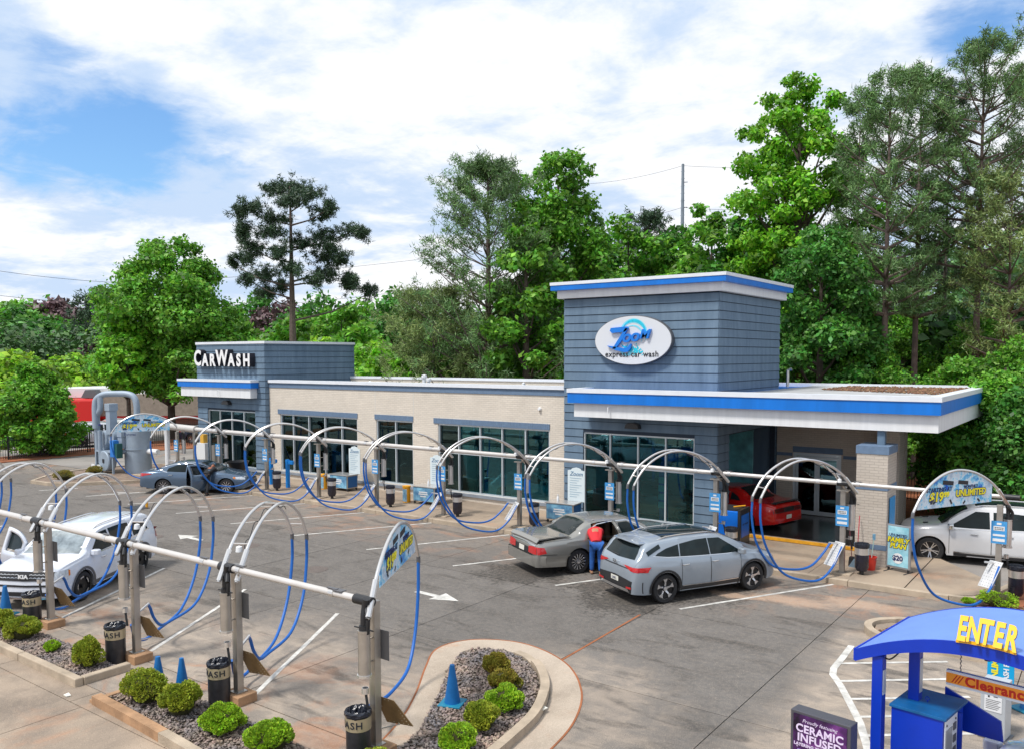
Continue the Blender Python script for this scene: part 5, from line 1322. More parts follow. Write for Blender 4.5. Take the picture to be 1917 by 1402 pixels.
    def door_at(xm):
        def f(s):
            for di, d in enumerate(spec['doors']):
                if d[0] < xm < d[1]:
                    o, hg = dobj[(di, s)]; return (o, hg)
            return None
        return f
    spec['dress'](dict(patch=patch, ln=ln, door_at=door_at, root=root, X0=X0, L=L, W=W, body=body, M_body=M_body, dobj=dobj, hit=hit))
    # seams
    for d in spec['doors']:
        for xx in (d[0], d[1]):
            zt = crv(belt, xx)
            ln('door_seam', [(xx, lerpx(sill, xx) + 0.06), (xx, (0.4 + zt) / 2), (xx, zt)], 0.012, M_trim) if not opens else None
    # --- wheels
    def wheel(px, s, i):
        wt = 0.225; t = bpy.data.objects.new('wheel', None); COL.objects.link(t); t.parent = root; t.empty_display_size = 0.1
        t.location = (px - X0, s * (W / 2 - wt / 2 - 0.025), wr)
        t.rotation_euler = (0, R(rnd.uniform(0, 70)), 0)
        if i == 1 and spec.get('steer'): t.rotation_euler = (0, 0, R(spec['steer']))
        rr = spec.get('rim', wr * 0.68)
        MB().lathe([(rr * 0.98, -wt / 2), (wr - 0.03, -wt / 2), (wr - 0.006, -wt / 2 + 0.03), (wr, -wt * 0.25), (wr, wt * 0.25), (wr - 0.006, wt / 2 - 0.03), (wr - 0.03, wt / 2), (rr * 0.98, wt / 2)], n=36, axis='y', cap=False).build('tyre', M_tyre, t, smooth=35)
        rim = MB().lathe([(rr, -wt / 2 + 0.01), (rr, wt / 2 - 0.01), (rr * 0.93, wt / 2 - 0.012), (rr * 0.90, wt / 2 - 0.05), (rr * 0.2, wt / 2 - 0.07), (0.0, wt / 2 - 0.07)] if s > 0 else [(0.0, -wt / 2 + 0.07), (rr * 0.2, -wt / 2 + 0.07), (rr * 0.90, -wt / 2 + 0.05), (rr * 0.93, -wt / 2 + 0.012), (rr, -wt / 2 + 0.01), (rr, wt / 2 - 0.01)], n=36, axis='y', cap=False).build('rim', M_rimdark, t, smooth=35)
        yo = s * (wt / 2 - 0.015); kind = spec.get('spokes', ('split', 5)); nsp = kind[1]
        for q in range(nsp):
            a = 2 * math.pi * q / nsp
            def pt(r_, da, y_): return (r_ * math.cos(a + da), y_, r_ * math.sin(a + da))
            if kind[0] == 'split':
                for da in (-0.17, 0.17):
                    b = MB(); vs = [pt(0.05, da * 0.5 - 0.28, yo - s * 0.03), pt(0.05, da * 0.5 + 0.28, yo - s * 0.03), pt(rr * 0.93, da + 0.055, yo), pt(rr * 0.93, da - 0.055, yo)]
                    vs += [(x_, y_ - s * 0.03, z_) for x_, y_, z_ in vs]
                    b.add(vs, [(0, 1, 2, 3), (4, 5, 6, 7), (0, 1, 5, 4), (1, 2, 6, 5), (2, 3, 7, 6), (3, 0, 4, 7)]).build('spoke', M_alloy, t)
            elif kind[0] == 'blade':
                b = MB(); vs = [pt(0.07, -0.3, yo - s * 0.03), pt(0.07, 0.5, yo - s * 0.03), pt(rr * 0.60, 0.33, yo - s * 0.005), pt(rr * 0.92, 0.50, yo), pt(rr * 0.95, -0.02, yo), pt(rr * 0.60, 0.10, yo - s * 0.005)]
                k6 = len(vs); vs += [(x_, y_ - s * 0.03, z_) for x_, y_, z_ in vs]
                b.add(vs, [tuple(range(k6)), tuple(range(k6, 2 * k6))] + [(e, (e + 1) % k6, (e + 1) % k6 + k6, e + k6) for e in range(k6)]).build('spoke', M_alloy, t)
            elif kind[0] == 'rimlight':
                b = MB(); pts_ = [(rr * 0.94, -0.36), (rr * 0.94, 0.0), (rr * 0.94, 0.36), (rr * 0.78, 0.26), (rr * 0.80, 0.0), (rr * 0.78, -0.26)]
                vs = [pt(r_, d_, yo) for r_, d_ in pts_]; vs += [(x_, y_ - s * 0.02, z_) for x_, y_, z_ in vs]
                b.add(vs, [tuple(range(6)), tuple(range(6, 12))] + [(e, (e + 1) % 6, (e + 1) % 6 + 6, e + 6) for e in range(6)]).build('spoke', M_alloy, t)
            else:
                b = MB(); w_ = kind[2] if len(kind) > 2 else 0.10
                vs = [pt(0.05, -0.5 * w_ * 3, yo - s * 0.02), pt(0.05, 0.5 * w_ * 3, yo - s * 0.02), pt(rr * 0.93, w_ * 0.9, yo), pt(rr * 0.93, -w_ * 0.9, yo)]
                vs += [(x_, y_ - s * 0.03, z_) for x_, y_, z_ in vs]
                b.add(vs, [(0, 1, 2, 3), (4, 5, 6, 7), (0, 1, 5, 4), (1, 2, 6, 5), (2, 3, 7, 6), (3, 0, 4, 7)]).build('spoke', M_alloy, t)
        MB().lathe([(0.0, yo - s * 0.03), (0.055, yo - s * 0.03), (0.055, yo + s * 0.002), (0, yo + s * 0.006)], n=14, axis='y').build('hub', M_alloy if kind[0] != 'rimlight' else M_rimdark, t)
        MB().lathe([(rr * 0.94, yo - s * 0.02), (rr * 1.0, yo - s * 0.02), (rr * 1.0, yo + s * 0.004), (rr * 0.95, yo + s * 0.004), (rr * 0.94, yo - s * 0.02)], n=36, axis='y', cap=False).build('rim_lip', M_alloy if kind[0] != 'rimlight' else M_rimdark, t, smooth=35)
    for i, px in enumerate((xr, xf)):
        for s in (-1, 1): wheel(px, s, i)
    # underside, wells, cabin
    ub = MB(); lo_ = min(t[1] for t in sill) + 0.02
    ub.box((0.25 - X0, -W * 0.36, lo_), (L - 0.25 - X0, W * 0.36, lo_ + 0.3)); ub.build('underbody', M_under, root)
    ub = MB()
    for px in (xr, xf): ub.box((px - arch - 0.05 - X0, -W * 0.37, lo_ + 0.1), (px + arch + 0.05 - X0, W * 0.37, wr + arch - 0.02))
    ub.build('wheel_well', M_under, root)['kind'] = 'stuff'
    ub = MB()
    for s in (-1, 1):
        x0_, x1_ = xr + arch + 0.03 - X0, xf - arch - 0.03 - X0
        ub.box((x0_, s * W * 0.46 - 0.03, lo_ + 0.0), (x1_, s * W * 0.46 + 0.03, lo_ + 0.10))
    ub.build('sill_board', M_trim, root)
    if opens:
        im = spec.get('interior', M_dkint); x0_, x1_ = spec['cabin']
        q = MB(); q.box((x0_ - X0, -W * 0.42, lo_ + 0.02), (x1_ - X0, W * 0.42, lo_ + 0.14)); q.build('cabin_floor', M_dkint, root)
        for sx in spec['seats']:
            for s in (-1, 1):
                q = MB(); q.box((sx - 0.25 - X0, s * W * 0.2 - 0.25, lo_ + 0.15), (sx + 0.27 - X0, s * W * 0.2 + 0.25, lo_ + 0.42)); q.box((sx - 0.36 - X0, s * W * 0.2 - 0.24, lo_ + 0.30), (sx - 0.2 - X0, s * W * 0.2 + 0.24, lo_ + 0.92)); q.box((sx - 0.36 - X0, s * W * 0.2 - 0.11, lo_ + 0.92), (sx - 0.25 - X0, s * W * 0.2 + 0.11, lo_ + 1.08))
                q.build('seat', im, root, bevel=0.05)
        q = MB(); q.box((x1_ - 0.45 - X0, -W * 0.4, lo_ + 0.35), (x1_ - X0, W * 0.4, lo_ + 0.70)); q.build('dashboard', M_dkint, root, bevel=0.05)
        MB().lathe([(0.17, -0.012), (0.19, 0), (0.17, 0.012)], (x1_ - 0.52 - X0, W * 0.2, lo_ + 0.68), 18, 'x').build('steering_wheel', M_dkint, root)
    return root

def mirror(c, x, z, m, s_list=(1, -1), w=0.21):
    for s in s_list:
        par = c['door_at'](x - 0.05)(s) or (c['root'], Vector((c['X0'], 0, 0)))
        h, n_ = c['hit']((x, s * 3, z), (0, -s, 0))
        y = abs(h.y) if h else c['W'] / 2
        q = MB(); b = [(-0.09, 0.02), (0.05, 0.0), (0.08, 0.10), (0.05, w), (-0.05, w + 0.02), (-0.10, w - 0.04)]
        P = [(x + a, s * (y + d)) for a, d in b]
        if s < 0: P.reverse()
        q.prism([(a, b_) for a, b_ in P], z - 0.0, z + 0.15)
        q.v = [tuple(Vector(v) - par[1]) for v in q.v]
        q.build('wing_mirror', m, par[0], bevel=0.03)
def rail(c, x0, x1, y):
    P = []
    for i in range(9):
        x = x0 + (x1 - x0) * i / 8; h, n_ = c['hit']((x, y, 4), (0, 0, -1)); P.append((x - c['X0'], y, h.z + (0.035 if 0 < i < 8 else -0.01)))
    MB().tube(P, 0.014, 6).build('roof_rail', M_chrome, c['root'], smooth=True)
def handle(c, x, z, m, sides=(1, -1)):
    for s in sides:
        par = c['door_at'](x)(s); h, n_ = c['hit']((x, s * 3, z), (0, -s, 0))
        if not par or h is None: continue
        q = MB().tube([Vector((x - 0.10, h.y, z)) - par[1], Vector((x - 0.08, h.y + s * 0.03, z)) - par[1], Vector((x + 0.08, h.y + s * 0.03, z + 0.006)) - par[1], Vector((x + 0.10, h.y, z + 0.006)) - par[1]], 0.014, 6)
        q.build('door_handle', m, par[0])
def arch_trim(c, px, r, wr, w, m):
    for s in (-1, 1):
        pts = [(px + (r + w / 2) * math.cos(R(a)), wr + (r + w / 2) * math.sin(R(a))) for a in range(-14, 195, 12)]
        c['ln']('arch_trim', pts, w, m, sides=(s,), off=0.012, k=4)
def txt_on(c, name, s, size, m, x, y, z, nd, **k):
    o = text(name, s, size, m, face_m((x - c['X0'], y, z), nd), c['root'], **k); return o

# --- silver compact SUV with black roof
def dress_sport(c):
    P, ln, W, L = c['patch'], c['ln'], c['W'], c['L']
    P('windscreen', M_carglass, ([(3.58, -0.70), (3.66, 0), (3.58, 0.70)], [(2.86, -0.56), (2.92, 0), (2.86, 0.56)]), 'top', n=10, k=6)
    P('panoramic_roof', M_carglass, ([(1.05, -0.54), (1.05, 0.54)], [(2.76, -0.54), (2.80, 0), (2.76, 0.54)]), 'top', n=8, k=14, off=0.008)
    P('rear_window', M_carglass, ([(-0.66, 1.12), (0, 1.09), (0.66, 1.12)], [(-0.57, 1.41), (0, 1.44), (0.57, 1.41)]), 'rear', n=10, k=5)
    d = c['door_at']
    P('side_window', M_carglass, ([(2.30, 1.09), (2.85, 1.075), (3.22, 1.07)], [(2.30, 1.475), (2.66, 1.46), (3.18, 1.14)]), 'side', sides=(1, -1), parent=d(2.8))
    P('side_window', M_carglass, ([(1.36, 1.13), (1.9, 1.105), (2.27, 1.09)], [(1.40, 1.42), (1.9, 1.475), (2.27, 1.48)]), 'side', sides=(1, -1), parent=d(1.9))
    P('quarter_window', M_carglass, ([(0.62, 1.21), (0.95, 1.16), (1.33, 1.13)], [(0.70, 1.26), (0.98, 1.35), (1.36, 1.415)]), 'side', sides=(1, -1))
    ln('pillar_trim', [(0.40, 1.26), (0.56, 1.33), (0.8, 1.42)], 0.10, M_carglass)
    ln('window_trim', [(0.55, 1.205), (1.0, 1.14), (1.9, 1.09), (2.8, 1.06), (3.28, 1.065)], 0.014, M_chrome)
    # black cladding low round the sills and arches
    for a in (0.90, 3.655): arch_trim(c, a, 0.41, 0.37, 0.07, M_trim)
    ln('sill_trim', [(1.36, 0.33), (2.3, 0.32), (3.18, 0.33)], 0.14, M_trim)
    ln('sill_brightwork', [(1.40, 0.40), (2.3, 0.385), (3.16, 0.40)], 0.016, M_chrome, off=0.012)
    # tail
    P('tail_lamp', M_tail, ([(0.04, 0.90), (0.20, 0.84), (0.34, 0.90)], [(0.03, 0.95), (0.2, 0.945), (0.30, 0.93)]), 'side', sides=(1, -1), n=8, k=3, off=0.012)
    P('tail_lamp', M_tail, ([(0.40, 0.935), (0.66, 0.86), (0.90, 0.83)], [(0.40, 0.965), (0.66, 0.955), (0.90, 0.955)]), 'rear', sides=(1, -1), n=8, k=3, off=0.012)
    ln('tail_bar', [(-0.60, 0.895), (0, 0.90), (0.60, 0.895)], 0.022, M_trim, axis='rear', sides=(1,), off=0.01)
    P('rear_bumper_lower', M_trim, ([(-0.86, 0.32), (0, 0.28), (0.86, 0.32)], [(-0.88, 0.60), (0, 0.66), (0.88, 0.60)]), 'rear', n=12, k=5, off=0.010)
    P('skid_plate', M_chrome, ([(-0.68, 0.33), (0, 0.32), (0.68, 0.33)], [(-0.60, 0.40), (0, 0.39), (0.60, 0.40)]), 'rear', n=10, k=3, off=0.03)
    P('reflector', M_tail, ([(0.52, 0.40), (0.74, 0.42)], [(0.52, 0.45), (0.74, 0.47)]), 'rear', sides=(1, -1), n=3, k=1, off=0.025)
    P('number_plate', M_plate, ([(-0.17, 0.50), (0.17, 0.50)], [(-0.17, 0.62), (0.17, 0.62)]), 'rear', n=3, k=1, off=0.022)
    txt_on(c, 'badge', 'KIA', 0.11, M_chrome, -0.02, 0, 0.985, 180, extrude=0.004, offset=0.003)
    txt_on(c, 'plate_text', 'LWF', 0.09, M_navy, -0.045, 0, 0.56, 180, extrude=0.002)
    P('headlamp', M_lens, ([(4.22, 0.82), (4.42, 0.76)], [(4.08, 0.91), (4.38, 0.88)]), 'side', sides=(1, -1), n=5, k=3, off=0.010)
    P('grille', M_trim, ([(-0.70, 0.55), (0.70, 0.55)], [(-0.74, 0.80), (0.74, 0.80)]), 'front', n=10, k=3, off=0.010)
    for x in (1.50, 2.42): handle(c, x, 0.92, M_chrome)
    mirror(c, 3.22, 1.04, c['M_body'])
    q = MB(); q.prism([(0.30, -0.56), (0.62, -0.60), (0.62, -0.3), (0.62, 0), (0.62, 0.3), (0.62, 0.60), (0.30, 0.56), (0.22, 0.3), (0.20, 0), (0.22, -0.3)], 0.0, 0.035); hz_ = c['hit']((0.62, 0, 4), (0, 0, -1))[0].z; q.v = [(x - c['X0'], y, z + hz_ - 0.035 - 0.03 * (0.62 - x) - 0.05 * (y / 0.62) ** 2) for x, y, z in q.v]; q.build('roof_spoiler', c['M_body'], c['root'], bevel=0.012)
    for s in (-1, 1):
        rail(c, 0.85, 2.75, s * 0.57)
    ln('wiper', [(0.0, 1.12), (0.35, 1.13)], 0.016, M_trim, axis='rear', sides=(1,), off=0.02)
SPORT = dict(L=4.58, W=1.865, wb=2.755, xr=0.90, wr=0.37, rim=0.265, cat='suv', tumble=0.40, spokes=('blade', 5),
    top=[(0, 0.70), (0.02, 0.93), (0.06, 1.04), (0.12, 1.12), (0.40, 1.45), (0.56, 1.53), (0.9, 1.575), (1.6, 1.62), (2.3, 1.62), (2.7, 1.575), (3.0, 1.48), (3.60, 1.14), (3.72, 1.10), (4.1, 1.04), (4.36, 0.94), (4.51, 0.84), (4.58, 0.66)],
    belt=[(0, 0.60), (0.06, 0.92), (0.15, 1.05), (0.4, 1.12), (1.0, 1.08), (2.4, 1.03), (3.5, 1.01), (4.1, 0.92), (4.44, 0.80), (4.58, 0.62)],
    plan=[(0, 0.80), (0.05, 0.88), (0.2, 0.94), (0.7, 0.995), (1.2, 1.0), (3.6, 1.0), (4.1, 0.96), (4.4, 0.87), (4.52, 0.78), (4.58, 0.66)],
    sill=[(0, 0.30), (0.3, 0.27), (0.6, 0.27), (4.2, 0.25), (4.4, 0.28), (4.58, 0.40)], doors=[(1.38, 2.28), (2.285, 3.24)], dress=dress_sport)

# --- grey full-size saloon
def dress_merc(c):
    P, ln, W, L = c['patch'], c['ln'], c['W'], c['L']; d = c['door_at']
    P('windscreen', M_carglass, ([(3.90, -0.68), (3.98, 0), (3.90, 0.68)], [(3.22, -0.54), (3.27, 0), (3.22, 0.54)]), 'top', n=10, k=6)
    P('rear_window', M_carglass, ([(1.16, -0.66), (1.08, 0), (1.16, 0.66)], [(1.72, -0.55), (1.76, 0), (1.72, 0.55)]), 'top', n=10, k=6)
    P('side_window', M_carglass, ([(2.68, 0.99), (3.2, 0.98), (3.62, 0.97)], [(2.70, 1.32), (3.0, 1.33), (3.56, 1.02)]), 'side', sides=(1, -1), parent=d(3.0))
    P('side_window', M_carglass, ([(1.84, 1.00), (2.2, 1.0), (2.58, 0.99)], [(1.95, 1.28), (2.2, 1.325), (2.58, 1.325)]), 'side', sides=(1, -1), parent=d(2.2))
    ln('window_trim', [(1.6, 0.985), (2.4, 0.968), (3.7, 0.95)], 0.022, M_trim)
    ln('roof_trim', [(1.72, 1.21), (2.0, 1.33), (2.4, 1.37), (3.0, 1.37), (3.3, 1.25), (3.7, 1.0)], 0.022, M_chrome)
    ln('rub_strip', [(0.25, 0.56), (1.2, 0.56), (1.25, 0.56)], 0.05, c['M_body'], off=0.012)
    ln('rub_strip', [(2.0, 0.55), (3.0, 0.55), (3.95, 0.55)], 0.045, M_trim, off=0.012)
    P('tail_lamp', M_tail, ([(0.42, 0.66), (0.66, 0.65), (0.88, 0.66)], [(0.42, 0.83), (0.66, 0.86), (0.84, 0.86)]), 'rear', sides=(1, -1), n=8, k=4, off=0.014)
    P('tail_lamp', M_tail, ([(0.04, 0.65), (0.30, 0.68)], [(0.04, 0.86), (0.24, 0.84)]), 'side', sides=(1, -1), n=5, k=4, off=0.012)
    P('plate_recess', M_trim, ([(-0.40, 0.64), (0.40, 0.64)], [(-0.40, 0.80), (0.40, 0.80)]), 'rear', n=6, k=2, off=0.010)
    P('number_plate', M_plate, ([(-0.16, 0.65), (0.16, 0.65)], [(-0.16, 0.79), (0.16, 0.79)]), 'rear', n=3, k=1, off=0.02)
    ln('boot_chrome', [(-0.78, 0.885), (0, 0.905), (0.78, 0.885)], 0.022, M_chrome, axis='rear', sides=(1,), off=0.012)
    P('bumper', c['M_body'], ([(-0.93, 0.34), (0, 0.31), (0.93, 0.34)], [(-0.95, 0.62), (0, 0.62), (0.95, 0.62)]), 'rear', n=14, k=5, off=0.06)
    ln('bumper_seam', [(0.02, 0.635), (0.35, 0.63), (0.62, 0.62)], 0.014, M_trim)
    ln('bumper_seam', [(-0.93, 0.635), (0, 0.635), (0.93, 0.635)], 0.022, M_trim, axis='rear', sides=(1,), off=0.02)
    P('headlamp', M_lens, ([(5.02, 0.62), (5.25, 0.60)], [(5.0, 0.74), (5.25, 0.72)]), 'side', sides=(1, -1), n=4, k=3, off=0.010)
    for a in (1.32, 4.24): arch_trim(c, a, 0.40, 0.35, 0.018, c['M_body'])
    for x in (2.15, 2.95): handle(c, x, 0.86, M_chrome)
    mirror(c, 3.55, 0.95, c['M_body'])
    # boot lid standing a little open
    q = MB(); pr = [(0.04, 0.83, 0.93), (0.12, 0.83, 1.02), (0.7, 0.80, 1.055), (1.10, 0.78, 1.045)]
    vs = []
    for x_, w_, z_ in pr:
        for k in range(9):
            t = -1 + k / 4; vs.append((x_ - c['X0'], w_ * t, z_ + 0.022 * (1 - t * t) + (0.015 + 0.035 * (1.1 - x_) / 1.1)))
    for x_, w_, z_ in pr:
        for k in range(9):
            t = -1 + k / 4; vs.append((x_ - c['X0'] + 0.01, w_ * t, z_ - 0.035 + 0.022 * (1 - t * t) + (0.015 + 0.035 * (1.1 - x_) / 1.1)))
    fs = [(a * 9 + b, a * 9 + b + 1, (a + 1) * 9 + b + 1, (a + 1) * 9 + b) for a in range(3) for b in range(8)]
    fs += [tuple(v + 36 for v in f) for f in fs]
    for b in range(8): fs += [(b, b + 1, b + 37, b + 36), (27 + b, 28 + b, 64 + b, 63 + b)]
    for a in range(3): fs += [(a * 9, (a + 1) * 9, (a + 1) * 9 + 36, a * 9 + 36), (a * 9 + 8, (a + 1) * 9 + 8, (a + 1) * 9 + 44, a * 9 + 44)]
    q.add(vs, fs).build('boot_lid', c['M_body'], c['root'], smooth=30)
    ln('boot_gap', [(0.10, 0.975), (0.5, 1.0), (1.12, 1.02)], 0.028, M_under, off=0.006)
MERC = dict(L=5.38, W=1.985, wb=2.92, xr=1.32, wr=0.35, rim=0.24, cat='sedan', tumble=0.42, spokes=('many', 14, 0.07), interior=M_tan, cabin=(1.9, 4.0), seats=(2.35, 3.25),
    top=[(0, 0.62), (0.02, 0.86), (0.06, 0.95), (0.2, 1.0), (0.7, 1.04), (1.06, 1.06), (1.75, 1.40), (1.95, 1.44), (2.5, 1.465), (3.0, 1.45), (3.25, 1.40), (3.9, 1.06), (4.0, 1.03), (4.7, 0.96), (5.2, 0.86), (5.32, 0.78), (5.38, 0.6)],
    belt=[(0, 0.55), (0.06, 0.88), (0.3, 0.94), (1.1, 0.97), (2.5, 0.955), (3.9, 0.93), (4.8, 0.86), (5.25, 0.76), (5.38, 0.55)],
    plan=[(0, 0.86), (0.06, 0.92), (0.3, 0.96), (1.0, 0.99), (2, 1.0), (4, 1.0), (4.8, 0.97), (5.15, 0.92), (5.3, 0.84), (5.38, 0.74)],
    sill=[(0, 0.30), (0.4, 0.28), (0.8, 0.26), (4.8, 0.24), (5.2, 0.26), (5.38, 0.34)], doors=[(1.80, 2.62), (2.63, 3.70)], dress=dress_merc)

# --- white three-row SUV seen from the front
def dress_sor(c):
    P, ln, W, L = c['patch'], c['ln'], c['W'], c['L']; d = c['door_at']
    P('windscreen', mat('sunlit windscreen', (0.16, 0.20, 0.21), 0.05, spec=0.9, coat=0.7, var=0.6, vscale=2.2, var2=(0.42, 0.48, 0.50)), ([(3.74, -0.74), (3.84, 0), (3.74, 0.74)], [(3.02, -0.58), (3.08, 0), (3.02, 0.58)]), 'top', n=12, k=6)
    P('rear_window', M_carglass, ([(-0.66, 1.14), (0, 1.12), (0.66, 1.14)], [(-0.56, 1.5), (0, 1.52), (0.56, 1.5)]), 'rear', n=10, k=5)
    P('side_window', M_carglass, ([(2.50, 1.10), (3.0, 1.09), (3.46, 1.09)], [(2.50, 1.54), (2.85, 1.53), (3.40, 1.15)]), 'side', sides=(1, -1), parent=d(3.0))
    P('side_window', M_carglass, ([(1.46, 1.13), (1.9, 1.11), (2.42, 1.10)], [(1.48, 1.52), (1.9, 1.55), (2.42, 1.545)]), 'side', sides=(1, -1), parent=d(1.9))
    P('quarter_window', M_carglass, ([(0.58, 1.18), (1.0, 1.15), (1.38, 1.13)], [(0.66, 1.36), (1.0, 1.46), (1.38, 1.51)]), 'side', sides=(1, -1))
    ln('window_trim', [(0.5, 1.165), (1.5, 1.095), (2.5, 1.07), (3.5, 1.07)], 0.025, M_chrome)
    for a in (1.04, 3.855): arch_trim(c, a, 0.415, 0.37, 0.085, M_darkg)
    ln('sill_trim', [(1.5, 0.34), (2.4, 0.33), (3.36, 0.34)], 0.13, M_darkg)
    P('grille', M_trim, ([(-0.72, 0.74), (0, 0.72), (0.72, 0.74)], [(-0.76, 0.94), (0, 0.95), (0.76, 0.94)]), 'front', n=12, k=3, off=0.010)
    for zz in (0.80, 0.87):
        for k in range(6):
            for s in (1, -1):
                y0 = 0.14 + k * 0.10; ln('grille_bar', [(y0, zz), (y0 + 0.05, zz + 0.015), (y0 + 0.09, zz)], 0.014, M_chrome, axis='front', sides=(s,), off=0.022)
    for s in (1, -1):
        P('headlamp', M_lens, ([(0.76, 0.72), (0.90, 0.70)], [(0.74, 0.93), (0.88, 0.95)]), 'front', sides=(s,), n=4, k=4, off=0.012)
    P('headlamp', M_lens, ([(4.42, 0.72), (4.66, 0.70)], [(4.40, 0.95), (4.60, 0.95)]), 'side', sides=(1, -1), n=5, k=4, off=0.012)
    P('turn_lamp', M_amber, ([(4.40, 0.80), (4.46, 0.78)], [(4.38, 0.92), (4.44, 0.93)]), 'side', sides=(1, -1), n=2, k=2, off=0.018)
    P('lower_intake', M_trim, ([(-0.68, 0.37), (0, 0.35), (0.68, 0.37)], [(-0.74, 0.46), (0, 0.46), (0.74, 0.46)]), 'front', n=10, k=3, off=0.010)
    ln('intake_slot', [(-0.76, 0.62), (0, 0.60), (0.76, 0.62)], 0.05, M_trim, axis='front', sides=(1,), off=0.012)
    ln('skid_plate', [(-0.7, 0.32), (0, 0.30), (0.7, 0.32)], 0.05, M_chrome, axis='front', sides=(1,), off=0.02)
    txt_on(c, 'badge', 'KIA', 0.125, M_letter_w, L + 0.03, 0, 0.835, 0, extrude=0.006, offset=0.006, sx=1.25)
    for s in (-1, 1):
        rail(c, 0.7, 2.9, s * 0.58)
    for x in (1.85, 2.98): handle(c, x, 0.93, M_chrome)
    mirror(c, 3.44, 1.06, c['M_body'])
    P('sunroof', M_carglass, ([(1.9, -0.42), (1.9, 0.42)], [(2.85, -0.42), (2.85, 0.42)]), 'top', n=4, k=4, off=0.007) if False else None
    P('tail_lamp', M_tail, ([(0.05, 0.85), (0.22, 0.85)], [(0.05, 1.12), (0.20, 1.12)]), 'side', sides=(1, -1), n=3, k=4, off=0.012)
SOR = dict(L=4.81, W=1.90, wb=2.815, xr=1.04, wr=0.37, rim=0.27, cat='suv', tumble=0.36, spokes=('rimlight', 5), interior=M_dkint, cabin=(1.6, 3.8), seats=(2.2, 3.0), open={(1, -1): 62, (1, 1): 0},
    top=[(0, 0.75), (0.02, 1.0), (0.08, 1.12), (0.14, 1.2), (0.30, 1.56), (0.45, 1.64), (0.9, 1.69), (1.6, 1.715), (2.4, 1.71), (2.85, 1.66), (3.1, 1.58), (3.74, 1.20), (3.86, 1.16), (4.3, 1.11), (4.6, 1.04), (4.74, 0.96), (4.79, 0.85), (4.81, 0.72)],
    belt=[(0, 0.65), (0.06, 0.95), (0.2, 1.06), (1.0, 1.07), (2.4, 1.05), (3.6, 1.05), (4.3, 1.0), (4.65, 0.93), (4.81, 0.68)],
    plan=[(0, 0.84), (0.05, 0.90), (0.25, 0.96), (0.8, 1.0), (3.9, 1.0), (4.4, 0.97), (4.65, 0.92), (4.76, 0.86), (4.81, 0.78)],
    sill=[(0, 0.42), (0.3, 0.32), (0.6, 0.28), (4.3, 0.27), (4.6, 0.28), (4.81, 0.32)], doors=[(1.50, 2.46), (2.465, 3.46)], dress=dress_sor)

# --- blue grey saloon, driver's door open
def dress_alt(c):
    P, ln, W, L = c['patch'], c['ln'], c['W'], c['L']; d = c['door_at']
    P('windscreen', M_carglass, ([(3.55, -0.68), (3.66, 0), (3.55, 0.68)], [(2.72, -0.52), (2.78, 0), (2.72, 0.52)]), 'top', n=10, k=6)
    P('rear_window', M_carglass, ([(0.66, -0.62), (0.58, 0), (0.66, 0.62)], [(1.46, -0.52), (1.52, 0), (1.46, 0.52)]), 'top', n=10, k=6)
    P('side_window', M_carglass, ([(2.20, 0.98), (2.7, 0.97), (3.2, 0.97)], [(2.24, 1.30), (2.5, 1.31), (3.1, 1.04)]), 'side', sides=(1, -1), parent=d(2.7))
    P('side_window', M_carglass, ([(1.26, 1.02), (1.7, 1.0), (2.12, 0.985)], [(1.34, 1.16), (1.7, 1.29), (2.14, 1.31)]), 'side', sides=(1, -1), parent=d(1.9))
    ln('window_trim', [(0.75, 1.07), (1.0, 1.17), (1.4, 1.29), (1.9, 1.36), (2.4, 1.345), (2.8, 1.22), (3.3, 1.0)], 0.025, M_chrome)
    ln('window_trim', [(0.95, 1.12), (1.15, 1.02), (1.3, 0.99)], 0.035, M_chrome)
    ln('sill_brightwork', [(1.35, 0.29), (2.2, 0.27), (3.1, 0.28)], 0.03, M_chrome)
    P('tail_lamp', M_tail, ([(0.05, 0.80), (0.62, 0.90)], [(0.05, 0.93), (0.5, 0.94)]), 'side', sides=(1, -1), n=6, k=3, off=0.012)
    P('tail_lamp', M_tail, ([(0.45, 0.80), (0.85, 0.80)], [(0.45, 0.92), (0.85, 0.94)]), 'rear', sides=(1, -1), n=5, k=3, off=0.012)
    P('rear_bumper_lower', M_trim, ([(-0.8, 0.28), (0.8, 0.28)], [(-0.8, 0.42), (0.8, 0.42)]), 'rear', n=8, k=2, off=0.01)
    P('headlamp', M_lens, ([(4.30, 0.66), (4.75, 0.62)], [(4.22, 0.76), (4.7, 0.75)]), 'side', sides=(1, -1), n=5, k=3, off=0.012)
    P('turn_lamp', M_amber, ([(4.26, 0.68), (4.36, 0.67)], [(4.24, 0.75), (4.34, 0.76)]), 'side', sides=(1, -1), n=2, k=2, off=0.018)
    P('grille', M_trim, ([(-0.5, 0.35), (0.5, 0.35)], [(-0.6, 0.72), (0.6, 0.72)]), 'front', n=8, k=3, off=0.01)
    for x in (1.45, 2.35): handle(c, x, 0.86, M_chrome)
    mirror(c, 3.12, 0.97, c['M_body'])
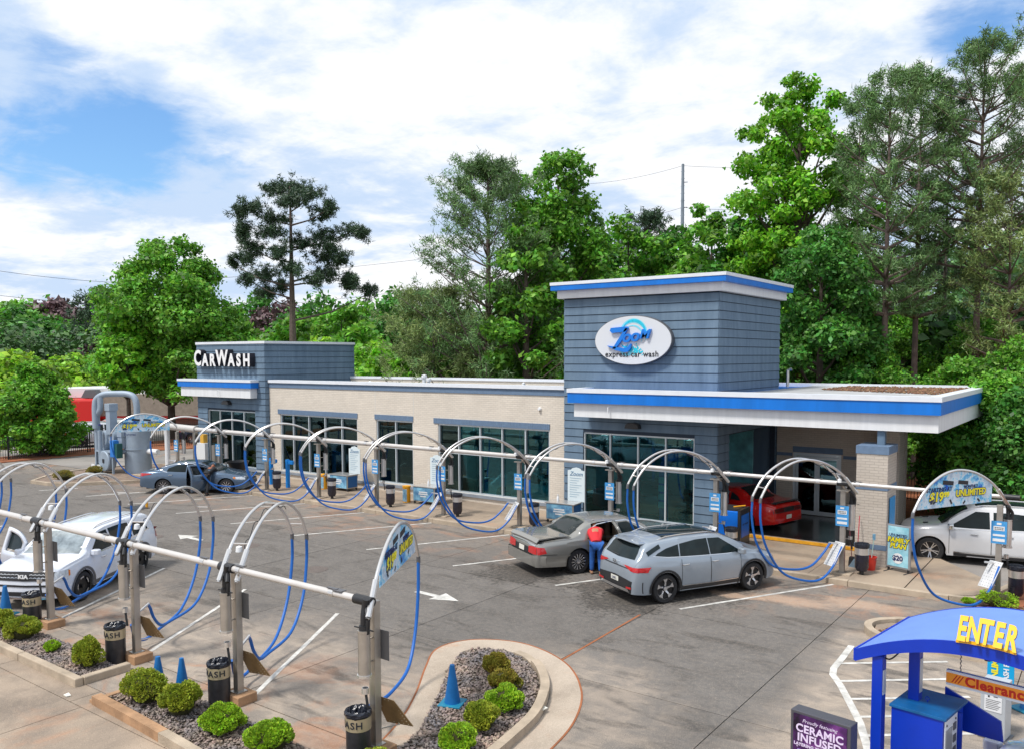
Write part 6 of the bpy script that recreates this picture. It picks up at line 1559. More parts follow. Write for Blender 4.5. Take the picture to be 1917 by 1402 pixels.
ALT = dict(L=4.9, W=1.85, wb=2.825, xr=1.10, wr=0.34, rim=0.23, cat='sedan', tumble=0.45, spokes=('plain', 10, 0.10), interior=M_dkint, cabin=(1.3, 3.5), seats=(1.85, 2.7), open={(1, -1): 58},
    top=[(0, 0.65), (0.02, 0.90), (0.08, 1.0), (0.5, 1.04), (0.62, 1.06), (1.0, 1.22), (1.45, 1.37), (1.9, 1.43), (2.3, 1.435), (2.7, 1.39), (3.0, 1.28), (3.6, 1.0), (3.75, 0.96), (4.3, 0.87), (4.7, 0.77), (4.84, 0.68), (4.9, 0.55)],
    belt=[(0, 0.58), (0.08, 0.90), (0.5, 0.97), (1.2, 0.97), (2.4, 0.94), (3.5, 0.91), (4.2, 0.80), (4.7, 0.68), (4.9, 0.5)],
    plan=[(0, 0.82), (0.06, 0.89), (0.3, 0.95), (0.9, 1.0), (3.8, 1.0), (4.3, 0.96), (4.65, 0.87), (4.82, 0.75), (4.9, 0.6)],
    sill=[(0, 0.36), (0.4, 0.28), (0.7, 0.22), (4.3, 0.20), (4.7, 0.22), (4.9, 0.30)], doors=[(1.30, 2.16), (2.165, 3.22)], dress=dress_alt)

# --- red two-door coupe
def dress_chal(c):
    P, ln, W, L = c['patch'], c['ln'], c['W'], c['L']; d = c['door_at']
    P('windscreen', M_carglass, ([(3.30, -0.68), (3.38, 0), (3.30, 0.68)], [(2.62, -0.55), (2.66, 0), (2.62, 0.55)]), 'top', n=8, k=5)
    P('rear_window', M_trim, ([(0.92, -0.60), (0.88, 0), (0.92, 0.60)], [(1.62, -0.52), (1.66, 0), (1.62, 0.52)]), 'top', n=8, k=5)
    for k in range(6):
        x = 1.0 + k * 0.11; ln('louvre', [(x, -0.55), (x, 0), (x, 0.55)], 0.05, M_blackp, axis='top', sides=(1,), off=0.03 + 0.004 * k)
    P('side_window', M_carglass, ([(1.85, 0.98), (2.4, 0.97), (2.98, 0.96)], [(1.9, 1.28), (2.3, 1.32), (2.85, 1.05)]), 'side', sides=(1, -1), parent=d(2.4))
    P('quarter_window', M_carglass, ([(1.35, 1.0), (1.78, 0.99)], [(1.5, 1.14), (1.8, 1.26)]), 'side', sides=(1, -1), n=4)
    P('tail_panel', M_trim, ([(-0.86, 0.70), (0, 0.70), (0.86, 0.70)], [(-0.86, 0.86), (0, 0.87), (0.86, 0.86)]), 'rear', n=10, k=3, off=0.012)
    P('tail_lamp', mat('dark tail lens', (0.12, 0.01, 0.012), 0.1, coat=0.6), ([(0.30, 0.72), (0.82, 0.72)], [(0.30, 0.845), (0.82, 0.845)]), 'rear', sides=(1, -1), n=5, k=3, off=0.02)
    P('number_plate', M_plate, ([(-0.16, 0.46), (0.16, 0.46)], [(-0.16, 0.60), (0.16, 0.60)]), 'rear', n=3, k=1, off=0.02)
    P('rear_bumper_lower', M_trim, ([(-0.8, 0.26), (0.8, 0.26)], [(-0.82, 0.40), (0.82, 0.40)]), 'rear', n=8, k=2, off=0.01)
    q = MB(); q.box((0.06 - c['X0'], -0.78, 1.02), (0.22 - c['X0'], 0.78, 1.045)); q.box((0.10 - c['X0'], -0.6, 0.95), (0.16 - c['X0'], -0.56, 1.02)); q.box((0.10 - c['X0'], 0.56, 0.95), (0.16 - c['X0'], 0.6, 1.02)); q.build('spoiler', M_blackp, c['root'], bevel=0.008)
    handle(c, 2.0, 0.84, M_trim); mirror(c, 2.95, 0.95, c['M_body'])
    P('headlamp', M_lens, ([(0.5, 0.6), (0.8, 0.6)], [(0.5, 0.72), (0.8, 0.72)]), 'front', sides=(1, -1), n=3, k=2, off=0.01)
CHAL = dict(L=5.0, W=1.92, wb=2.95, xr=1.15, wr=0.365, rim=0.26, cat='coupe', tumble=0.45, spokes=('plain', 5, 0.16), z=0.03,
    top=[(0, 0.62), (0.02, 0.88), (0.06, 0.98), (0.3, 1.02), (0.85, 1.06), (1.65, 1.40), (1.9, 1.43), (2.4, 1.43), (2.65, 1.39), (3.32, 1.05), (3.5, 1.02), (4.4, 0.95), (4.9, 0.86), (4.97, 0.75), (5.0, 0.6)],
    belt=[(0, 0.55), (0.06, 0.90), (0.4, 0.97), (1.2, 0.99), (2.0, 0.95), (3.3, 0.93), (4.4, 0.88), (4.9, 0.78), (5.0, 0.55)],
    plan=[(0, 0.84), (0.06, 0.91), (0.3, 0.96), (1.0, 1.0), (4.2, 0.99), (4.7, 0.93), (4.9, 0.86), (5.0, 0.76)],
    sill=[(0, 0.34), (0.4, 0.26), (0.7, 0.22), (4.4, 0.20), (4.8, 0.22), (5.0, 0.30)], doors=[(1.80, 3.02)], dress=dress_chal)

# --- white luxury SUV, right
def dress_ml(c):
    P, ln, W, L = c['patch'], c['ln'], c['W'], c['L']; d = c['door_at']
    P('windscreen', M_carglass, ([(3.62, -0.74), (3.72, 0), (3.62, 0.74)], [(2.95, -0.58), (3.0, 0), (2.95, 0.58)]), 'top', n=10, k=6)
    P('sunroof', M_carglass, ([(1.2, -0.42), (1.2, 0.42)], [(2.75, -0.42), (2.75, 0.42)]), 'top', n=4, k=8, off=0.007)
    P('side_window', M_carglass, ([(2.38, 1.12), (2.9, 1.11), (3.42, 1.11)], [(2.40, 1.58), (2.75, 1.58), (3.36, 1.17)]), 'side', sides=(1, -1), parent=d(2.8))
    P('side_window', M_carglass, ([(1.42, 1.15), (1.9, 1.13), (2.30, 1.12)], [(1.44, 1.56), (1.9, 1.59), (2.30, 1.585)]), 'side', sides=(1, -1), parent=d(1.9))
    P('quarter_window', M_carglass, ([(0.35, 1.2), (0.9, 1.17), (1.2, 1.15)], [(0.5, 1.5), (0.9, 1.56), (1.1, 1.56)]), 'side', sides=(1, -1))
    P('rear_window', M_carglass, ([(-0.66, 1.14), (0.66, 1.14)], [(-0.56, 1.55), (0.56, 1.55)]), 'rear', n=6, k=4)
    ln('window_trim', [(0.35, 1.17), (1.5, 1.11), (2.5, 1.085), (3.45, 1.09)], 0.025, M_chrome)
    ln('sill_trim', [(1.5, 0.34), (2.4, 0.33), (3.3, 0.34)], 0.12, M_trim)
    ln('running_board', [(1.5, 0.40), (2.4, 0.39), (3.3, 0.40)], 0.03, M_chrome, off=0.04)
    for a in (1.0, 3.915): arch_trim(c, a, 0.42, 0.38, 0.02, c['M_body'])
    P('headlamp', M_lens, ([(4.40, 0.74), (4.70, 0.66)], [(4.28, 0.90), (4.62, 0.90)]), 'side', sides=(1, -1), n=5, k=4, off=0.012)
    P('turn_lamp', M_amber, ([(4.42, 0.80), (4.62, 0.76)], [(4.36, 0.87), (4.58, 0.86)]), 'side', sides=(1, -1), n=3, k=2, off=0.02)
    P('grille', M_darkg, ([(-0.5, 0.60), (0.5, 0.60)], [(-0.55, 0.92), (0.55, 0.92)]), 'front', n=8, k=3, off=0.01)
    P('lower_intake', M_trim, ([(-0.7, 0.34), (0.7, 0.34)], [(-0.7, 0.50), (0.7, 0.50)]), 'front', n=8, k=2, off=0.01)
    P('bonnet_vent', M_trim, ([(3.98, 0.42), (3.98, 0.60)], [(4.12, 0.42), (4.12, 0.60)]), 'top', sides=(1, -1), n=2, k=2, off=0.01)
    P('tail_lamp', M_tail, ([(0.05, 0.85), (0.4, 0.88)], [(0.05, 1.08), (0.3, 1.06)]), 'side', sides=(1, -1), n=3, k=3, off=0.012)
    for s in (-1, 1):
        rail(c, 0.6, 2.8, s * 0.58)
    for x in (1.9, 2.78): handle(c, x, 0.94, M_chrome)
    mirror(c, 3.40, 1.07, M_chrome)
ML = dict(L=4.80, W=1.926, wb=2.915, xr=1.0, wr=0.38, rim=0.26, cat='suv', tumble=0.36, spokes=('split', 5),
    top=[(0, 0.80), (0.02, 1.02), (0.1, 1.15), (0.35, 1.62), (0.5, 1.70), (1.0, 1.76), (1.8, 1.785), (2.4, 1.77), (2.8, 1.71), (3.05, 1.62), (3.62, 1.20), (3.75, 1.16), (4.3, 1.09), (4.6, 1.0), (4.74, 0.9), (4.8, 0.7)],
    belt=[(0, 0.7), (0.08, 1.0), (0.3, 1.1), (2.4, 1.06), (3.6, 1.06), (4.2, 1.0), (4.6, 0.90), (4.8, 0.66)],
    plan=[(0, 0.84), (0.06, 0.90), (0.3, 0.96), (0.8, 1.0), (3.9, 1.0), (4.35, 0.96), (4.62, 0.88), (4.74, 0.78), (4.8, 0.66)],
    sill=[(0, 0.42), (0.3, 0.32), (0.6, 0.28), (4.2, 0.27), (4.6, 0.27), (4.8, 0.34)], doors=[(1.38, 2.34), (2.345, 3.42)], dress=dress_ml)

def near_wheel_to_axle(gx_, gy_, heading, W, side):
    """the contact point seen is the outer face of a wheel: step in to the axle middle"""
    a = R(heading); nx_, ny_ = -math.sin(a) * side, math.cos(a) * side
    return gx_ - nx_ * (W / 2 - 0.11), gy_ - ny_ * (W / 2 - 0.11)
P_silver = paint('cool grey silver paint', srgb(154, 164, 174), 0.28, 0.35)
P_grey = paint('warm grey metallic paint', srgb(150, 148, 142), 0.24, 0.5)
P_white = paint('pearl white paint', (0.72, 0.75, 0.82), 0.22, 0.0)
P_bluegrey = paint('blue grey metallic paint', srgb(92, 112, 134), 0.24, 0.5)
P_red = paint('bright red paint', (0.62, 0.012, 0.010), 0.20, 0.0)
P_white2 = paint('silvery white paint', (0.68, 0.68, 0.69), 0.24, 0.1)
x, y = near_wheel_to_axle(-9.1, 18.72, 61.5, 1.865, -1)
car(SPORT, P_silver, 'silver SUV with black glass roof and red tail lamps, nearest parked car', x, y, 61.5)
x, y = near_wheel_to_axle(-12.35, 19.9, 61.5, 1.985, -1)
MERC['open'] = {(0, -1): 66}
car(MERC, P_grey, 'grey older sedan with ajar boot and open rear door behind person in red', x, y, 61.5)
x, y = near_wheel_to_axle(-22.62, 12.72, 301.5, 1.90, 1)
car(SOR, P_white, 'white SUV facing the camera with one front door wide open', x, y, 301.5)
x, y = near_wheel_to_axle(-34.95, 20.85, 33, 1.85, -1)
car(ALT, P_bluegrey, 'blue grey sedan with open front door beside person in black', x, y, 37)
x, y = near_wheel_to_axle(-10.1, 27.55, 178, 1.92, 1)
ch_ = car(CHAL, P_red, 'red two-door coupe with black rear louvres at the wash exit', -10.45, 29.2, 166)
x, y = near_wheel_to_axle(-4.55, 27.1, 190, 1.926, 1)
a = R(190); car(ML, P_white2, 'white luxury SUV in the exit lane right of the pillar', x - math.cos(a) * 2.915, y - math.sin(a) * 2.915, 190)
# cars behind the fence at the left, and inside the wash
def bgcar(spec, m, lab, px, py, hd, z=0.0):
    g_ = gp(px, py, z); return car(spec, m, lab, g_[0], g_[1], hd, 'cars behind the iron fence')
SA = dict(SOR); SA['open'] = {}
AA = dict(ALT); AA['open'] = {}
bgcar(SA, P_white, 'white SUV behind the iron fence, left of the blower unit', 150, 836, 70)
bgcar(SA, P_white2, 'pale SUV half hidden behind the ducts of the blower unit', 222, 828, 160)
bgcar(AA, paint('dark navy paint', (0.012, 0.022, 0.06)), 'dark navy sedan at the left of the left tower', 372, 828, 20)
bgcar(SA, P_bluegrey, 'blue SUV behind the round-crowned tree at the left edge', -5, 832, 60)
ia = car(AA, P_white, 'white sedan in the tunnel behind the long brick-wall window', -20.9, 28.7, 0)
ib = car(AA, P_red, 'red sedan inside the tunnel behind the tower window', -15.7, 28.9, 0)
# vehicle at the lower right corner: only the roof and mirror of a white car waiting at the pay station
g_ = (-0.35, 12.35, 0)
car(AA, P_white, 'white car at the lower right corner waiting at the pay station', -0.60, 10.1, 81)
# ------------------------------------------------------------------ carts, bins, boards on the far sidewalk
M_lblue = mat('print sky blue', srgb(60, 160, 215), 0.45, var=0.35, vscale=5, var2=srgb(190, 228, 240))
def cart():
    t = empty('detailing_cart')
    MB().box((-0.55, -0.32, 0.12), (0.55, 0.32, 0.70)).build('cabinet', M_steel, t, bevel=0.01)
    MB().box((-0.60, -0.36, 0.702), (0.60, 0.36, 0.735)).build('worktop', M_tube, t, bevel=0.006)
    MB().box((-0.53, -0.334, 0.14), (0.50, -0.322, 0.69)).build('front_print', mat('cart print', srgb(30, 110, 190), 0.45, var=0.5, vscale=3, var2=srgb(150, 210, 235)), t)
    for z, w in ((0.50, 0.42), (0.42, 0.46), (0.33, 0.30)): MB().box((-0.02 - w / 2, -0.342, z - 0.025), (-0.02 + w / 2, -0.336, z + 0.025)).build('print_panel', M_sign_white, t)
    MB().box((0.552, -0.28, 0.16), (0.56, 0.28, 0.66)).build('side_panel', mat('cart end blue', srgb(20, 90, 150), 0.5), t)
    for x in (-0.5, 0.5):
        for y in (-0.28, 0.28): MB().lathe([(0.0, -0.015), (0.05, -0.015), (0.05, 0.015), (0.0, 0.015)], (x, y, 0.055), 12, 'y').build('caster', M_black, t); MB().tube([(x, y, 0.06), (x, y, 0.13)], 0.012, 5).build('caster_stem', M_darkg, t)
    return t
def bottle(x, y, z, lab):
    o = MB().lathe([(0.0, 0), (0.045, 0), (0.045, 0.15), (0.018, 0.19), (0.018, 0.22), (0.03, 0.24), (0.0, 0.25)], n=12).build('spray_bottle', M_sign_white, loc=(x, y, z), smooth=True); tag(o, lab, 'bottle')
c0 = cart(); CL = ['steel cart with blue print below the menu board right of the narrow window', 'steel cart with print behind the left arches, below the white board', 'steel cart with print beside the yellow tub, behind the grey sedan']
for i, (x, y, rz) in enumerate(((-22.9, 25.35, 4), (-28.4, 25.75, 2), (-16.3, 25.3, 6))):
    o = c0 if i == 0 else copy_tree(c0); o.location = (x, y, 0.145); o.rotation_euler.z = R(rz); tag(o, CL[i], 'cart', 'detailing carts')
bottle(-22.95, 25.4, 0.88, 'white pump bottle on the cart right of the narrow window'); bottle(-16.55, 25.3, 0.88, 'white pump bottle on the cart behind the grey sedan')
def tub():
    t = empty('towel_drum')
    MB().lathe([(0.0, 0.0), (0.16, 0.0), (0.16, 0.62), (0.0, 0.62)], n=22).build('drum', M_yellow, t, smooth=30)
    MB().lathe([(0.0, 0.0), (0.175, 0.0), (0.175, 0.06), (0.0, 0.09)], (0, 0, 0.621), 22).build('lid', M_yellow, t, smooth=30)
    k = 12; vs = []
    for i in range(k + 1):
        a = R(165 + i * 150 / k); vs += [(0.164 * math.cos(a), 0.164 * math.sin(a), 0.05), (0.164 * math.cos(a), 0.164 * math.sin(a), 0.56)]
    MB().add(vs, [(2 * i, 2 * i + 2, 2 * i + 3, 2 * i + 1) for i in range(k)]).build('wrap_print', M_lblue, t); return t
d0 = tub(); DL = ['yellow drum with blue print left of the cart by the narrow window', 'yellow drum with pale print left of the far left cart', 'yellow drum with pale print behind the grey sedan']
for i, (x, y) in enumerate(((-23.85, 25.05), (-29.35, 25.4), (-17.2, 24.75))):
    o = d0 if i == 0 else copy_tree(d0); o.location = (x, y, 0.145); tag(o, DL[i], 'drum', 'yellow drums by the carts')
def menu():
    t = empty('menu_board')
    P = [(-0.36, 0), (0.36, 0), (0.36, 1.12), (0.22, 1.14), (0.18, 1.20), (0.0, 1.24), (-0.18, 1.20), (-0.22, 1.14), (-0.36, 1.12)]
    MB().prism(P, -0.012, 0.012, RX).build('board', mat('menu white', srgb(216, 228, 232), 0.4), t)
    for i in range(9):
        w = 0.5 - 0.1 * ((i * 7) % 3); MB().box((-0.27, -0.018, 0.84 - i * 0.085), (-0.27 + w, -0.014, 0.855 - i * 0.085)).build('text_line', mat('faint print', srgb(140, 170, 188), 0.5), t)
    text('lettering', 'Zoom', 0.22, mat('menu blue', srgb(70, 120, 160), 0.5), face_m((0, -0.018, 1.0), -90), t, extrude=0.002, shear=0.3); return t
m0 = menu(); ML_ = ['white menu board above the cart right of the narrow window', 'white menu board above the left cart', 'white menu board on the cart behind the grey sedan']
for i, (x, y) in enumerate(((-22.7, 25.65), (-28.0, 26.05), (-15.95, 25.6))):
    o = m0 if i == 0 else copy_tree(m0); o.location = (x, y, 0.885); tag(o, ML_[i], 'board', 'menu boards on the carts')
# blue steel posts at the corner
for i, (x, y, h, lb) in enumerate(((-32.45, 24.9, 1.25, 'bright blue square post with arm, left one of the pair by the left tower'), (-31.0, 24.7, 1.3, 'bright blue square post right of the steel vacuum post'))):
    t = empty('hose_post', (x, y, 0.145)); tag(t, lb, 'post', 'blue posts by the left tower')
    bm_ = mat('bright blue steel', srgb(10, 130, 215), 0.45)
    MB().box((-0.07, -0.07, 0), (0.07, 0.07, h)).build('post', bm_, t); MB().box((0.072, -0.05, h - 0.2), (0.4, 0.05, h - 0.04)).build('arm', bm_, t)
t = empty('black_funnel', (-34.3, 24.4, 0.62)); tag(t, 'black tub resting on the post behind the blue grey sedan', 'tub')
MB().lathe([(0.28, 0.0), (0.52, 0.55), (0.48, 0.55), (0.26, 0.03), (0.0, 0.03)], n=24).build('tub', M_black, t, smooth=True); MB().lathe([(0.0, -0.5), (0.12, -0.5), (0.20, 0.0), (0.0, 0.0)], n=12).build('foot', M_black, t)
# blue cabinet (mat cleaner) with yellow trim
t = empty('mat_cleaner', (-9.85, 25.05, 0.14), R(2)); tag(t, 'bright blue upright cabinet with black side left of the red coupe', 'machine')
b5 = mat('cabinet blue', srgb(0, 110, 215), 0.4)
MB().box((-0.42, -0.3, 0.0), (0.28, 0.55, 1.18)).build('cabinet', b5, t, bevel=0.02); MB().box((0.282, -0.3, 0.0), (0.36, 0.6, 1.22)).build('side_casing', M_blackp, t); MB().box((0.362, -0.2, 0.35), (0.37, 0.5, 1.05)).build('side_panel', mat('panel blue', srgb(20, 100, 190), 0.4, var=0.2), t)
MB().prism([(-0.40, 0), (0.30, 0), (0.22, 0.06), (-0.30, 0.06)], -0.25, 0.5, Matrix.Translation((0, 0.25, 1.182)) @ RX).build('top_hood', M_blackp, t)
MB().tube([(0.0, 0.1, 1.25), (0.3, 0.35, 1.28)], 0.02, 6).build('yellow_bar', M_yellow, t)
text('lettering', 'mat cleaner', 0.11, M_ink, face_m((0.372, 0.15, 0.75), 0), t, extrude=0.001)
MB().box((0, 0, 0), (0, 0, 0)) if False else None
# sandwich board
t = empty('sandwich_board', (-4.93, 24.75, 0.145), R(-16)); tag(t, 'light blue FAMILY PLAN sandwich board beside the brick pillar', 'sign')
MB().box((-0.33, -0.04, 0.10), (0.33, 0.04, 1.30)).build('frame', mat('sign grey frame', (0.35, 0.36, 0.38), 0.4, metal=0.4), t, bevel=0.01)
fp = MB().box((-0.29, -0.052, 0.15), (0.29, -0.042, 1.26)).build('poster', mat('family poster', srgb(110, 200, 225), 0.45, var=0.25, vscale=3, var2=srgb(190, 230, 240)), t)
fr_ = lambda z, xx=0: face_m((xx, -0.056, z), -90)
text('lettering', 'UNLIMITED', 0.10, M_navy, fr_(1.02), fp, extrude=0.001, offset=0.003)
for s_, z in (('FAMILY', 0.88), ('PLAN', 0.72)):
    text('lettering', s_, 0.185, M_navy, fr_(z), fp, extrude=0.001, offset=0.022, shear=0.15); text('lettering', s_, 0.185, M_yellow_t, face_m((0, -0.060, z), -90), fp, extrude=0.001, offset=0.008, shear=0.15)
MB().prism([(0.15 * math.cos(a / 3), 0.15 * math.sin(a / 3)) for a in range(19)], 0.054, 0.058, Matrix.Translation((0, 0, 0.38)) @ RX).build('price_disc', M_sign_white, fp)
text('lettering', '$20', 0.19, M_navy, face_m((0, -0.062, 0.38), -90), fp, extrude=0.001, offset=0.008)
for x in (-0.28, 0.28): MB().tube([(x, -0.25, 0.0), (x, 0.25, 0.0)], 0.02, 6).build('foot', M_black, t); MB().box((x - 0.02, -0.03, 0), (x + 0.02, 0.03, 0.1)).build('leg', M_black, t)
# bucket, brush, broom
t = empty('bucket', (-5.62, 24.55, 0.145)); tag(t, 'red plastic bucket at the foot of the brick pillar', 'bucket')
MB().lathe([(0.0, 0.0), (0.13, 0.0), (0.165, 0.35), (0.175, 0.35), (0.175, 0.37), (0.155, 0.37), (0.12, 0.02), (0.0, 0.02)], n=24).build('pail', M_red, t, smooth=30); MB().tube([(0.165 * math.cos(R(a)), -0.02 - 0.1 * math.sin(R(a)), 0.34 - 0.1 * math.sin(R(a))) for a in range(0, 181, 15)], 0.006, 5).build('handle', M_darkg, t)
t = empty('long_brush', (-5.62, 24.57, 0.19)); tag(t, 'white handled brush with blue head standing in the red bucket', 'brush')
MB().tube([(0, 0, 0), (0.05, 0.1, 0.78)], 0.012, 6).build('handle', mat('pale green handle', (0.5, 0.7, 0.62), 0.4), t); MB().obox(Matrix.Translation((0.055, 0.11, 0.86)), 0.07, 0.05, 0.17).build('head', M_lblue, t)
t = empty('broom', (-6.0, 24.55, 0.145)); tag(t, 'broom with red handle and grey bristles leaning by the pillar', 'broom')
MB().tube([(0.02, 0, 0.22), (-0.02, 0.36, 1.42)], 0.013, 6).build('handle', mat('red handle', (0.5, 0.03, 0.05), 0.4), t)
bm_ = MB().prism([(-0.06, 0.24), (0.06, 0.24), (0.20, 0.0), (-0.20, 0.0)], -0.03, 0.03, RX); bm_.build('bristles', mat('grey bristle', srgb(110, 130, 145), 0.8, var=0.3, vscale=30), t)
t = empty('dustpan', (-6.16, 24.72, 0.145)); tag(t, 'black long-handled dustpan behind the broom', 'dustpan')
MB().prism([(-0.13, 0), (0.13, 0), (0.11, 0.25), (-0.11, 0.25)], -0.02, 0.12, Matrix.Translation((0.05, 0.05, 0.0)) @ RX).build('pan', M_black, t); MB().tube([(0, 0, 0.22), (-0.12, 0.2, 0.95)], 0.012, 6).build('handle', mat('maroon handle', (0.12, 0.02, 0.03), 0.5), t)
# traffic cones
def cone(mm):
    t = empty('traffic_cone')
    MB().lathe([(0.145, 0.03), (0.045, 0.68), (0.042, 0.71), (0.0, 0.71)], n=28).build('cone_body', mm, t, smooth=35)
    MB().box((-0.21, -0.21, 0.0), (0.21, 0.21, 0.035)).build('base', mat('cone base', srgb(20, 120, 150), 0.55, var=0.15), t, bevel=0.012); return t
k0 = cone(M_cone); KL = ['blue traffic cone alone on the round gravel island', 'blue traffic cone, left of the two behind the shrubs', 'smaller looking blue cone, right of the two behind the shrubs', 'blue traffic cone at the left edge below the white SUV', 'blue traffic cone at the right edge behind the grey gate cabinet']
for i, (x, y, z, sc) in enumerate(((-9.30, 10.86, 0.07, 0.98), (-13.83, 8.06, 0.06, 1.0), (-13.60, 8.38, 0.06, 0.9), (-21.15, 8.55, 0.07, 0.98), (-1.15, 16.6, 0.0, 1.1))):
    o = k0 if i == 0 else copy_tree(k0); o.location = (x, y, z); o.scale = (sc,) * 3; o.rotation_euler.z = R(20 + 31 * i); tag(o, KL[i], 'traffic cone', 'blue traffic cones')
def litter(nm, x, y, z, s, m, lab):
    q = MB().add([(-s, -s * 0.5, 0.01), (s * 0.9, -s * 0.6, 0.02), (s, s * 0.5, 0.012), (-s * 0.7, s * 0.7, 0.03), (-s, -s * .5, 0), (s * .9, -s * .6, 0), (s, s * .5, 0), (-s * .7, s * .7, 0)], [(0, 1, 2, 3), (4, 7, 6, 5), (0, 4, 5, 1), (1, 5, 6, 2), (2, 6, 7, 3), (3, 7, 4, 0)])
    o = q.build(nm, m, loc=(x, y, z)); tag(o, lab, 'litter')
litter('paper_scrap', -7.95, 11.6, 0.08, 0.12, M_plate, 'pale scrap of paper on the gravel by the kerb')
litter('black_mat', -32.5, 18.2, 0.004, 0.55, M_blackp, 'black floor mat lying on the pavement behind the far sedan')
litter('cardboard_scrap', -15.3, 7.15, 0.003, 0.07, M_plate, 'small tan scrap lying in the gutter by the strip end')
t = empty('spray_bottle', (-32.3, 18.55, 0.0)); tag(t, 'small yellow bottle standing on the pavement near the black mat', 'bottle')
MB().lathe([(0, 0), (0.05, 0), (0.05, 0.2), (0.02, 0.25), (0, 0.26)], n=10).build('bottle', M_yellow, t)

# ------------------------------------------------------------------ entrance canopy and pay station (heading -8.9 deg)
EA = R(-8.9); EU = Vector((math.cos(EA), math.sin(EA), 0)); EV = Vector((-EU.y, EU.x, 0))
def EM(x, y, z=0.0): return Matrix.Translation((x, y, z)) @ Matrix.Rotation(EA, 4, 'Z')
cn = empty('entrance_canopy', (-2.65, 10.9, 0), EA); tag(cn, 'blue arched entrance canopy on square posts with golden ENTER letters', 'canopy')
SPAN, RISE, DEP = 3.0, 0.40, 1.85
def az(u):
    f = u / SPAN; return 2.41 + RISE * 4 * f * (1 - f)
k = 30; up = [(SPAN * i / k, az(SPAN * i / k)) for i in range(k + 1)]
def vault(z0, z1, y0, y1):
    b = MB(); vs = []
    for x_, z_ in up: vs += [(x_, y0, z_ + z0), (x_, y1, z_ + z0), (x_, y1, z_ + z1), (x_, y0, z_ + z1)]
    fs = [(4 * i + j, 4 * i + (j + 1) % 4, 4 * i + 4 + (j + 1) % 4, 4 * i + 4 + j) for i in range(k) for j in range(4)] + [(3, 2, 1, 0), (4 * k, 4 * k + 1, 4 * k + 2, 4 * k + 3)]
    return b.add(vs, fs)
vault(-0.012, 0.0, 0.03, DEP - 0.03).build('roof_sheet', M_canopy_top, cn, smooth=30)
vault(-0.15, 0.004, 0.0, 0.028).build('front_fascia', M_dkblue, cn, smooth=30)
vault(-0.15, 0.004, DEP - 0.028, DEP).build('rear_fascia', M_dkblue, cn, smooth=30)
vault(-0.15, -0.13, 0.03, DEP - 0.03).build('soffit', M_dkblue, cn, smooth=30)
MB().box((-0.02, 0.0, 2.27), (0.0, DEP, 2.42)).build('side_fascia', M_dkblue, cn); MB().box((SPAN, 0.0, 2.27), (SPAN + 0.02, DEP, 2.42)).build('side_fascia', M_dkblue, cn)
for (px_, py_) in ((0.20, 0.03), (0.50, 0.42)):
    MB().box((px_, py_, 0), (px_ + 0.13, py_ + 0.13, az(px_) - 0.12)).build('post', M_dkblue, cn, bevel=0.008)
    MB().box((px_ + 0.131, py_ + 0.02, 1.9), (px_ + 0.137, py_ + 0.11, az(px_) - 0.3)).build('reflector_strip', M_frame, cn)
MB().tube(cat_rom([(0.33, 0.1, 2.36), (0.38, 0.12, 2.35), (0.43, 0.15, 2.39), (0.48, 0.2, 2.46)], 4), 0.010, 5).build('cable', M_black, cn)
for i, ch in enumerate('ENTER'):
    u_c = 1.235 + i * 0.126; zc_ = az(u_c); sl = math.atan((az(u_c + 0.05) - az(u_c - 0.05)) / 0.1)
    Mx = Matrix.Translation((u_c, -0.005, zc_ + 0.15)) @ Matrix.Rotation(-sl * 0.35, 4, 'Y') @ Matrix.Rotation(R(90 - 30), 4, 'X')
    text('letter_side', ch, 0.40, M_navy, Mx, cn, extrude=0.012, offset=0.012, sx=0.50); text('letter', ch, 0.40, M_enter, Mx @ Matrix.Translation((0, 0, 0.016)), cn, extrude=0.004, offset=0.014, sx=0.48)
b = MB(); pts_ = [(1.17 + 0.62 * i / 10, az(1.17 + 0.62 * i / 10)) for i in range(11)]
vs = []
for x_, z_ in pts_: vs += [(x_, -0.015, z_ + 0.0), (x_, -0.015, z_ + 0.035), (x_, -0.003, z_ + 0.035), (x_, -0.005, z_ + 0.0)]
b.add(vs, [(4 * i + j, 4 * i + (j + 1) % 4, 4 * i + 4 + (j + 1) % 4, 4 * i + 4 + j) for i in range(10) for j in range(4)] + [(3, 2, 1, 0), (40, 41, 42, 43)]).build('letter_rail', M_enter, cn)
MB().lathe([(0, -0.06), (0.035, -0.05), (0.045, 0.0), (0.04, 0.05), (0, 0.06)], (1.45, 0.2, az(1.45) - 0.17), 12).build('dome_camera', M_black, cn)
# clearance bar on chains
cb = empty('clearance_bar', (-1.68, 11.50, 2.12), EA); tag(cb, 'hanging orange Clearance bar under the entrance canopy', 'sign')
MB().tube([(0, 0, 0), (2.2, 0, 0)], 0.058, 14).build('bar', mat('bar white', (0.72, 0.76, 0.8), 0.35), cb, smooth=True)
MB().box((0.0, -0.075, -0.075), (2.2, -0.060, 0.055)).build('sign_panel', M_orange, cb); MB().box((0.0, -0.080, 0.056), (2.2, -0.02, 0.085)).build('edge_rail', MATS['bar white'], cb); MB().box((0.0, -0.080, -0.105), (2.2, -0.02, -0.076)).build('edge_rail', MATS['bar white'], cb)
text('lettering', 'Clearance 7\' 0"', 0.165, M_redprint, face_m((0.77, -0.078, -0.012), -90), cb, extrude=0.001, offset=0.006, spacing=1.08)
for i in range(3): MB().add([(0.06 + i * 0.035, -0.077, -0.06), (0.075 + i * 0.035, -0.077, -0.06), (0.135 + i * 0.035, -0.077, 0.04), (0.12 + i * 0.035, -0.077, 0.04)], [(0, 1, 2, 3)]).build('slash', M_redprint, cb)
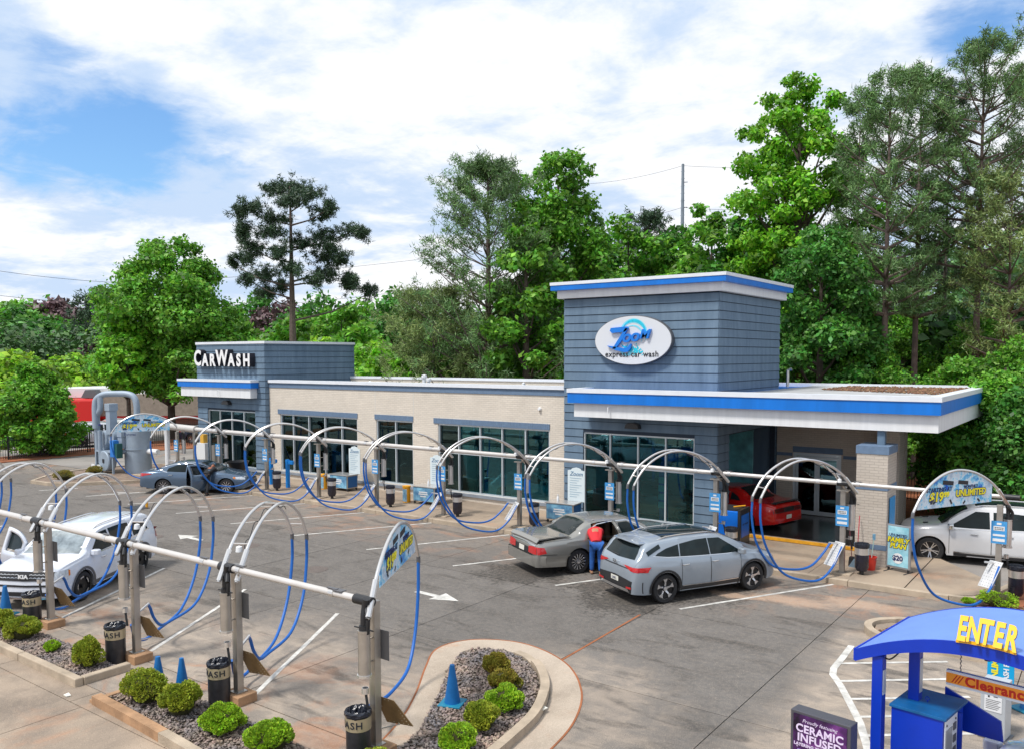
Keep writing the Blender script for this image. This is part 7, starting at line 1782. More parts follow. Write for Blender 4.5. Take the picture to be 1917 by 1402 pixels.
for x_ in (0.14, 2.0):
    c_ = MB()
    for j in range(16): c_.tube([(x_ + (0.004 if j % 2 else -0.004), 0, 0.05 + j * 0.028), (x_ + (0.004 if j % 2 else -0.004), 0, 0.078 + j * 0.028)], 0.006, 5)
    c_.build('chain', M_darkg, cb)['kind'] = 'stuff'
# pay kiosk
pk = empty('pay_kiosk', (-2.22, 10.95, 0), EA); tag(pk, 'dark blue pay kiosk with faded teal top under the entrance canopy', 'kiosk')
MB().box((0, 0, 0), (0.60, 0.74, 1.765)).build('cabinet', M_dkblue, pk, bevel=0.006)
MB().box((-0.02, -0.02, 1.766), (0.64, 0.78, 1.80)).build('lid', M_dkblue_top, pk, bevel=0.004)
MB().tube([(0.30 + 0.022 * math.cos(a), 0.36, 1.845 + 0.022 * math.sin(a)) for a in [i * math.pi / 6 for i in range(13)]], 0.005, 5).build('lifting_eye', M_dkblue, pk); MB().tube([(0.30, 0.36, 1.80), (0.30, 0.36, 1.825)], 0.006, 5).build('eye_stem', M_dkblue, pk)
MB().box((0.602, 0.04, 0.7), (0.615, 0.48, 1.74)).build('face_plate', M_sign_white, pk, bevel=0.01)
MB().box((0.616, 0.06, 0.9), (0.622, 0.28, 1.62)).build('screen', mat('grey screen', (0.35, 0.35, 0.36), 0.15), pk)
for z in (1.55, 1.40, 1.25, 1.1): MB().box((0.616, 0.32, z), (0.624, 0.42, z + 0.09)).build('slot_panel', M_darkg, pk)
for y_ in (0.09, 0.40): MB().lathe([(0, 0.0), (0.014, 0.0), (0.014, 0.008), (0, 0.008)], (0.616, y_, 1.68), 10, 'x').build('lock', M_darkg, pk)
MB().box((0.602, 0.50, 0.0), (0.66, 0.53, 1.72)).build('side_shield', M_dkblue, pk)
MB().prism([(0.34, 1.35), (0.34, 1.86), (0.99, 1.60), (1.02, 1.35)], 0, 0.03, Matrix.Translation((0, 0.90, 0)) @ RX).build('sun_visor', M_dkblue, pk)
MB().box((0.30, 0.88, 0.0), (0.36, 0.94, 1.5)).build('visor_post', M_dkblue, pk)
# grey gate cabinet
gc = empty('gate_cabinet', (-1.72, 15.0, 0), R(-9)); tag(gc, 'light grey barrier cabinet with red and white warning label', 'cabinet')
MB().box((0, 0, 0.02), (0.36, 0.34, 0.93)).build('housing', mat('cabinet grey', (0.50, 0.53, 0.56), 0.4, metal=0.15), gc, bevel=0.01); MB().box((-0.02, -0.02, 0), (0.40, 0.38, 0.02)).build('base', M_darkg, gc)
lb_ = MB().box((0.06, -0.008, 0.46), (0.31, -0.003, 0.83)).build('warning_label', M_sign_white, gc); MB().box((0.062, -0.012, 0.765), (0.308, -0.009, 0.828)).build('label_head', mat('warning red', srgb(205, 60, 30), 0.5), lb_)
text('lettering', 'WARNING', 0.045, M_ink, face_m((0.19, -0.014, 0.797), -90), lb_, extrude=0.0005)
for i in range(6): MB().box((0.08, -0.011, 0.64 - i * 0.028), (0.29 - 0.02 * (i % 3), -0.009, 0.648 - i * 0.028)).build('text_line', M_darkg, lb_)
MB().box((0.11, -0.011, 0.68), (0.135, -0.009, 0.75)).build('pictogram', M_ink, lb_); MB().box((0.19, -0.011, 0.70), (0.25, -0.009, 0.72)).build('pictogram', M_ink, lb_)
MB().tube([(0.27 + 0.035 * math.cos(a), -0.01, 0.875 + 0.035 * math.sin(a)) for a in [i * math.pi / 6 for i in range(13)]], 0.008, 5).build('ring_handle', M_tube, gc)
# tall plan banner behind the canopy
tb = empty('plan_banner', (-1.76, 16.1, 0), R(-4)); tag(tb, 'tall cyan plan banner with yellow price behind the entrance canopy', 'sign')
pb = MB().box((0, 0, 0.35), (0.40, 0.03, 1.72)).build('panel', mat('banner cyan', srgb(0, 160, 215), 0.5, var=0.15, vscale=4), tb)
MB().prism([(0.16 * math.cos(a / 4), 0.16 * math.sin(a / 4)) for a in range(25)], 0.004, 0.007, Matrix.Translation((0.20, 0, 1.50)) @ RX).build('price_disc', M_navy, pb)
text('lettering', '$19.99', 0.145, M_yellow_t, face_m((0.20, -0.012, 1.52), -90), pb, extrude=0.001, offset=0.006)
Mv = face_m((0.12, -0.012, 1.25), -90) @ Matrix.Rotation(R(90), 4, 'Z'); text('lettering', 'UNLIMITED', 0.13, M_yellow_t, face_m((0.12, -0.008, 0.88), -90) @ Matrix.Rotation(R(90), 4, 'Z'), pb, extrude=0.001, offset=0.006)
text('lettering', 'WASH PLANS!', 0.11, M_sign_white, face_m((0.29, -0.008, 0.86), -90) @ Matrix.Rotation(R(90), 4, 'Z'), pb, extrude=0.001, offset=0.004)
MB().box((0.12, -0.15, 0), (0.30, 0.2, 0.06)).build('base', M_darkg, tb); MB().box((0.19, 0.0, 0.06), (0.23, 0.03, 0.35)).build('stem', M_darkg, tb)
# ceramic poster frame
cs = empty('poster_frame', (-3.18, 10.07, 0), R(-8.8)); tag(cs, 'dark framed purple CERAMIC INFUSED poster at the bottom edge', 'sign')
MB().box((0, 0, 0.55), (0.74, 0.20, 1.80)).build('frame', mat('frame grey', (0.10, 0.10, 0.12), 0.4, metal=0.4), cs, bevel=0.008)
def nebula():
    m = bpy.data.materials.new('purple nebula print'); m.use_nodes = True; MATS['purple nebula print'] = m; n, l = m.node_tree.nodes, m.node_tree.links; p = n['Principled BSDF']; p.inputs['Roughness'].default_value = 0.25
    t_ = n.new('ShaderNodeTexCoord'); z = n.new('ShaderNodeTexNoise'); z.inputs['Scale'].default_value = 4; z.inputs['Detail'].default_value = 6; l.new(t_.outputs['Object'], z.inputs['Vector']); r = n.new('ShaderNodeValToRGB'); l.new(z.outputs[0], r.inputs[0])
    e = r.color_ramp.elements; e[0].position = 0.35; e[0].color = (*srgb(20, 8, 34), 1); e[1].position = 0.75; e[1].color = (*srgb(150, 80, 160), 1); k_ = e.new(0.55); k_.color = (*srgb(80, 34, 100), 1); l.new(r.outputs[0], p.inputs['Base Color']); return m
po = MB().box((0.04, -0.010, 0.60), (0.70, -0.002, 1.765)).build('poster', nebula(), cs)
M_lil = mat('lilac print', srgb(222, 206, 235), 0.5)
text('lettering', 'Proudly featuring', 0.062, M_lil, face_m((0.37, -0.014, 1.70), -90), po, extrude=0.001, shear=0.3)
for s_, z, sz in (('CERAMIC', 1.60, 0.135), ('INFUSED', 1.485, 0.135), ('LAYERING TECHNOLOGY', 1.40, 0.052)): text('lettering', s_, sz, M_lil, face_m((0.37, -0.014, z), -90), po, extrude=0.001, offset=0.004 if sz > 0.1 else 0.002, spacing=1.05)
for a_, b_, c_, d_ in ((0.10, 0.36, 1.10, 1.34), (0.39, 0.64, 1.12, 1.30)): MB().box((a_, -0.013, c_), (b_, -0.011, d_)).build('print_panel', mat('panel lilac', srgb(130, 110, 180), 0.4, var=0.3, vscale=6), po)
rg = random.Random(5)
for i in range(9):
    x_, z_ = rg.uniform(0.08, 0.66), rg.uniform(1.05, 1.74); MB().lathe([(0.008, 0), (0.012, 0)], (x_, -0.012, z_), 8, 'y').build('print_ring', M_lil, po)
for x_ in (0.05, 0.62): MB().box((x_, 0.06, 0), (x_ + 0.07, 0.13, 0.549)).build('leg', M_darkg, cs)

# ------------------------------------------------------------------ people
M_skin = mat('skin', srgb(176, 118, 88), 0.55, var=0.06); M_skin2 = mat('brown skin', srgb(150, 92, 66), 0.55)
def skinned(name, V, E, rad, m, parent, root=0):
    me = bpy.data.meshes.new(name); me.from_pydata([tuple(v) for v in V], E, []); me.materials.append(m)
    o = bpy.data.objects.new(name, me); COL.objects.link(o); o.parent = parent
    s = o.modifiers.new('skin', 'SKIN'); s.use_smooth_shade = True
    for i, r in enumerate(rad): me.skin_vertices[0].data[i].radius = (r if isinstance(r, tuple) else (r, r)); me.skin_vertices[0].data[i].use_root = (i == root)
    sb = o.modifiers.new('sub', 'SUBSURF'); sb.levels = sb.render_levels = 2; return o
def person(label, loc, rz, J, shirt, pants, shoe, hair, skin, group=None):
    """J: joints; one continuous body, clothes grown over it, five-fingered hands"""
    t = empty('person', loc, rz); tag(t, label, 'person', group)
    names = ['pelvis', 'waist', 'chest', 'neck', 'head', 'crown', 'shL', 'elL', 'wrL', 'shR', 'elR', 'wrR', 'hipL', 'knL', 'anL', 'toL', 'hipR', 'knR', 'anR', 'toR']
    V = [Vector(J[n]) for n in names]; ix = {n: i for i, n in enumerate(names)}
    Ed = [('pelvis', 'waist'), ('waist', 'chest'), ('chest', 'neck'), ('neck', 'head'), ('head', 'crown'), ('chest', 'shL'), ('shL', 'elL'), ('elL', 'wrL'), ('chest', 'shR'), ('shR', 'elR'), ('elR', 'wrR'), ('pelvis', 'hipL'), ('hipL', 'knL'), ('knL', 'anL'), ('anL', 'toL'), ('pelvis', 'hipR'), ('hipR', 'knR'), ('knR', 'anR'), ('anR', 'toR')]
    rad = {'pelvis': (0.14, 0.115), 'waist': (0.13, 0.10), 'chest': (0.15, 0.11), 'neck': 0.052, 'head': (0.085, 0.095), 'crown': (0.068, 0.075), 'sh': 0.058, 'el': 0.042, 'wr': 0.028, 'hip': 0.088, 'kn': 0.058, 'an': 0.038, 'to': (0.04, 0.025)}
    r = [rad[n[:-1] if n[:-1] in rad else n] for n in names]
    body = skinned('body', V, [(ix[a], ix[b]) for a, b in Ed], r, skin, t)
    def sub(nm, ns, es, rr, m):
        mp = {n: i for i, n in enumerate(ns)}; return skinned(nm, [Vector(J[n]) for n in ns], [(mp[a], mp[b]) for a, b in es], rr, m, t)
    J['slL'] = Vector(J['shL']).lerp(Vector(J['elL']), 0.75); J['slR'] = Vector(J['shR']).lerp(Vector(J['elR']), 0.75); J['col'] = Vector(J['chest']).lerp(Vector(J['neck']), 0.55)
    sub('shirt', ['waist', 'pelvis', 'chest', 'col', 'shL', 'slL', 'shR', 'slR'], [('waist', 'pelvis'), ('waist', 'chest'), ('chest', 'col'), ('chest', 'shL'), ('shL', 'slL'), ('chest', 'shR'), ('shR', 'slR')], [(0.155, 0.125), (0.15, 0.12), (0.17, 0.135), (0.09, 0.085), 0.082, 0.068, 0.082, 0.068], shirt)
    sub('trousers', ['pelvis', 'hipL', 'knL', 'anL', 'hipR', 'knR', 'anR'], [('pelvis', 'hipL'), ('hipL', 'knL'), ('knL', 'anL'), ('pelvis', 'hipR'), ('hipR', 'knR'), ('knR', 'anR')], [(0.165, 0.14), 0.112, 0.080, 0.066, 0.112, 0.080, 0.066], pants)
    for s in 'LR':
        a, b = Vector(J['an' + s]), Vector(J['to' + s]); back = a - (b - a).normalized() * 0.08; back.z = b.z
        skinned('shoe', [back, a.lerp(b, 0.4) * 1.0, b + (b - a).normalized() * 0.03], [(0, 1), (1, 2)], [(0.045, 0.04), (0.05, 0.045), (0.045, 0.03)], shoe, t)
        w, e = Vector(J['wr' + s]), Vector(J['el' + s]); d = (w - e).normalized(); sd = d.cross(Vector((0, 0, 1))).normalized() if abs(d.z) < 0.95 else Vector((1, 0, 0)); nn = d.cross(sd)
        HV = [w, w + d * 0.07]; HE = [(0, 1)]; HR = [0.026, (0.036, 0.018)]
        for q, (o_, ln_) in enumerate(((-0.03, 0.062), (-0.01, 0.075), (0.01, 0.07), (0.03, 0.055))):
            i0 = len(HV); HV += [w + d * 0.09 + sd * o_, w + d * (0.09 + ln_ * 0.55) + sd * o_ * 1.15 + nn * 0.008, w + d * (0.09 + ln_) + sd * o_ * 1.2 + nn * 0.024]; HE += [(1, i0), (i0, i0 + 1), (i0 + 1, i0 + 2)]; HR += [0.0095, 0.009, 0.008]
        i0 = len(HV); HV += [w + d * 0.035 - sd * 0.035, w + d * 0.07 - sd * 0.055 + nn * 0.01]; HE += [(0, i0), (i0, i0 + 1)]; HR += [0.012, 0.010]
        skinned('hand', HV, HE, HR, skin, t)
    h, c_ = Vector(J['head']), Vector(J['crown']); d = (c_ - h).normalized()
    hb = MB(); n_ = Vector(J['neck']); 
    skinned('hair', [h - d * 0.01 + Vector(J['back']) * 0.03, c_ + d * 0.005 + Vector(J['back']) * 0.015], [(0, 1)], [(0.092, 0.095), (0.078, 0.085)], hair, t)
    f = -Vector(J['back']); sd = d.cross(f).normalized()
    fc = h.lerp(c_, 0.25) + f * 0.088
    for k_ in (-1, 1): MB().lathe([(0.0, -0.009), (0.009, -0.005), (0.011, 0), (0.009, 0.005), (0.0, 0.009)], tuple(fc + sd * 0.032 * k_), 8).build('eye', M_ink, t)
    skinned('nose', [fc - d * 0.01, fc - d * 0.04 + f * 0.016], [(0, 1)], [0.009, 0.014], skin, t)
    MB().tube([fc - d * 0.068 + sd * 0.022, fc - d * 0.070 + f * 0.004, fc - d * 0.068 - sd * 0.022], 0.005, 5).build('mouth', mat('lips', srgb(150, 70, 60), 0.5), t)
    for k_ in (-1, 1): skinned('ear', [h + d * 0.02 + sd * 0.088 * k_, h - d * 0.02 + sd * 0.09 * k_], [(0, 1)], [0.014, 0.010], skin, t)
    return t
def bend(lean, hip=0.90, stride=0.12):
    """standing with straight legs and the trunk tipped forward (towards local +x)"""
    p = Vector((0, 0, hip)); t1 = Vector((math.sin(lean * 0.75), 0, math.cos(lean * 0.75))); t2 = Vector((math.sin(lean), 0, math.cos(lean))); t3 = Vector((math.sin(lean * 1.12), 0, math.cos(lean * 1.12)))
    J = {'pelvis': p, 'waist': p + t1 * 0.17}; J['chest'] = J['waist'] + t2 * 0.24; J['neck'] = J['chest'] + t2 * 0.22; J['head'] = J['neck'] + t3 * 0.13; J['crown'] = J['head'] + t3 * 0.10
    J['back'] = Vector((-t3.z, 0, t3.x))
    up_ = J['chest'] + t2 * 0.12
    for s, k_ in (('L', 1), ('R', -1)):
        J['sh' + s] = up_ + Vector((0, 0.19 * k_, 0)); J['el' + s] = J['sh' + s] + Vector((0.14, 0.05 * k_, -0.24)); J['wr' + s] = J['el' + s] + Vector((0.18, -0.03 * k_, -0.15))
        J['hip' + s] = p + Vector((0.0, 0.10 * k_, -0.06)); J['kn' + s] = Vector((0.04 + stride * (0.3 if k_ > 0 else -0.1), 0.11 * k_, 0.49)); J['an' + s] = Vector((stride * (0.6 if k_ > 0 else -0.6), 0.12 * k_, 0.085)); J['to' + s] = J['an' + s] + Vector((0.15, 0.01 * k_, -0.045))
    return J
g_ = gp(1107, 1075)
M_jean = mat('blue denim', srgb(40, 92, 165), 0.85, var=0.3, vscale=9)
person('person in red shirt and blue jeans bending into the grey sedan', (g_[0] + 0.10, g_[1] + 0.10, 0), R(148 - 20), bend(R(60), 0.90), mat('red shirt', (0.62, 0.02, 0.03), 0.8, var=0.1), M_jean, mat('tan shoes', srgb(160, 120, 90), 0.7), mat('dark hair', (0.02, 0.015, 0.012), 0.7), M_skin)
g_ = gp(380, 926)
M_blk = mat('black cloth', (0.016, 0.018, 0.022), 0.85)
person('person in black leaning into the open front door of the blue grey sedan', (g_[0] + 0.12, g_[1] + 0.08, 0), R(118), bend(R(68), 0.90, 0.3), M_blk, M_blk, M_black, mat('black hair', (0.01, 0.01, 0.01), 0.7), M_skin2)
g_ = gp(630, 845)
# ------------------------------------------------------------------ shrubs
M_shrub = [mat('yellow green shrub leaf', srgb(146, 172, 42), 0.7, island=0.35, var=0.35, vscale=3.0, var2=srgb(170, 176, 54), trans=0.2), mat('green shrub leaf', srgb(144, 182, 38), 0.7, island=0.35, var=0.3, vscale=3.0, trans=0.2), mat('bronzed shrub leaf', srgb(144, 156, 44), 0.7, island=0.4, var=0.4, vscale=2.5, var2=srgb(156, 132, 52), trans=0.2)]
def shrub(x, y, rx, ry, h, mi, label, seed, z0=0.06, n=2600, lumps=26):
    rg = np.random.default_rng(seed); t = empty('shrub', (x, y, z0)); tag(t, label, 'shrub', 'clipped evergreen shrubs')
    lc = rg.normal(size=(lumps, 3)); lc /= np.linalg.norm(lc, axis=1)[:, None]; lc[:, 2] = np.abs(lc[:, 2]) * 1.0 - 0.15
    lr = rg.uniform(0.17, 0.42, lumps)
    pi = rg.integers(0, lumps, n); d = rg.normal(size=(n, 3)); d /= np.linalg.norm(d, axis=1)[:, None]
    P = lc[pi] * 0.74 + d * lr[pi][:, None] * rg.uniform(0.8, 1.05, (n, 1))
    nrm = (P - np.array([0, 0, -0.1])); nrm /= np.linalg.norm(nrm, axis=1)[:, None]
    keep = (P[:, 2] > -0.35); P = P[keep]; d = d[keep]; nrm = nrm[keep]; n = len(P)
    S = np.array([rx, ry, h * 0.62]); C = P * S + np.array([0, 0, h * 0.40])
    C[:, 2] = np.maximum(C[:, 2], 0.02)
    a = np.cross(d, rg.normal(size=(n, 3))); a /= np.linalg.norm(a, axis=1)[:, None]; b = np.cross(d, a) 
    s = rg.uniform(0.011, 0.027, (n, 1))
    up_ = nrm * 1.0 + d * 0.6 + np.array([0, 0, 0.3]); up_ /= np.linalg.norm(up_, axis=1)[:, None]
    V = np.stack([C - a * s, C + up_ * s * 0.75 + b * s * 0.5, C + a * s, C - up_ * s * 0.6], 1).reshape(-1, 3)
    np_mesh('foliage', V, np.arange(n * 4).reshape(-1, 4), M_shrub[mi], t)
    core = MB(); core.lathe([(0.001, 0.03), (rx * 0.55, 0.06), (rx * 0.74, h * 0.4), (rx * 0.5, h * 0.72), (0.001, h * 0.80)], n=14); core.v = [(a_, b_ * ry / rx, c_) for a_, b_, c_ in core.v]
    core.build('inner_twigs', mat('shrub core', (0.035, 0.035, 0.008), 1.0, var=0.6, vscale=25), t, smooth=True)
SH = [(-20.45, 8.05, .42, .36, .42, 0, 'leftmost low yellow-green shrub of the planting strip, by the edge cone'), (-19.05, 8.02, .42, .36, .50, 0, 'bronzed yellow-green shrub left of the TRASH can by the white SUV'), (-17.72, 8.02, .17, .15, .24, 1, 'tiny shrub in the middle of the planting strip'), (-16.25, 8.02, .33, .27, .60, 0, 'upright shrub near the end of the planting strip'),
      (-13.78, 7.78, .50, .36, .58, 0, 'widest shrub, at the corner beside the pair of cones'), (-12.78, 7.84, .37, .33, .58, 0, 'round shrub right of the pair of cones'), (-11.62, 7.86, .40, .33, .46, 1, 'lobed shrub in front of the middle TRASH can'), (-10.42, 7.86, .40, .34, .50, 1, 'shrub at the bottom edge right of the middle TRASH can'), (-9.75, 7.55, .20, .18, .28, 1, 'small shrub at the bottom edge before the nearest trash can'), (-8.55, 8.35, .40, .30, .36, 0, 'low shrub right of the nearest trash can at the bottom edge'),
      (-9.55, 12.45, .30, .26, .42, 2, 'reddish topped shrub, farthest on the round island'), (-8.93, 11.9, .31, .27, .40, 2, 'bronze shrub second from the far end of the round island'), (-8.42, 11.22, .35, .30, .44, 1, 'bright green shrub in the middle of the round island'), (-8.28, 10.4, .33, .29, .48, 0, 'bushy shrub fourth from the far end of the round island'), (-8.08, 9.55, .33, .30, .46, 1, 'nearest shrub of the round island, at the bottom edge'),
      (-2.35, 22.95, .50, .35, .40, 1, 'bright green shrub at the foot of the rightmost vacuum arch'), (-2.95, 22.85, .16, .14, .14, 1, 'tiny shrub peeping over the blue entrance roof'), (-42.3, 20.0, .62, .50, .50, 2, 'dark clipped shrub at the tip of the equipment island'), (-43.0, 21.9, .50, .42, .46, 2, 'clipped shrub behind the blower foot plates'), (-39.4, 24.6, .45, .4, .5, 1, 'small shrub left of the white cabinet'), (-37.3, 25.2, .5, .4, .4, 2, 'small clipped shrub right of the white cabinet')]
for i, s in enumerate(SH): shrub(*s[:7], 40 + i, z0=0.12 if s[0] < -36 else 0.06, n=15000 if s[1] < 13.0 else 3500, lumps=34)
# weeds behind the rightmost can
# ------------------------------------------------------------------ trees
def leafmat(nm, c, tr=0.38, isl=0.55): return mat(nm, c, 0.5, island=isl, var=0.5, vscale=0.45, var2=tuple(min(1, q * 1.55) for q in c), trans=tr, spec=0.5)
L_bright = leafmat('bright spring leaf', srgb(118, 178, 44)); L_mid = leafmat('mid green leaf', srgb(104, 160, 50)); L_deep = leafmat('deep green leaf', srgb(76, 132, 50)); L_yel = leafmat('yellow green leaf', srgb(140, 184, 54))
L_pine = leafmat('pine needles', srgb(96, 130, 74), 0.15); L_pined = leafmat('dark pine needles', srgb(62, 86, 60), 0.12); L_plum = leafmat('plum leaf', srgb(104, 80, 82), 0.15); L_pinel = leafmat('light pine needles', srgb(124, 144, 84), 0.2)
def leaf_cards(C, R3, n, size, rg, shell=0.55, up=0.5, aspect=0.6):
    w = (R3[:, 0] * R3[:, 1]) ** 0.9; w = w / w.sum(); pi = rg.choice(len(C), n, p=w)
    d = rg.normal(size=(n, 3)); d /= np.linalg.norm(d, axis=1)[:, None]
    P = C[pi] + d * R3[pi] * (shell + (1 - shell) * rg.uniform(0, 1, (n, 1)) ** 0.6) * rg.uniform(0.75, 1.12, (n, 1))
    nn = d * 0.7 + rg.normal(size=(n, 3)) * 0.55 + np.array([0, 0, up]); nn /= np.linalg.norm(nn, axis=1)[:, None]
    a = np.cross(nn, rg.normal(size=(n, 3))); a /= np.linalg.norm(a, axis=1)[:, None]; b = np.cross(nn, a)
    s = size * (0.35 + 1.15 * rg.uniform(0, 1, (n, 1)) ** 1.5)
    V = np.stack([P - a * s, P + b * s * aspect + nn * s * 0.18, P + a * s, P - b * s * aspect + nn * s * 0.1], 1).reshape(-1, 3)
    return V, np.arange(n * 4).reshape(-1, 4)
def needle_cards(C, r, per, ln_, rg, wd=0.045, upb=0.35):
    """bursts of thin blades round tuft centres"""
    k = len(C); n = k * per; Cc = np.repeat(C, per, 0)
    d = rg.normal(size=(n, 3)) + np.array([0, 0, upb]); d /= np.linalg.norm(d, axis=1)[:, None]
    P0 = Cc + rg.normal(size=(n, 3)) * r * 0.45; P1 = P0 + d * ln_ * rg.uniform(0.6, 1.2, (n, 1))
    s = np.cross(d, rg.normal(size=(n, 3))); s /= np.linalg.norm(s, axis=1)[:, None]
    V = np.stack([P0 - s * wd, P0 + s * wd, P1], 1).reshape(-1, 3); return V, np.arange(n * 3).reshape(-1, 3)
def limb_mesh(t, H, r, limbs, m, lean=(0, 0), stems=1):
    b = MB(); b.tube([(lean[0] * (z / H) ** 2, lean[1] * (z / H) ** 2, z) for z in np.linspace(0, H, 7)], [r * (1 - 0.85 * i / 6) for i in range(7)], 8)
    b.build('trunk', m, t, smooth=True)
    b = MB()
    for p, q, rr in limbs:
        p, q = Vector(p), Vector(q); mid = p.lerp(q, 0.5) + Vector((0, 0, -0.06 * (q - p).length))
        b.tube([p, mid, q], [rr, rr * 0.65, rr * 0.25], 5)
    if b.v: b.build('limbs', m, t, smooth=True)
def broad(x, y, z, H, rad, m, label, seed, base=0.25, n=9000, size=0.24, cl=46, prof=None, group='trees around the lot', lr=0.30, name='broadleaf_tree', bark=None, shell=0.5, tr=None):
    rg = np.random.default_rng(seed); t = empty(name, (x, y, z)); tag(t, label, 'tree', group)
    prof = prof or [(0, 0.45), (0.2, 0.9), (0.45, 1.0), (0.7, 0.8), (0.9, 0.45), (1.0, 0.15)]
    C = []; lim = []
    for i in range(cl):
        f = (i + 0.5) / cl; f = f ** 0.85; zz = H * base + (H * (1 - base)) * f; rr = np.interp(f, [p[0] for p in prof], [p[1] for p in prof]) * rad
        a = i * 2.399 + rg.uniform(-0.6, 0.6); q = rr * rg.uniform(0.25, 1.0) ** 0.6 * rg.uniform(0.78, 1.08)
        c = (q * math.cos(a), q * math.sin(a), zz + rg.uniform(-0.04, 0.04) * H); C.append(c)
        if i % 2 == 0: lim.append(((0, 0, max(H * base * 0.7, zz - 0.28 * q - 0.08 * H)), c, 0.012 * H * (1.1 - f)))
    C = np.array(C); R3 = np.stack([rg.uniform(0.7, 1.25, cl) * rad * lr] * 3, 1) * np.array([1, 1, 0.72])
    top = np.clip((C[:, 2] / H - 0.75) * 2.2, 0, 0.45); R3 *= (1 - top)[:, None]
    V, F = leaf_cards(C, R3, n, size, rg, shell)
    # twiggy sprays breaking the outline
    n2 = n // 7; d = rg.normal(size=(n2, 3)); d /= np.linalg.norm(d, axis=1)[:, None]; pi = rg.integers(0, cl, n2); Cx = C[pi] + d * R3[pi] * rg.uniform(1.0, 1.45, (n2, 1))
    V2, F2 = leaf_cards(Cx, np.full((n2, 3), 0.02), n2, size * 0.8, rg)
    V = np.concatenate([V, V2]); F = np.concatenate([F, F2 + len(F) * 4])
    np_mesh('crown', V, F, m, t); limb_mesh(t, H * 0.93, tr or 0.018 * H + 0.05, lim, bark or M_bark); return t
def pine(x, y, z, H, rad, m, label, seed, base=0.4, whorls=16, per=5, tuft=5, blades=16, ln_=0.34, prof=None, group='trees around the lot', droop=0.0, flat=0.3, bark=None, lean=(0, 0), wd=0.035, top=0.05, tr=None):
    rg = np.random.default_rng(seed); t = empty('pine_tree', (x, y, z)); tag(t, label, 'tree', group)
    prof = prof or [(0, 0.7), (0.25, 1.0), (0.6, 0.8), (0.85, 0.5), (1.0, 0.12)]; C = []; lim = []
    for i in range(whorls):
        f = (i + rg.uniform(0, 0.6)) / whorls; zz = H * (base + (1 - base) * f); rr = np.interp(f, [p[0] for p in prof], [p[1] for p in prof]) * rad
        for j in range(per):
            a = rg.uniform(0, 2 * math.pi); L = rr * rg.uniform(0.55, 1.12); rise = L * (0.38 + 0.5 * f - droop) * rg.uniform(0.6, 1.3)
            lx, ly = lean[0] * (zz / H) ** 2, lean[1] * (zz / H) ** 2
            e = np.array([lx + L * math.cos(a), ly + L * math.sin(a), min(zz + rise, H * 1.01)]); s = np.array([lx, ly, zz]); lim.append((tuple(s), tuple(e), 0.0045 * H * (1.15 - f)))
            for k in range(tuft):
                g_ = 0.50 + 0.52 * (k + rg.uniform(0, 1)) / tuft; C.append(s + (e - s) * g_ + rg.normal(size=3) * np.array([flat, flat, flat * 0.6]) * (0.4 + 0.16 * L))
    for k in range(10): C.append(np.array([lean[0], lean[1], H]) + rg.normal(size=3) * np.array([0.3, 0.3, 0.35]) - np.array([0, 0, H * top * rg.uniform(0, 1)]))
    V, F = needle_cards(np.array(C), 0.20 + flat * 0.3, blades, ln_, rg, wd)
    np_mesh('crown', V, F, m, t); limb_mesh(t, H * 0.98, tr or 0.011 * H + 0.06, lim, bark or M_barkp, lean); return t
def at_tree(px_, topy, dist, zb=None):
    x_, y_ = far(px_, dist); zb = terr(x_, y_) if zb is None else zb
    return x_, y_, zb, hgt(px_, topy, dist) - zb

# left side
x, y, z, H = at_tree(62, 688, 60, -0.2); broad(x, y, z, H, 2.55, leafmat('fresh green leaf', srgb(104, 162, 46)), 'dense round bright green tree by the fence at the left edge', 101, base=0.10, n=34000, size=0.125, cl=100, lr=0.25, prof=[(0, 0.8), (0.2, 1.05), (0.45, 0.95), (0.75, 0.6), (1, 0.22)], tr=0.12)
x, y, z, H = at_tree(318, 462, 68, -0.2); broad(x, y, z, H, 5.5, L_mid, 'big rounded oak left of the CAR WASH tower', 102, base=0.27, n=50000, size=0.165, cl=120, lr=0.235, prof=[(0, 0.95), (0.2, 1.0), (0.45, 0.9), (0.7, 0.72), (0.9, 0.5), (1, 0.25)], bark=M_bark)
x, y, z, H = at_tree(238, 600, 66, -0.2); broad(x, y, z, H, 2.4, L_bright, 'light green tree leaning out left of the big oak', 103, base=0.42, n=9000, size=0.20, cl=36)
for i, (px_, ty, di, rd, mm, lb) in enumerate(((12, 668, 92, 5.5, L_yel, 'yellow green tree behind the round tree at the left edge'), (135, 672, 96, 5.5, L_yel, 'yellow green tree above the white roof at left'), (60, 575, 150, 11, L_mid, 'mid green tree on the far wooded ridge, leftmost'), (110, 572, 148, 8, L_plum, 'plum leaved tree on the far ridge at left'), (30, 590, 140, 9, L_deep, 'deep green tree on the far ridge at the left edge'), (165, 600, 135, 6, L_mid, 'green tree between the plum tree and the dark pine'), (80, 610, 128, 9, L_deep, 'dark tree below the far ridge at left'))):
    x, y, z, H = at_tree(px_, ty, di); broad(x, y, z, H, rd, mm, lb, 110 + i, base=0.08, n=9000, size=0.36 if di < 100 else 0.55, cl=40, group='trees on the left skyline')
x, y, z, H = at_tree(190, 556, 110); pine(x, y, z, H, 4.0, L_pined, 'dark ragged pine left of the big oak on the skyline', 121, base=0.35, whorls=12, per=5, tuft=5, blades=22, ln_=0.55, flat=0.6, wd=0.07, group='trees on the left skyline')
x, y, z, H = at_tree(205, 640, 100); broad(x, y, z, H, 4.5, L_plum, 'dark plum coloured tree behind the light green tree', 122, base=0.05, n=7000, size=0.4, cl=30, group='trees on the left skyline')
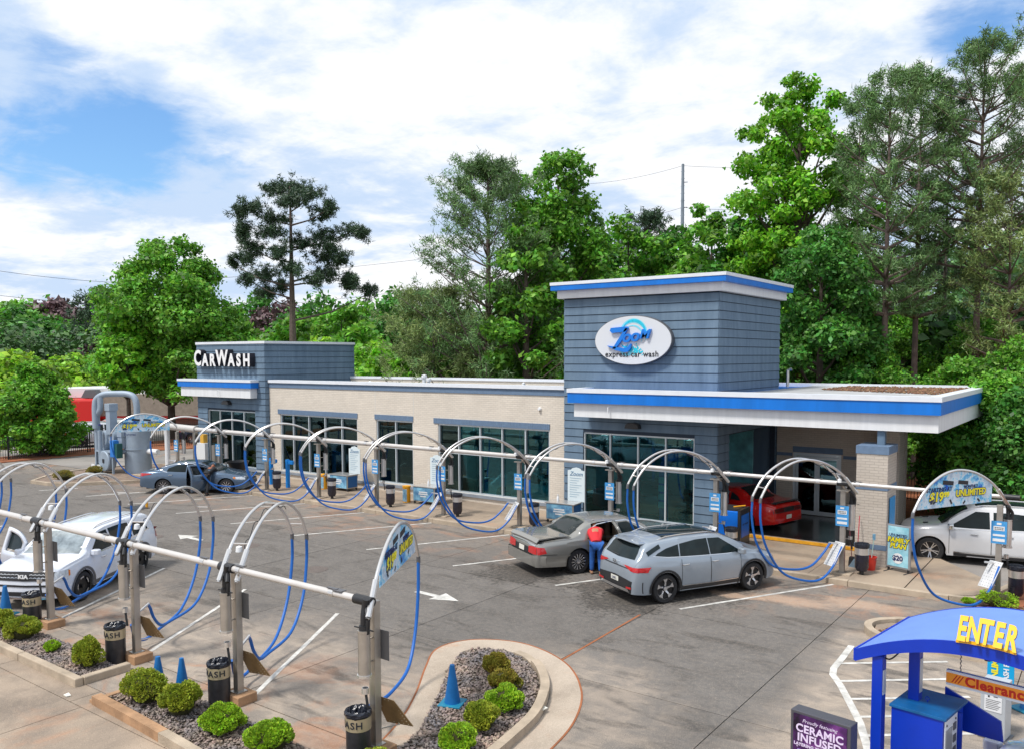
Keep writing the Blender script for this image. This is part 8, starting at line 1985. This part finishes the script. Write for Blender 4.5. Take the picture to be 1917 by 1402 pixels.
# tall flat-topped pine
rg = np.random.default_rng(77); x, y = far(549, 74); z = terr(x, y); H = hgt(549, 340, 74) - z
t = empty('pine_tree', (x, y, z)); tag(t, 'tall lone pine with flat spreading shelves of needles behind the left tower', 'tree', 'trees around the lot')
C, lim = [], []; sc = 74 / F_PX * 1.12
vd = Vector((CM[0][0], CM[0][1], 0)).normalized(); vf = Vector((-vd.y, vd.x, 0))
for px_, py_, w_ in ((548, 345, 55), (520, 352, 34), (580, 372, 40), (500, 396, 42), (480, 400, 22), (560, 385, 50), (600, 402, 34), (615, 396, 14), (525, 410, 40), (640, 430, 34), (662, 438, 18), (600, 440, 36), (480, 432, 26), (468, 440, 14), (520, 440, 40), (570, 455, 40), (490, 465, 38), (460, 478, 28), (445, 486, 12), (540, 480, 30), (600, 482, 42), (632, 490, 26), (615, 470, 20), (500, 510, 26), (560, 508, 34), (485, 522, 20), (608, 515, 30), (640, 532, 30), (668, 545, 20), (590, 528, 22), (500, 545, 30), (530, 535, 20), (640, 522, 16)):
    u_ = (px_ - 549) * sc; dp = rg.uniform(-1, 1) * 2.2; zz = hgt(px_, py_, 74) - z; w = w_ * sc * 0.5
    c = vd * u_ + vf * dp
    for k in range(int(14 + w_ * 0.9)): C.append((c.x + rg.normal() * w * 0.62, c.y + rg.normal() * w * 0.62, zz + rg.normal() * 0.30))
    if abs(u_) > 1.2 and rg.uniform() < 0.62: lim.append(((0, 0, zz - abs(u_) * 0.28 - rg.uniform(0, 0.9)), (c.x, c.y, zz - 0.15), 0.10 * (0.6 + 0.4 * abs(u_) / 5)))
V, F = needle_cards(np.array(C), 0.26, 34, 0.34, rg, 0.036, 0.25); np_mesh('crown', V, F, L_pined, t); limb_mesh(t, H * 0.98, 0.42, lim, M_barkp)
# middle group
x, y, z, H = at_tree(915, 312, 47, 0.0); pine(x, y, z, H, 4.8, L_pine, 'large loblolly pine with upswept boughs left of the tall tower', 131, base=0.05, whorls=30, per=7, tuft=7, blades=34, ln_=0.31, flat=0.27, wd=0.024, prof=[(0, 1.25), (0.2, 1.3), (0.38, 0.95), (0.6, 0.82), (0.78, 0.64), (0.92, 0.36), (1.0, 0.10)], tr=0.30)
x, y, z, H = at_tree(812, 548, 48, 0.0); pine(x, y, z, H, 4.0, L_pinel, 'bushy lower pine with drooping light boughs left of the loblolly trunk', 134, base=0.04, whorls=16, per=8, tuft=8, blades=30, ln_=0.30, flat=0.3, wd=0.024, droop=0.15, prof=[(0, 1.1), (0.4, 1.0), (0.75, 0.75), (1, 0.3)])
x, y, z, H = at_tree(1045, 288, 50, 0.0); broad(x, y, z, H, 3.9, L_mid, 'tall feathery green tree between the loblolly pine and tower', 132, base=0.08, n=34000, size=0.15, cl=95, lr=0.26, prof=[(0, 1.0), (0.3, 1.05), (0.5, 0.82), (0.62, 0.6), (0.85, 0.6), (1, 0.3)])
x, y, z, H = at_tree(985, 400, 45, 0.0); broad(x, y, z, H, 2.7, L_mid, 'green tree hugging the right side of the loblolly pine', 133, base=0.06, n=13000, size=0.17, cl=50, lr=0.28)
for i, (px_, ty, di, rd, mm, lb) in enumerate(((1175, 425, 58, 4.6, L_mid, 'rounded green tree behind the left part of the tall tower'), (1105, 440, 56, 3.8, L_deep, 'deep green tree just left of the tall tower roof'), (1260, 440, 60, 4.2, L_deep, 'dark leafy tree behind the middle of the tall tower'), (1330, 398, 56, 4.6, L_mid, 'leafy tree behind the right part of the tall tower'), (1400, 420, 54, 4.0, L_deep, 'dense tree above the right corner of the tall tower'))):
    x, y, z, H = at_tree(px_, ty, di, 0.0); broad(x, y, z, H, rd, mm, lb, 140 + i, base=0.12, n=15000, size=0.21, cl=56, lr=0.28)
x, y, z, H = at_tree(1205, 403, 85); pine(x, y, z, H, 4.5, L_pined, 'dark pine top showing behind the rounded tree near the pole', 150, base=0.5, whorls=12, per=6, tuft=6, blades=22, ln_=0.45, flat=0.5, wd=0.06)
x, y, z, H = at_tree(1490, 146, 52, 0.0); broad(x, y, z, H, 4.4, L_bright, 'very tall bright green poplar right of the tall tower', 151, base=0.22, n=42000, size=0.155, cl=130, lr=0.205, shell=0.35, prof=[(0, 0.85), (0.2, 0.9), (0.45, 1.1), (0.62, 0.92), (0.78, 0.72), (0.9, 0.5), (1, 0.22)])
x, y, z, H = at_tree(1535, 430, 41, 0.0); broad(x, y, z, H, 3.0, L_deep, 'dense dark green tree against the right side of the tower', 152, base=0.02, n=34000, size=0.12, cl=90, lr=0.27, prof=[(0, 1.0), (0.4, 1.05), (0.7, 0.85), (0.9, 0.5), (1, 0.2)])
x, y, z, H = at_tree(1610, 560, 43, 0.0); broad(x, y, z, H, 2.4, L_deep, 'lower dark tree right of the dense dark green tree', 153, base=0.02, n=12000, size=0.15, cl=44, lr=0.30)
# the pines at the right
for i, (px_, ty, di, rd, bs, lb, wh) in enumerate(((1655, 153, 42, 2.3, 0.42, 'tall slender pine, left one of the right-hand group', 17), (1712, 142, 45, 2.2, 0.40, 'tall pine with narrow crown second in the right-hand group', 19), (1826, 97, 45, 3.1, 0.50, 'tallest pine with open crown near the right edge', 20), (1765, 165, 53, 2.2, 0.45, 'pine standing behind and between the tall right-hand pines', 14), (1885, 330, 44, 2.3, 0.42, 'shorter pine at the right edge', 13), (1925, 140, 50, 2.6, 0.45, 'pine partly cut off by the right edge', 16), (1600, 200, 50, 1.9, 0.5, 'pine overlapping the poplar on its right side', 12))):
    x, y, z, H = at_tree(px_, ty, di, 0.0); pine(x, y, z, H, rd, (L_pine, L_pine, L_pine, L_pined, L_pinel, L_pine, L_pine)[i], lb, 160 + i, base=bs, whorls=wh, per=5, tuft=5, blades=44, ln_=0.26, flat=0.22, wd=0.022, tr=(0.20, 0.19, 0.21, 0.15, 0.14, 0.17, 0.14)[i], prof=[(0, 0.8), (0.25, 1.0), (0.6, 1.0), (0.82, 0.8), (0.94, 0.55), (1, 0.25)])
# understory at the right: light sprays over dark hedge
US = [(1690, 580, 47, 2.2, L_mid, 'mid green understory tree behind the flat canopy roof'), (1785, 600, 48, 2.6, L_deep, 'dark understory tree right of the pine trunks'), (1850, 590, 46, 2.6, L_mid, 'green understory tree above the canopy corner'), (1910, 640, 35, 2.4, L_mid, 'leafy understory tree at the right edge'), (1800, 670, 36, 1.8, L_mid, 'bright sprays of leaves just behind the canopy corner'), (1880, 700, 32, 2.0, L_mid, 'bright bush above the white luxury SUV'), (1830, 760, 33, 2.0, L_deep, 'deep green bush behind the printed banner arch'), (1915, 740, 31, 2.3, L_deep, 'deep green bush at the right edge behind the SUV'), (1640, 640, 40, 2.2, L_mid, 'bush behind the far corner of the flat roof'), (1560, 660, 44, 2.4, L_deep, 'dark bush low behind the flat roof')]
for i, (px_, ty, di, rd, mm, lb) in enumerate(US):
    x, y, z, H = at_tree(px_, ty, di + 2, 0.0); broad(x, y, z, H, rd, mm, lb, 180 + i, base=0.06 if i > 5 else 0.18, n=19000, size=0.088, cl=60, lr=0.30, group='understory trees on the right bank')
# trunks among the hedge
# low woods behind the building
MIDL = [(480, 560, 98, 6, L_deep), (530, 575, 94, 6, L_plum), (600, 566, 90, 7, L_deep), (640, 580, 84, 5.5, L_mid), (690, 572, 92, 7, L_mid), (735, 560, 86, 6, L_deep), (700, 650, 56, 3.6, L_bright), (745, 665, 50, 3.0, L_bright), (820, 640, 52, 3.4, L_mid), (670, 620, 66, 4.2, L_mid), (610, 640, 70, 3.6, L_yel), (880, 660, 50, 2.8, L_mid), (1000, 655, 47, 2.6, L_mid), (440, 600, 90, 5, L_mid), (560, 600, 80, 5, L_mid)]
ML2 = ['deep green tree right of the big oak', 'plum tree under the lone pine boughs', 'deep green tree right of the lone pine trunk', 'mid green tree behind the left tower roof', 'mid green tree on the ridge between lone pine and loblolly', 'dark tree left of the loblolly pine', 'bright green bush above the low roof, by the left tower', 'bright green bush left of the loblolly trunk', 'mid green bush below the loblolly boughs', 'mid green tree above the left tower side wall', 'yellow green tree behind the left tower top', 'bush right of the loblolly trunk', 'bush left of the tall tower base', 'mid green tree hugging the oak on its right', 'mid green tree behind the lone pine trunk']
for i, (px_, ty, di, rd, mm) in enumerate(MIDL):
    x, y, z, H = at_tree(px_, ty, di, 0.0 if di < 60 else None); broad(x, y, z, H, rd, mm, ML2[i], 200 + i, base=0.06, n=8000, size=0.30 if di > 60 else 0.2, cl=36, lr=0.32, group='trees behind the building')
# far woods read as one mass
rg = np.random.default_rng(9); C, R3 = [], []
for i in range(330):
    px_ = rg.uniform(-500, 2500); di = rg.uniform(115, 230); x_, y_ = far(px_, di)
    ty = np.interp(px_, [-500, 0, 250, 500, 800, 1200, 1550, 1700, 1917, 2500], [590, 596, 600, 590, 572, 520, 455, 440, 430, 430]) + rg.uniform(0, 55)
    ztop = hgt(px_, ty, di); zg = terr(x_, y_)
    for k in range(5): f = k / 4; C.append((x_ + rg.normal() * 4, y_ + rg.normal() * 4, zg + 2 + (ztop - zg - 4) * f)); R3.append((5.0, 5.0, 3.2))
V, F = leaf_cards(np.array(C), np.array(R3), 150000, 0.55, rg, 0.6)
o = np_mesh('distant_woods', V, F, leafmat('distant leaf', srgb(78, 120, 58), 0.2)); o['kind'] = 'stuff'
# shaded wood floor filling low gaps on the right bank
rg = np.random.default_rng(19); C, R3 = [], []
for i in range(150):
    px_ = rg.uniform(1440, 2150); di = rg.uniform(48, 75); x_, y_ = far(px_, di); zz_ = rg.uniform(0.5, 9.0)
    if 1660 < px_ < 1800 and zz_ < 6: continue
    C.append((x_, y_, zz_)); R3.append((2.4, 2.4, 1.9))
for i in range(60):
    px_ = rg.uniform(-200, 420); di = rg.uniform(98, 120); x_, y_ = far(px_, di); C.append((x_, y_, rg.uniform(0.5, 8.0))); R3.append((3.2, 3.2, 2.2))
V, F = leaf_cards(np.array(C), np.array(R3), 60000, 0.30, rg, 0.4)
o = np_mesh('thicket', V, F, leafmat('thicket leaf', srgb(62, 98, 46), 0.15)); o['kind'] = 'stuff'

# ------------------------------------------------------------------ fences, neighbours, poles and wires
def fence(path, h, label, gap=0.13, post=2.4):
    t = empty('iron_fence', (path[0][0], path[0][1], 0)); tag(t, label, 'fence'); ox, oy = path[0]; cnt = 0; extra = MB()
    proto = MB().box((-0.011, -0.011, 0.10), (0.011, 0.011, h)).build('picket', M_iron, t); first = True
    for (x0, y0), (x1, y1) in zip(path[:-1], path[1:]):
        L = math.hypot(x1 - x0, y1 - y0); a = math.atan2(y1 - y0, x1 - x0); n = int(L / gap)
        for z in (0.18, h - 0.18): MB().box((x0 - ox, y0 - oy - 0.018, z), (x0 - ox + L, y0 - oy + 0.018, z + 0.035), a, (x0 - ox, y0 - oy)).build('rail', M_iron, t)
        for i in range(n):
            f = i / n; px_, py_ = x0 - ox + (x1 - x0) * f, y0 - oy + (y1 - y0) * f
            if cnt < 280:
                o = proto if first else proto.copy()
                if not first: COL.objects.link(o)
                first = False; o.location = (px_, py_, 0); cnt += 1
            else: extra.box((px_ - 0.011, py_ - 0.011, 0.1), (px_ + 0.011, py_ + 0.011, h))
        for i in range(int(L / post) + 1):
            f = min(1, i * post / L); MB().box((x0 - ox + (x1 - x0) * f - 0.03, y0 - oy + (y1 - y0) * f - 0.03, 0), (x0 - ox + (x1 - x0) * f + 0.03, y0 - oy + (y1 - y0) * f + 0.03, h + 0.08)).build('fence_post', M_iron, t)
    if extra.v: e = extra.build('pickets', M_iron, t); e['kind'] = 'stuff'
fence([(-54.2, 27.2), (-54.0, 14.5)], 1.35, 'black iron picket fence along the left edge of the lot')
fence([(-54.3, 27.4), (-51.8, 34.5), (-50.3, 43)], 1.7, 'black iron picket fence behind the grey tank and cabinet')
fence([(-10.5, 38.4), (8, 34.0)], 1.5, 'black iron picket fence under the trees at the right')
# beige boarded house behind the right-hand trees
t = empty('boarded_house', (-12, 52, 0), R(-14)); tag(t, 'long beige clapboard building glimpsed through the right-hand trees', 'building')
M_clap = mat('beige clapboard', srgb(186, 168, 142), 0.8, var=0.1, vscale=0.8)
for i in range(22): MB().add([(-2, 0, 0.2 + i * 0.24), (20, 0, 0.2 + i * 0.24), (20, 0.03, 0.43 + i * 0.24), (-2, 0.03, 0.43 + i * 0.24), (-2, 0.1, 0.2 + i * 0.24), (20, 0.1, 0.2 + i * 0.24)], [(0, 1, 2, 3), (0, 4, 5, 1)]).build('clapboard', M_clap, t)
MB().box((-2, 0.11, 0), (20, 8, 5.4)).build('wall', M_clap, t); MB().prism([(-2.6, 5.4), (20.6, 5.4), (20.6, 5.6), (-2.6, 5.6)], -8.5, 0.6, RX).build('roof', M_roofm, t)
for x_ in (2.5, 8.5, 14.5): w_ = MB().box((x_, -0.04, 1.6), (x_ + 1.3, 0.0, 3.2)).build('window', M_white, t); MB().box((x_ + 0.1, -0.06, 1.7), (x_ + 1.2, -0.041, 3.1)).build('pane', M_carglass, w_)
# restaurant with red fascia behind the fence
rx_, ry_ = far(205, 84)
rs = empty('restaurant', (rx_, ry_, -0.2), R(38)); tag(rs, 'brown brick restaurant with red fascia and pale roof behind the fence', 'building')
M_redf = mat('red fascia', (0.62, 0.012, 0.008), 0.4)
def zat(py_, di=84): return hgt(205, py_, di) + 0.2
zt_ = zat(778)
MB().box((-3.0, 0, 0), (17, 12, zt_ - 0.25)).build('wall', M_brick_red, rs); MB().box((-3.2, -0.2, zt_ - 0.245), (17.2, 12.2, zt_)).build('red_trim', M_redf, rs)
MB().prism([(-3.6, zt_ + 0.003), (17.6, zt_ + 0.003), (15.5, zat(738)), (-1.5, zat(738))], -12, 0.3, RX).build('roof', mat('brown shingle', srgb(150, 136, 124), 0.85, var=0.2, vscale=3), rs)
MB().box((-9.2, -1.2, zat(792)), (-0.8, 4, zat(745))).build('red_fascia', M_redf, rs, bevel=0.2)
MB().box((-8.8, -0.9, 0), (-1.2, 4, zat(792) - 0.01)).build('dark_glazing', M_carglass, rs); MB().box((-6.5, 0.5, zat(744)), (6, 9, zat(727))).build('roof_screen', M_sign_white, rs)
MB().prism([(-2.4, zat(744)), (-0.8, zat(744)), (-1.2, zat(729)), (-2.0, zat(729))], -0.6, 0.6, RX).build('roof_vent', M_darkg, rs); MB().box((-4.6, -0.4, zat(744)), (-4.1, 0.1, zat(732))).build('roof_vent', M_gpaint, rs)
MB().box((-7.0, -1.3, zat(790)), (-6.9, 0.2, zat(748))).build('fascia_rib', M_redf, rs); MB().box((-5.6, -1.28, zat(790)), (-5.5, -1.2, zat(748))).build('fascia_rib', M_redf, rs)
# second low brick block to the right of the tank
x_, y_ = far(330, 90); rb = empty('brick_annex', (x_, y_, -0.2), R(38)); tag(rb, 'brown brick annex with red trim behind the oak trunk', 'building')
MB().box((0, 0, 0), (16, 8, zt_ - 0.3)).build('wall', M_brick_red, rb); MB().box((-0.2, -0.2, zt_ - 0.295), (16.2, 8.2, zt_ - 0.05)).build('red_trim', M_redf, rb)
MB().prism([(-0.4, zt_ - 0.046), (16.4, zt_ - 0.046), (14, zat(742)), (2, zat(742))], -8, 0.3, RX).build('roof', MATS['brown shingle'], rb)
# utility poles and wires
M_pole = mat('weathered steel pole', srgb(128, 140, 152), 0.7, var=0.2, vscale=1); M_wood = mat('dark wood pole', (0.05, 0.045, 0.04), 0.9)
di = 120; x_, y_ = far(1275, di); zb = terr(x_, y_); zt = hgt(1275, 308, di)
up1 = empty('utility_pole', (x_, y_, zb)); tag(up1, 'tall slim grey steel utility pole above the tower', 'pole')
MB().tube([(0, 0, 0), (0, 0, zt - zb)], 0.38, 10, r2=0.19).build('shaft', M_pole, up1, smooth=True)
for zz in (hgt(1275, 342, di), hgt(1275, 389, di)): MB().tube([(-0.2, 0, zz - zb), (0.6, 0.3, zz - zb)], 0.05, 6).build('insulator_arm', M_darkg, up1)
for k_ in range(9): MB().tube([(-0.34, 0, zt - zb - 1 - k_ * 1.0), (0.34, 0, zt - zb - 1 - k_ * 1.0)], 0.02, 4).build('step_peg', M_darkg, up1)
x2, y2 = far(254, 105); zb2 = terr(x2, y2); zt2 = hgt(254, 490, 105)
up2 = empty('utility_pole', (x2, y2, zb2)); tag(up2, 'dark wooden utility pole top poking out of the big oak', 'pole'); MB().tube([(0, 0, 0), (0, 0, zt2 - zb2)], 0.17, 8).build('shaft', M_wood, up2); MB().box((-0.9, -0.06, zt2 - zb2 - 2.4), (0.9, 0.06, zt2 - zb2 - 2.28)).build('crossarm', M_wood, up2)
def wire(a, b, sag, lab, r=0.02):
    A, Bq = Vector(a), Vector(b); pts_ = []
    for i in range(17):
        f = i / 16; p = A.lerp(Bq, f); p.z -= sag * 4 * f * (1 - f); pts_.append(p - A)
    o = MB().tube(pts_, r, 4).build('power_line', M_iron, loc=tuple(A)); tag(o, lab, 'wire')
def w3(px_, py_, di_): q = far(px_, di_); return (q[0], q[1], hgt(px_, py_, di_))
wire(w3(-60, 498, 100), (x2, y2, hgt(254, 531, 105)), 0.3, 'upper power line from the left edge to the wooden pole')
wire(w3(-60, 546, 100), w3(232, 572, 105), 0.2, 'middle power line dipping behind the oak')
wire(w3(-60, 592, 95), w3(215, 610, 102), 0.2, 'power line crossing the far trees at left, upper'); wire(w3(-60, 664, 88), w3(190, 674, 92), 0.2, 'power line crossing the trees at left, middle'); wire(w3(-60, 674, 88), w3(160, 686, 92), 0.2, 'power line crossing the trees at left, lowest')
wire((x2, y2, hgt(254, 531, 105)), w3(790, 486, 118), 0.3, 'power line from the wooden pole past the lone pine to the loblolly'); wire(w3(440, 574, 105), w3(760, 545, 118), 0.3, 'lower power line between oak and loblolly')
wire((x_, y_, hgt(1275, 389, di)), w3(1100, 425, 130), 0.4, 'power line leaving the tall steel pole leftwards, lower'); wire((x_, y_, hgt(1275, 311, di)), w3(1100, 345, 130), 0.4, 'power line leaving the tall steel pole leftwards, upper')
wire((x_, y_, hgt(1275, 389, di)), w3(1420, 392, 118), 0.2, 'power line leaving the tall steel pole rightwards, lower'); wire((x_, y_, hgt(1275, 311, di)), w3(1440, 312, 118), 0.2, 'power line leaving the tall steel pole rightwards, upper')
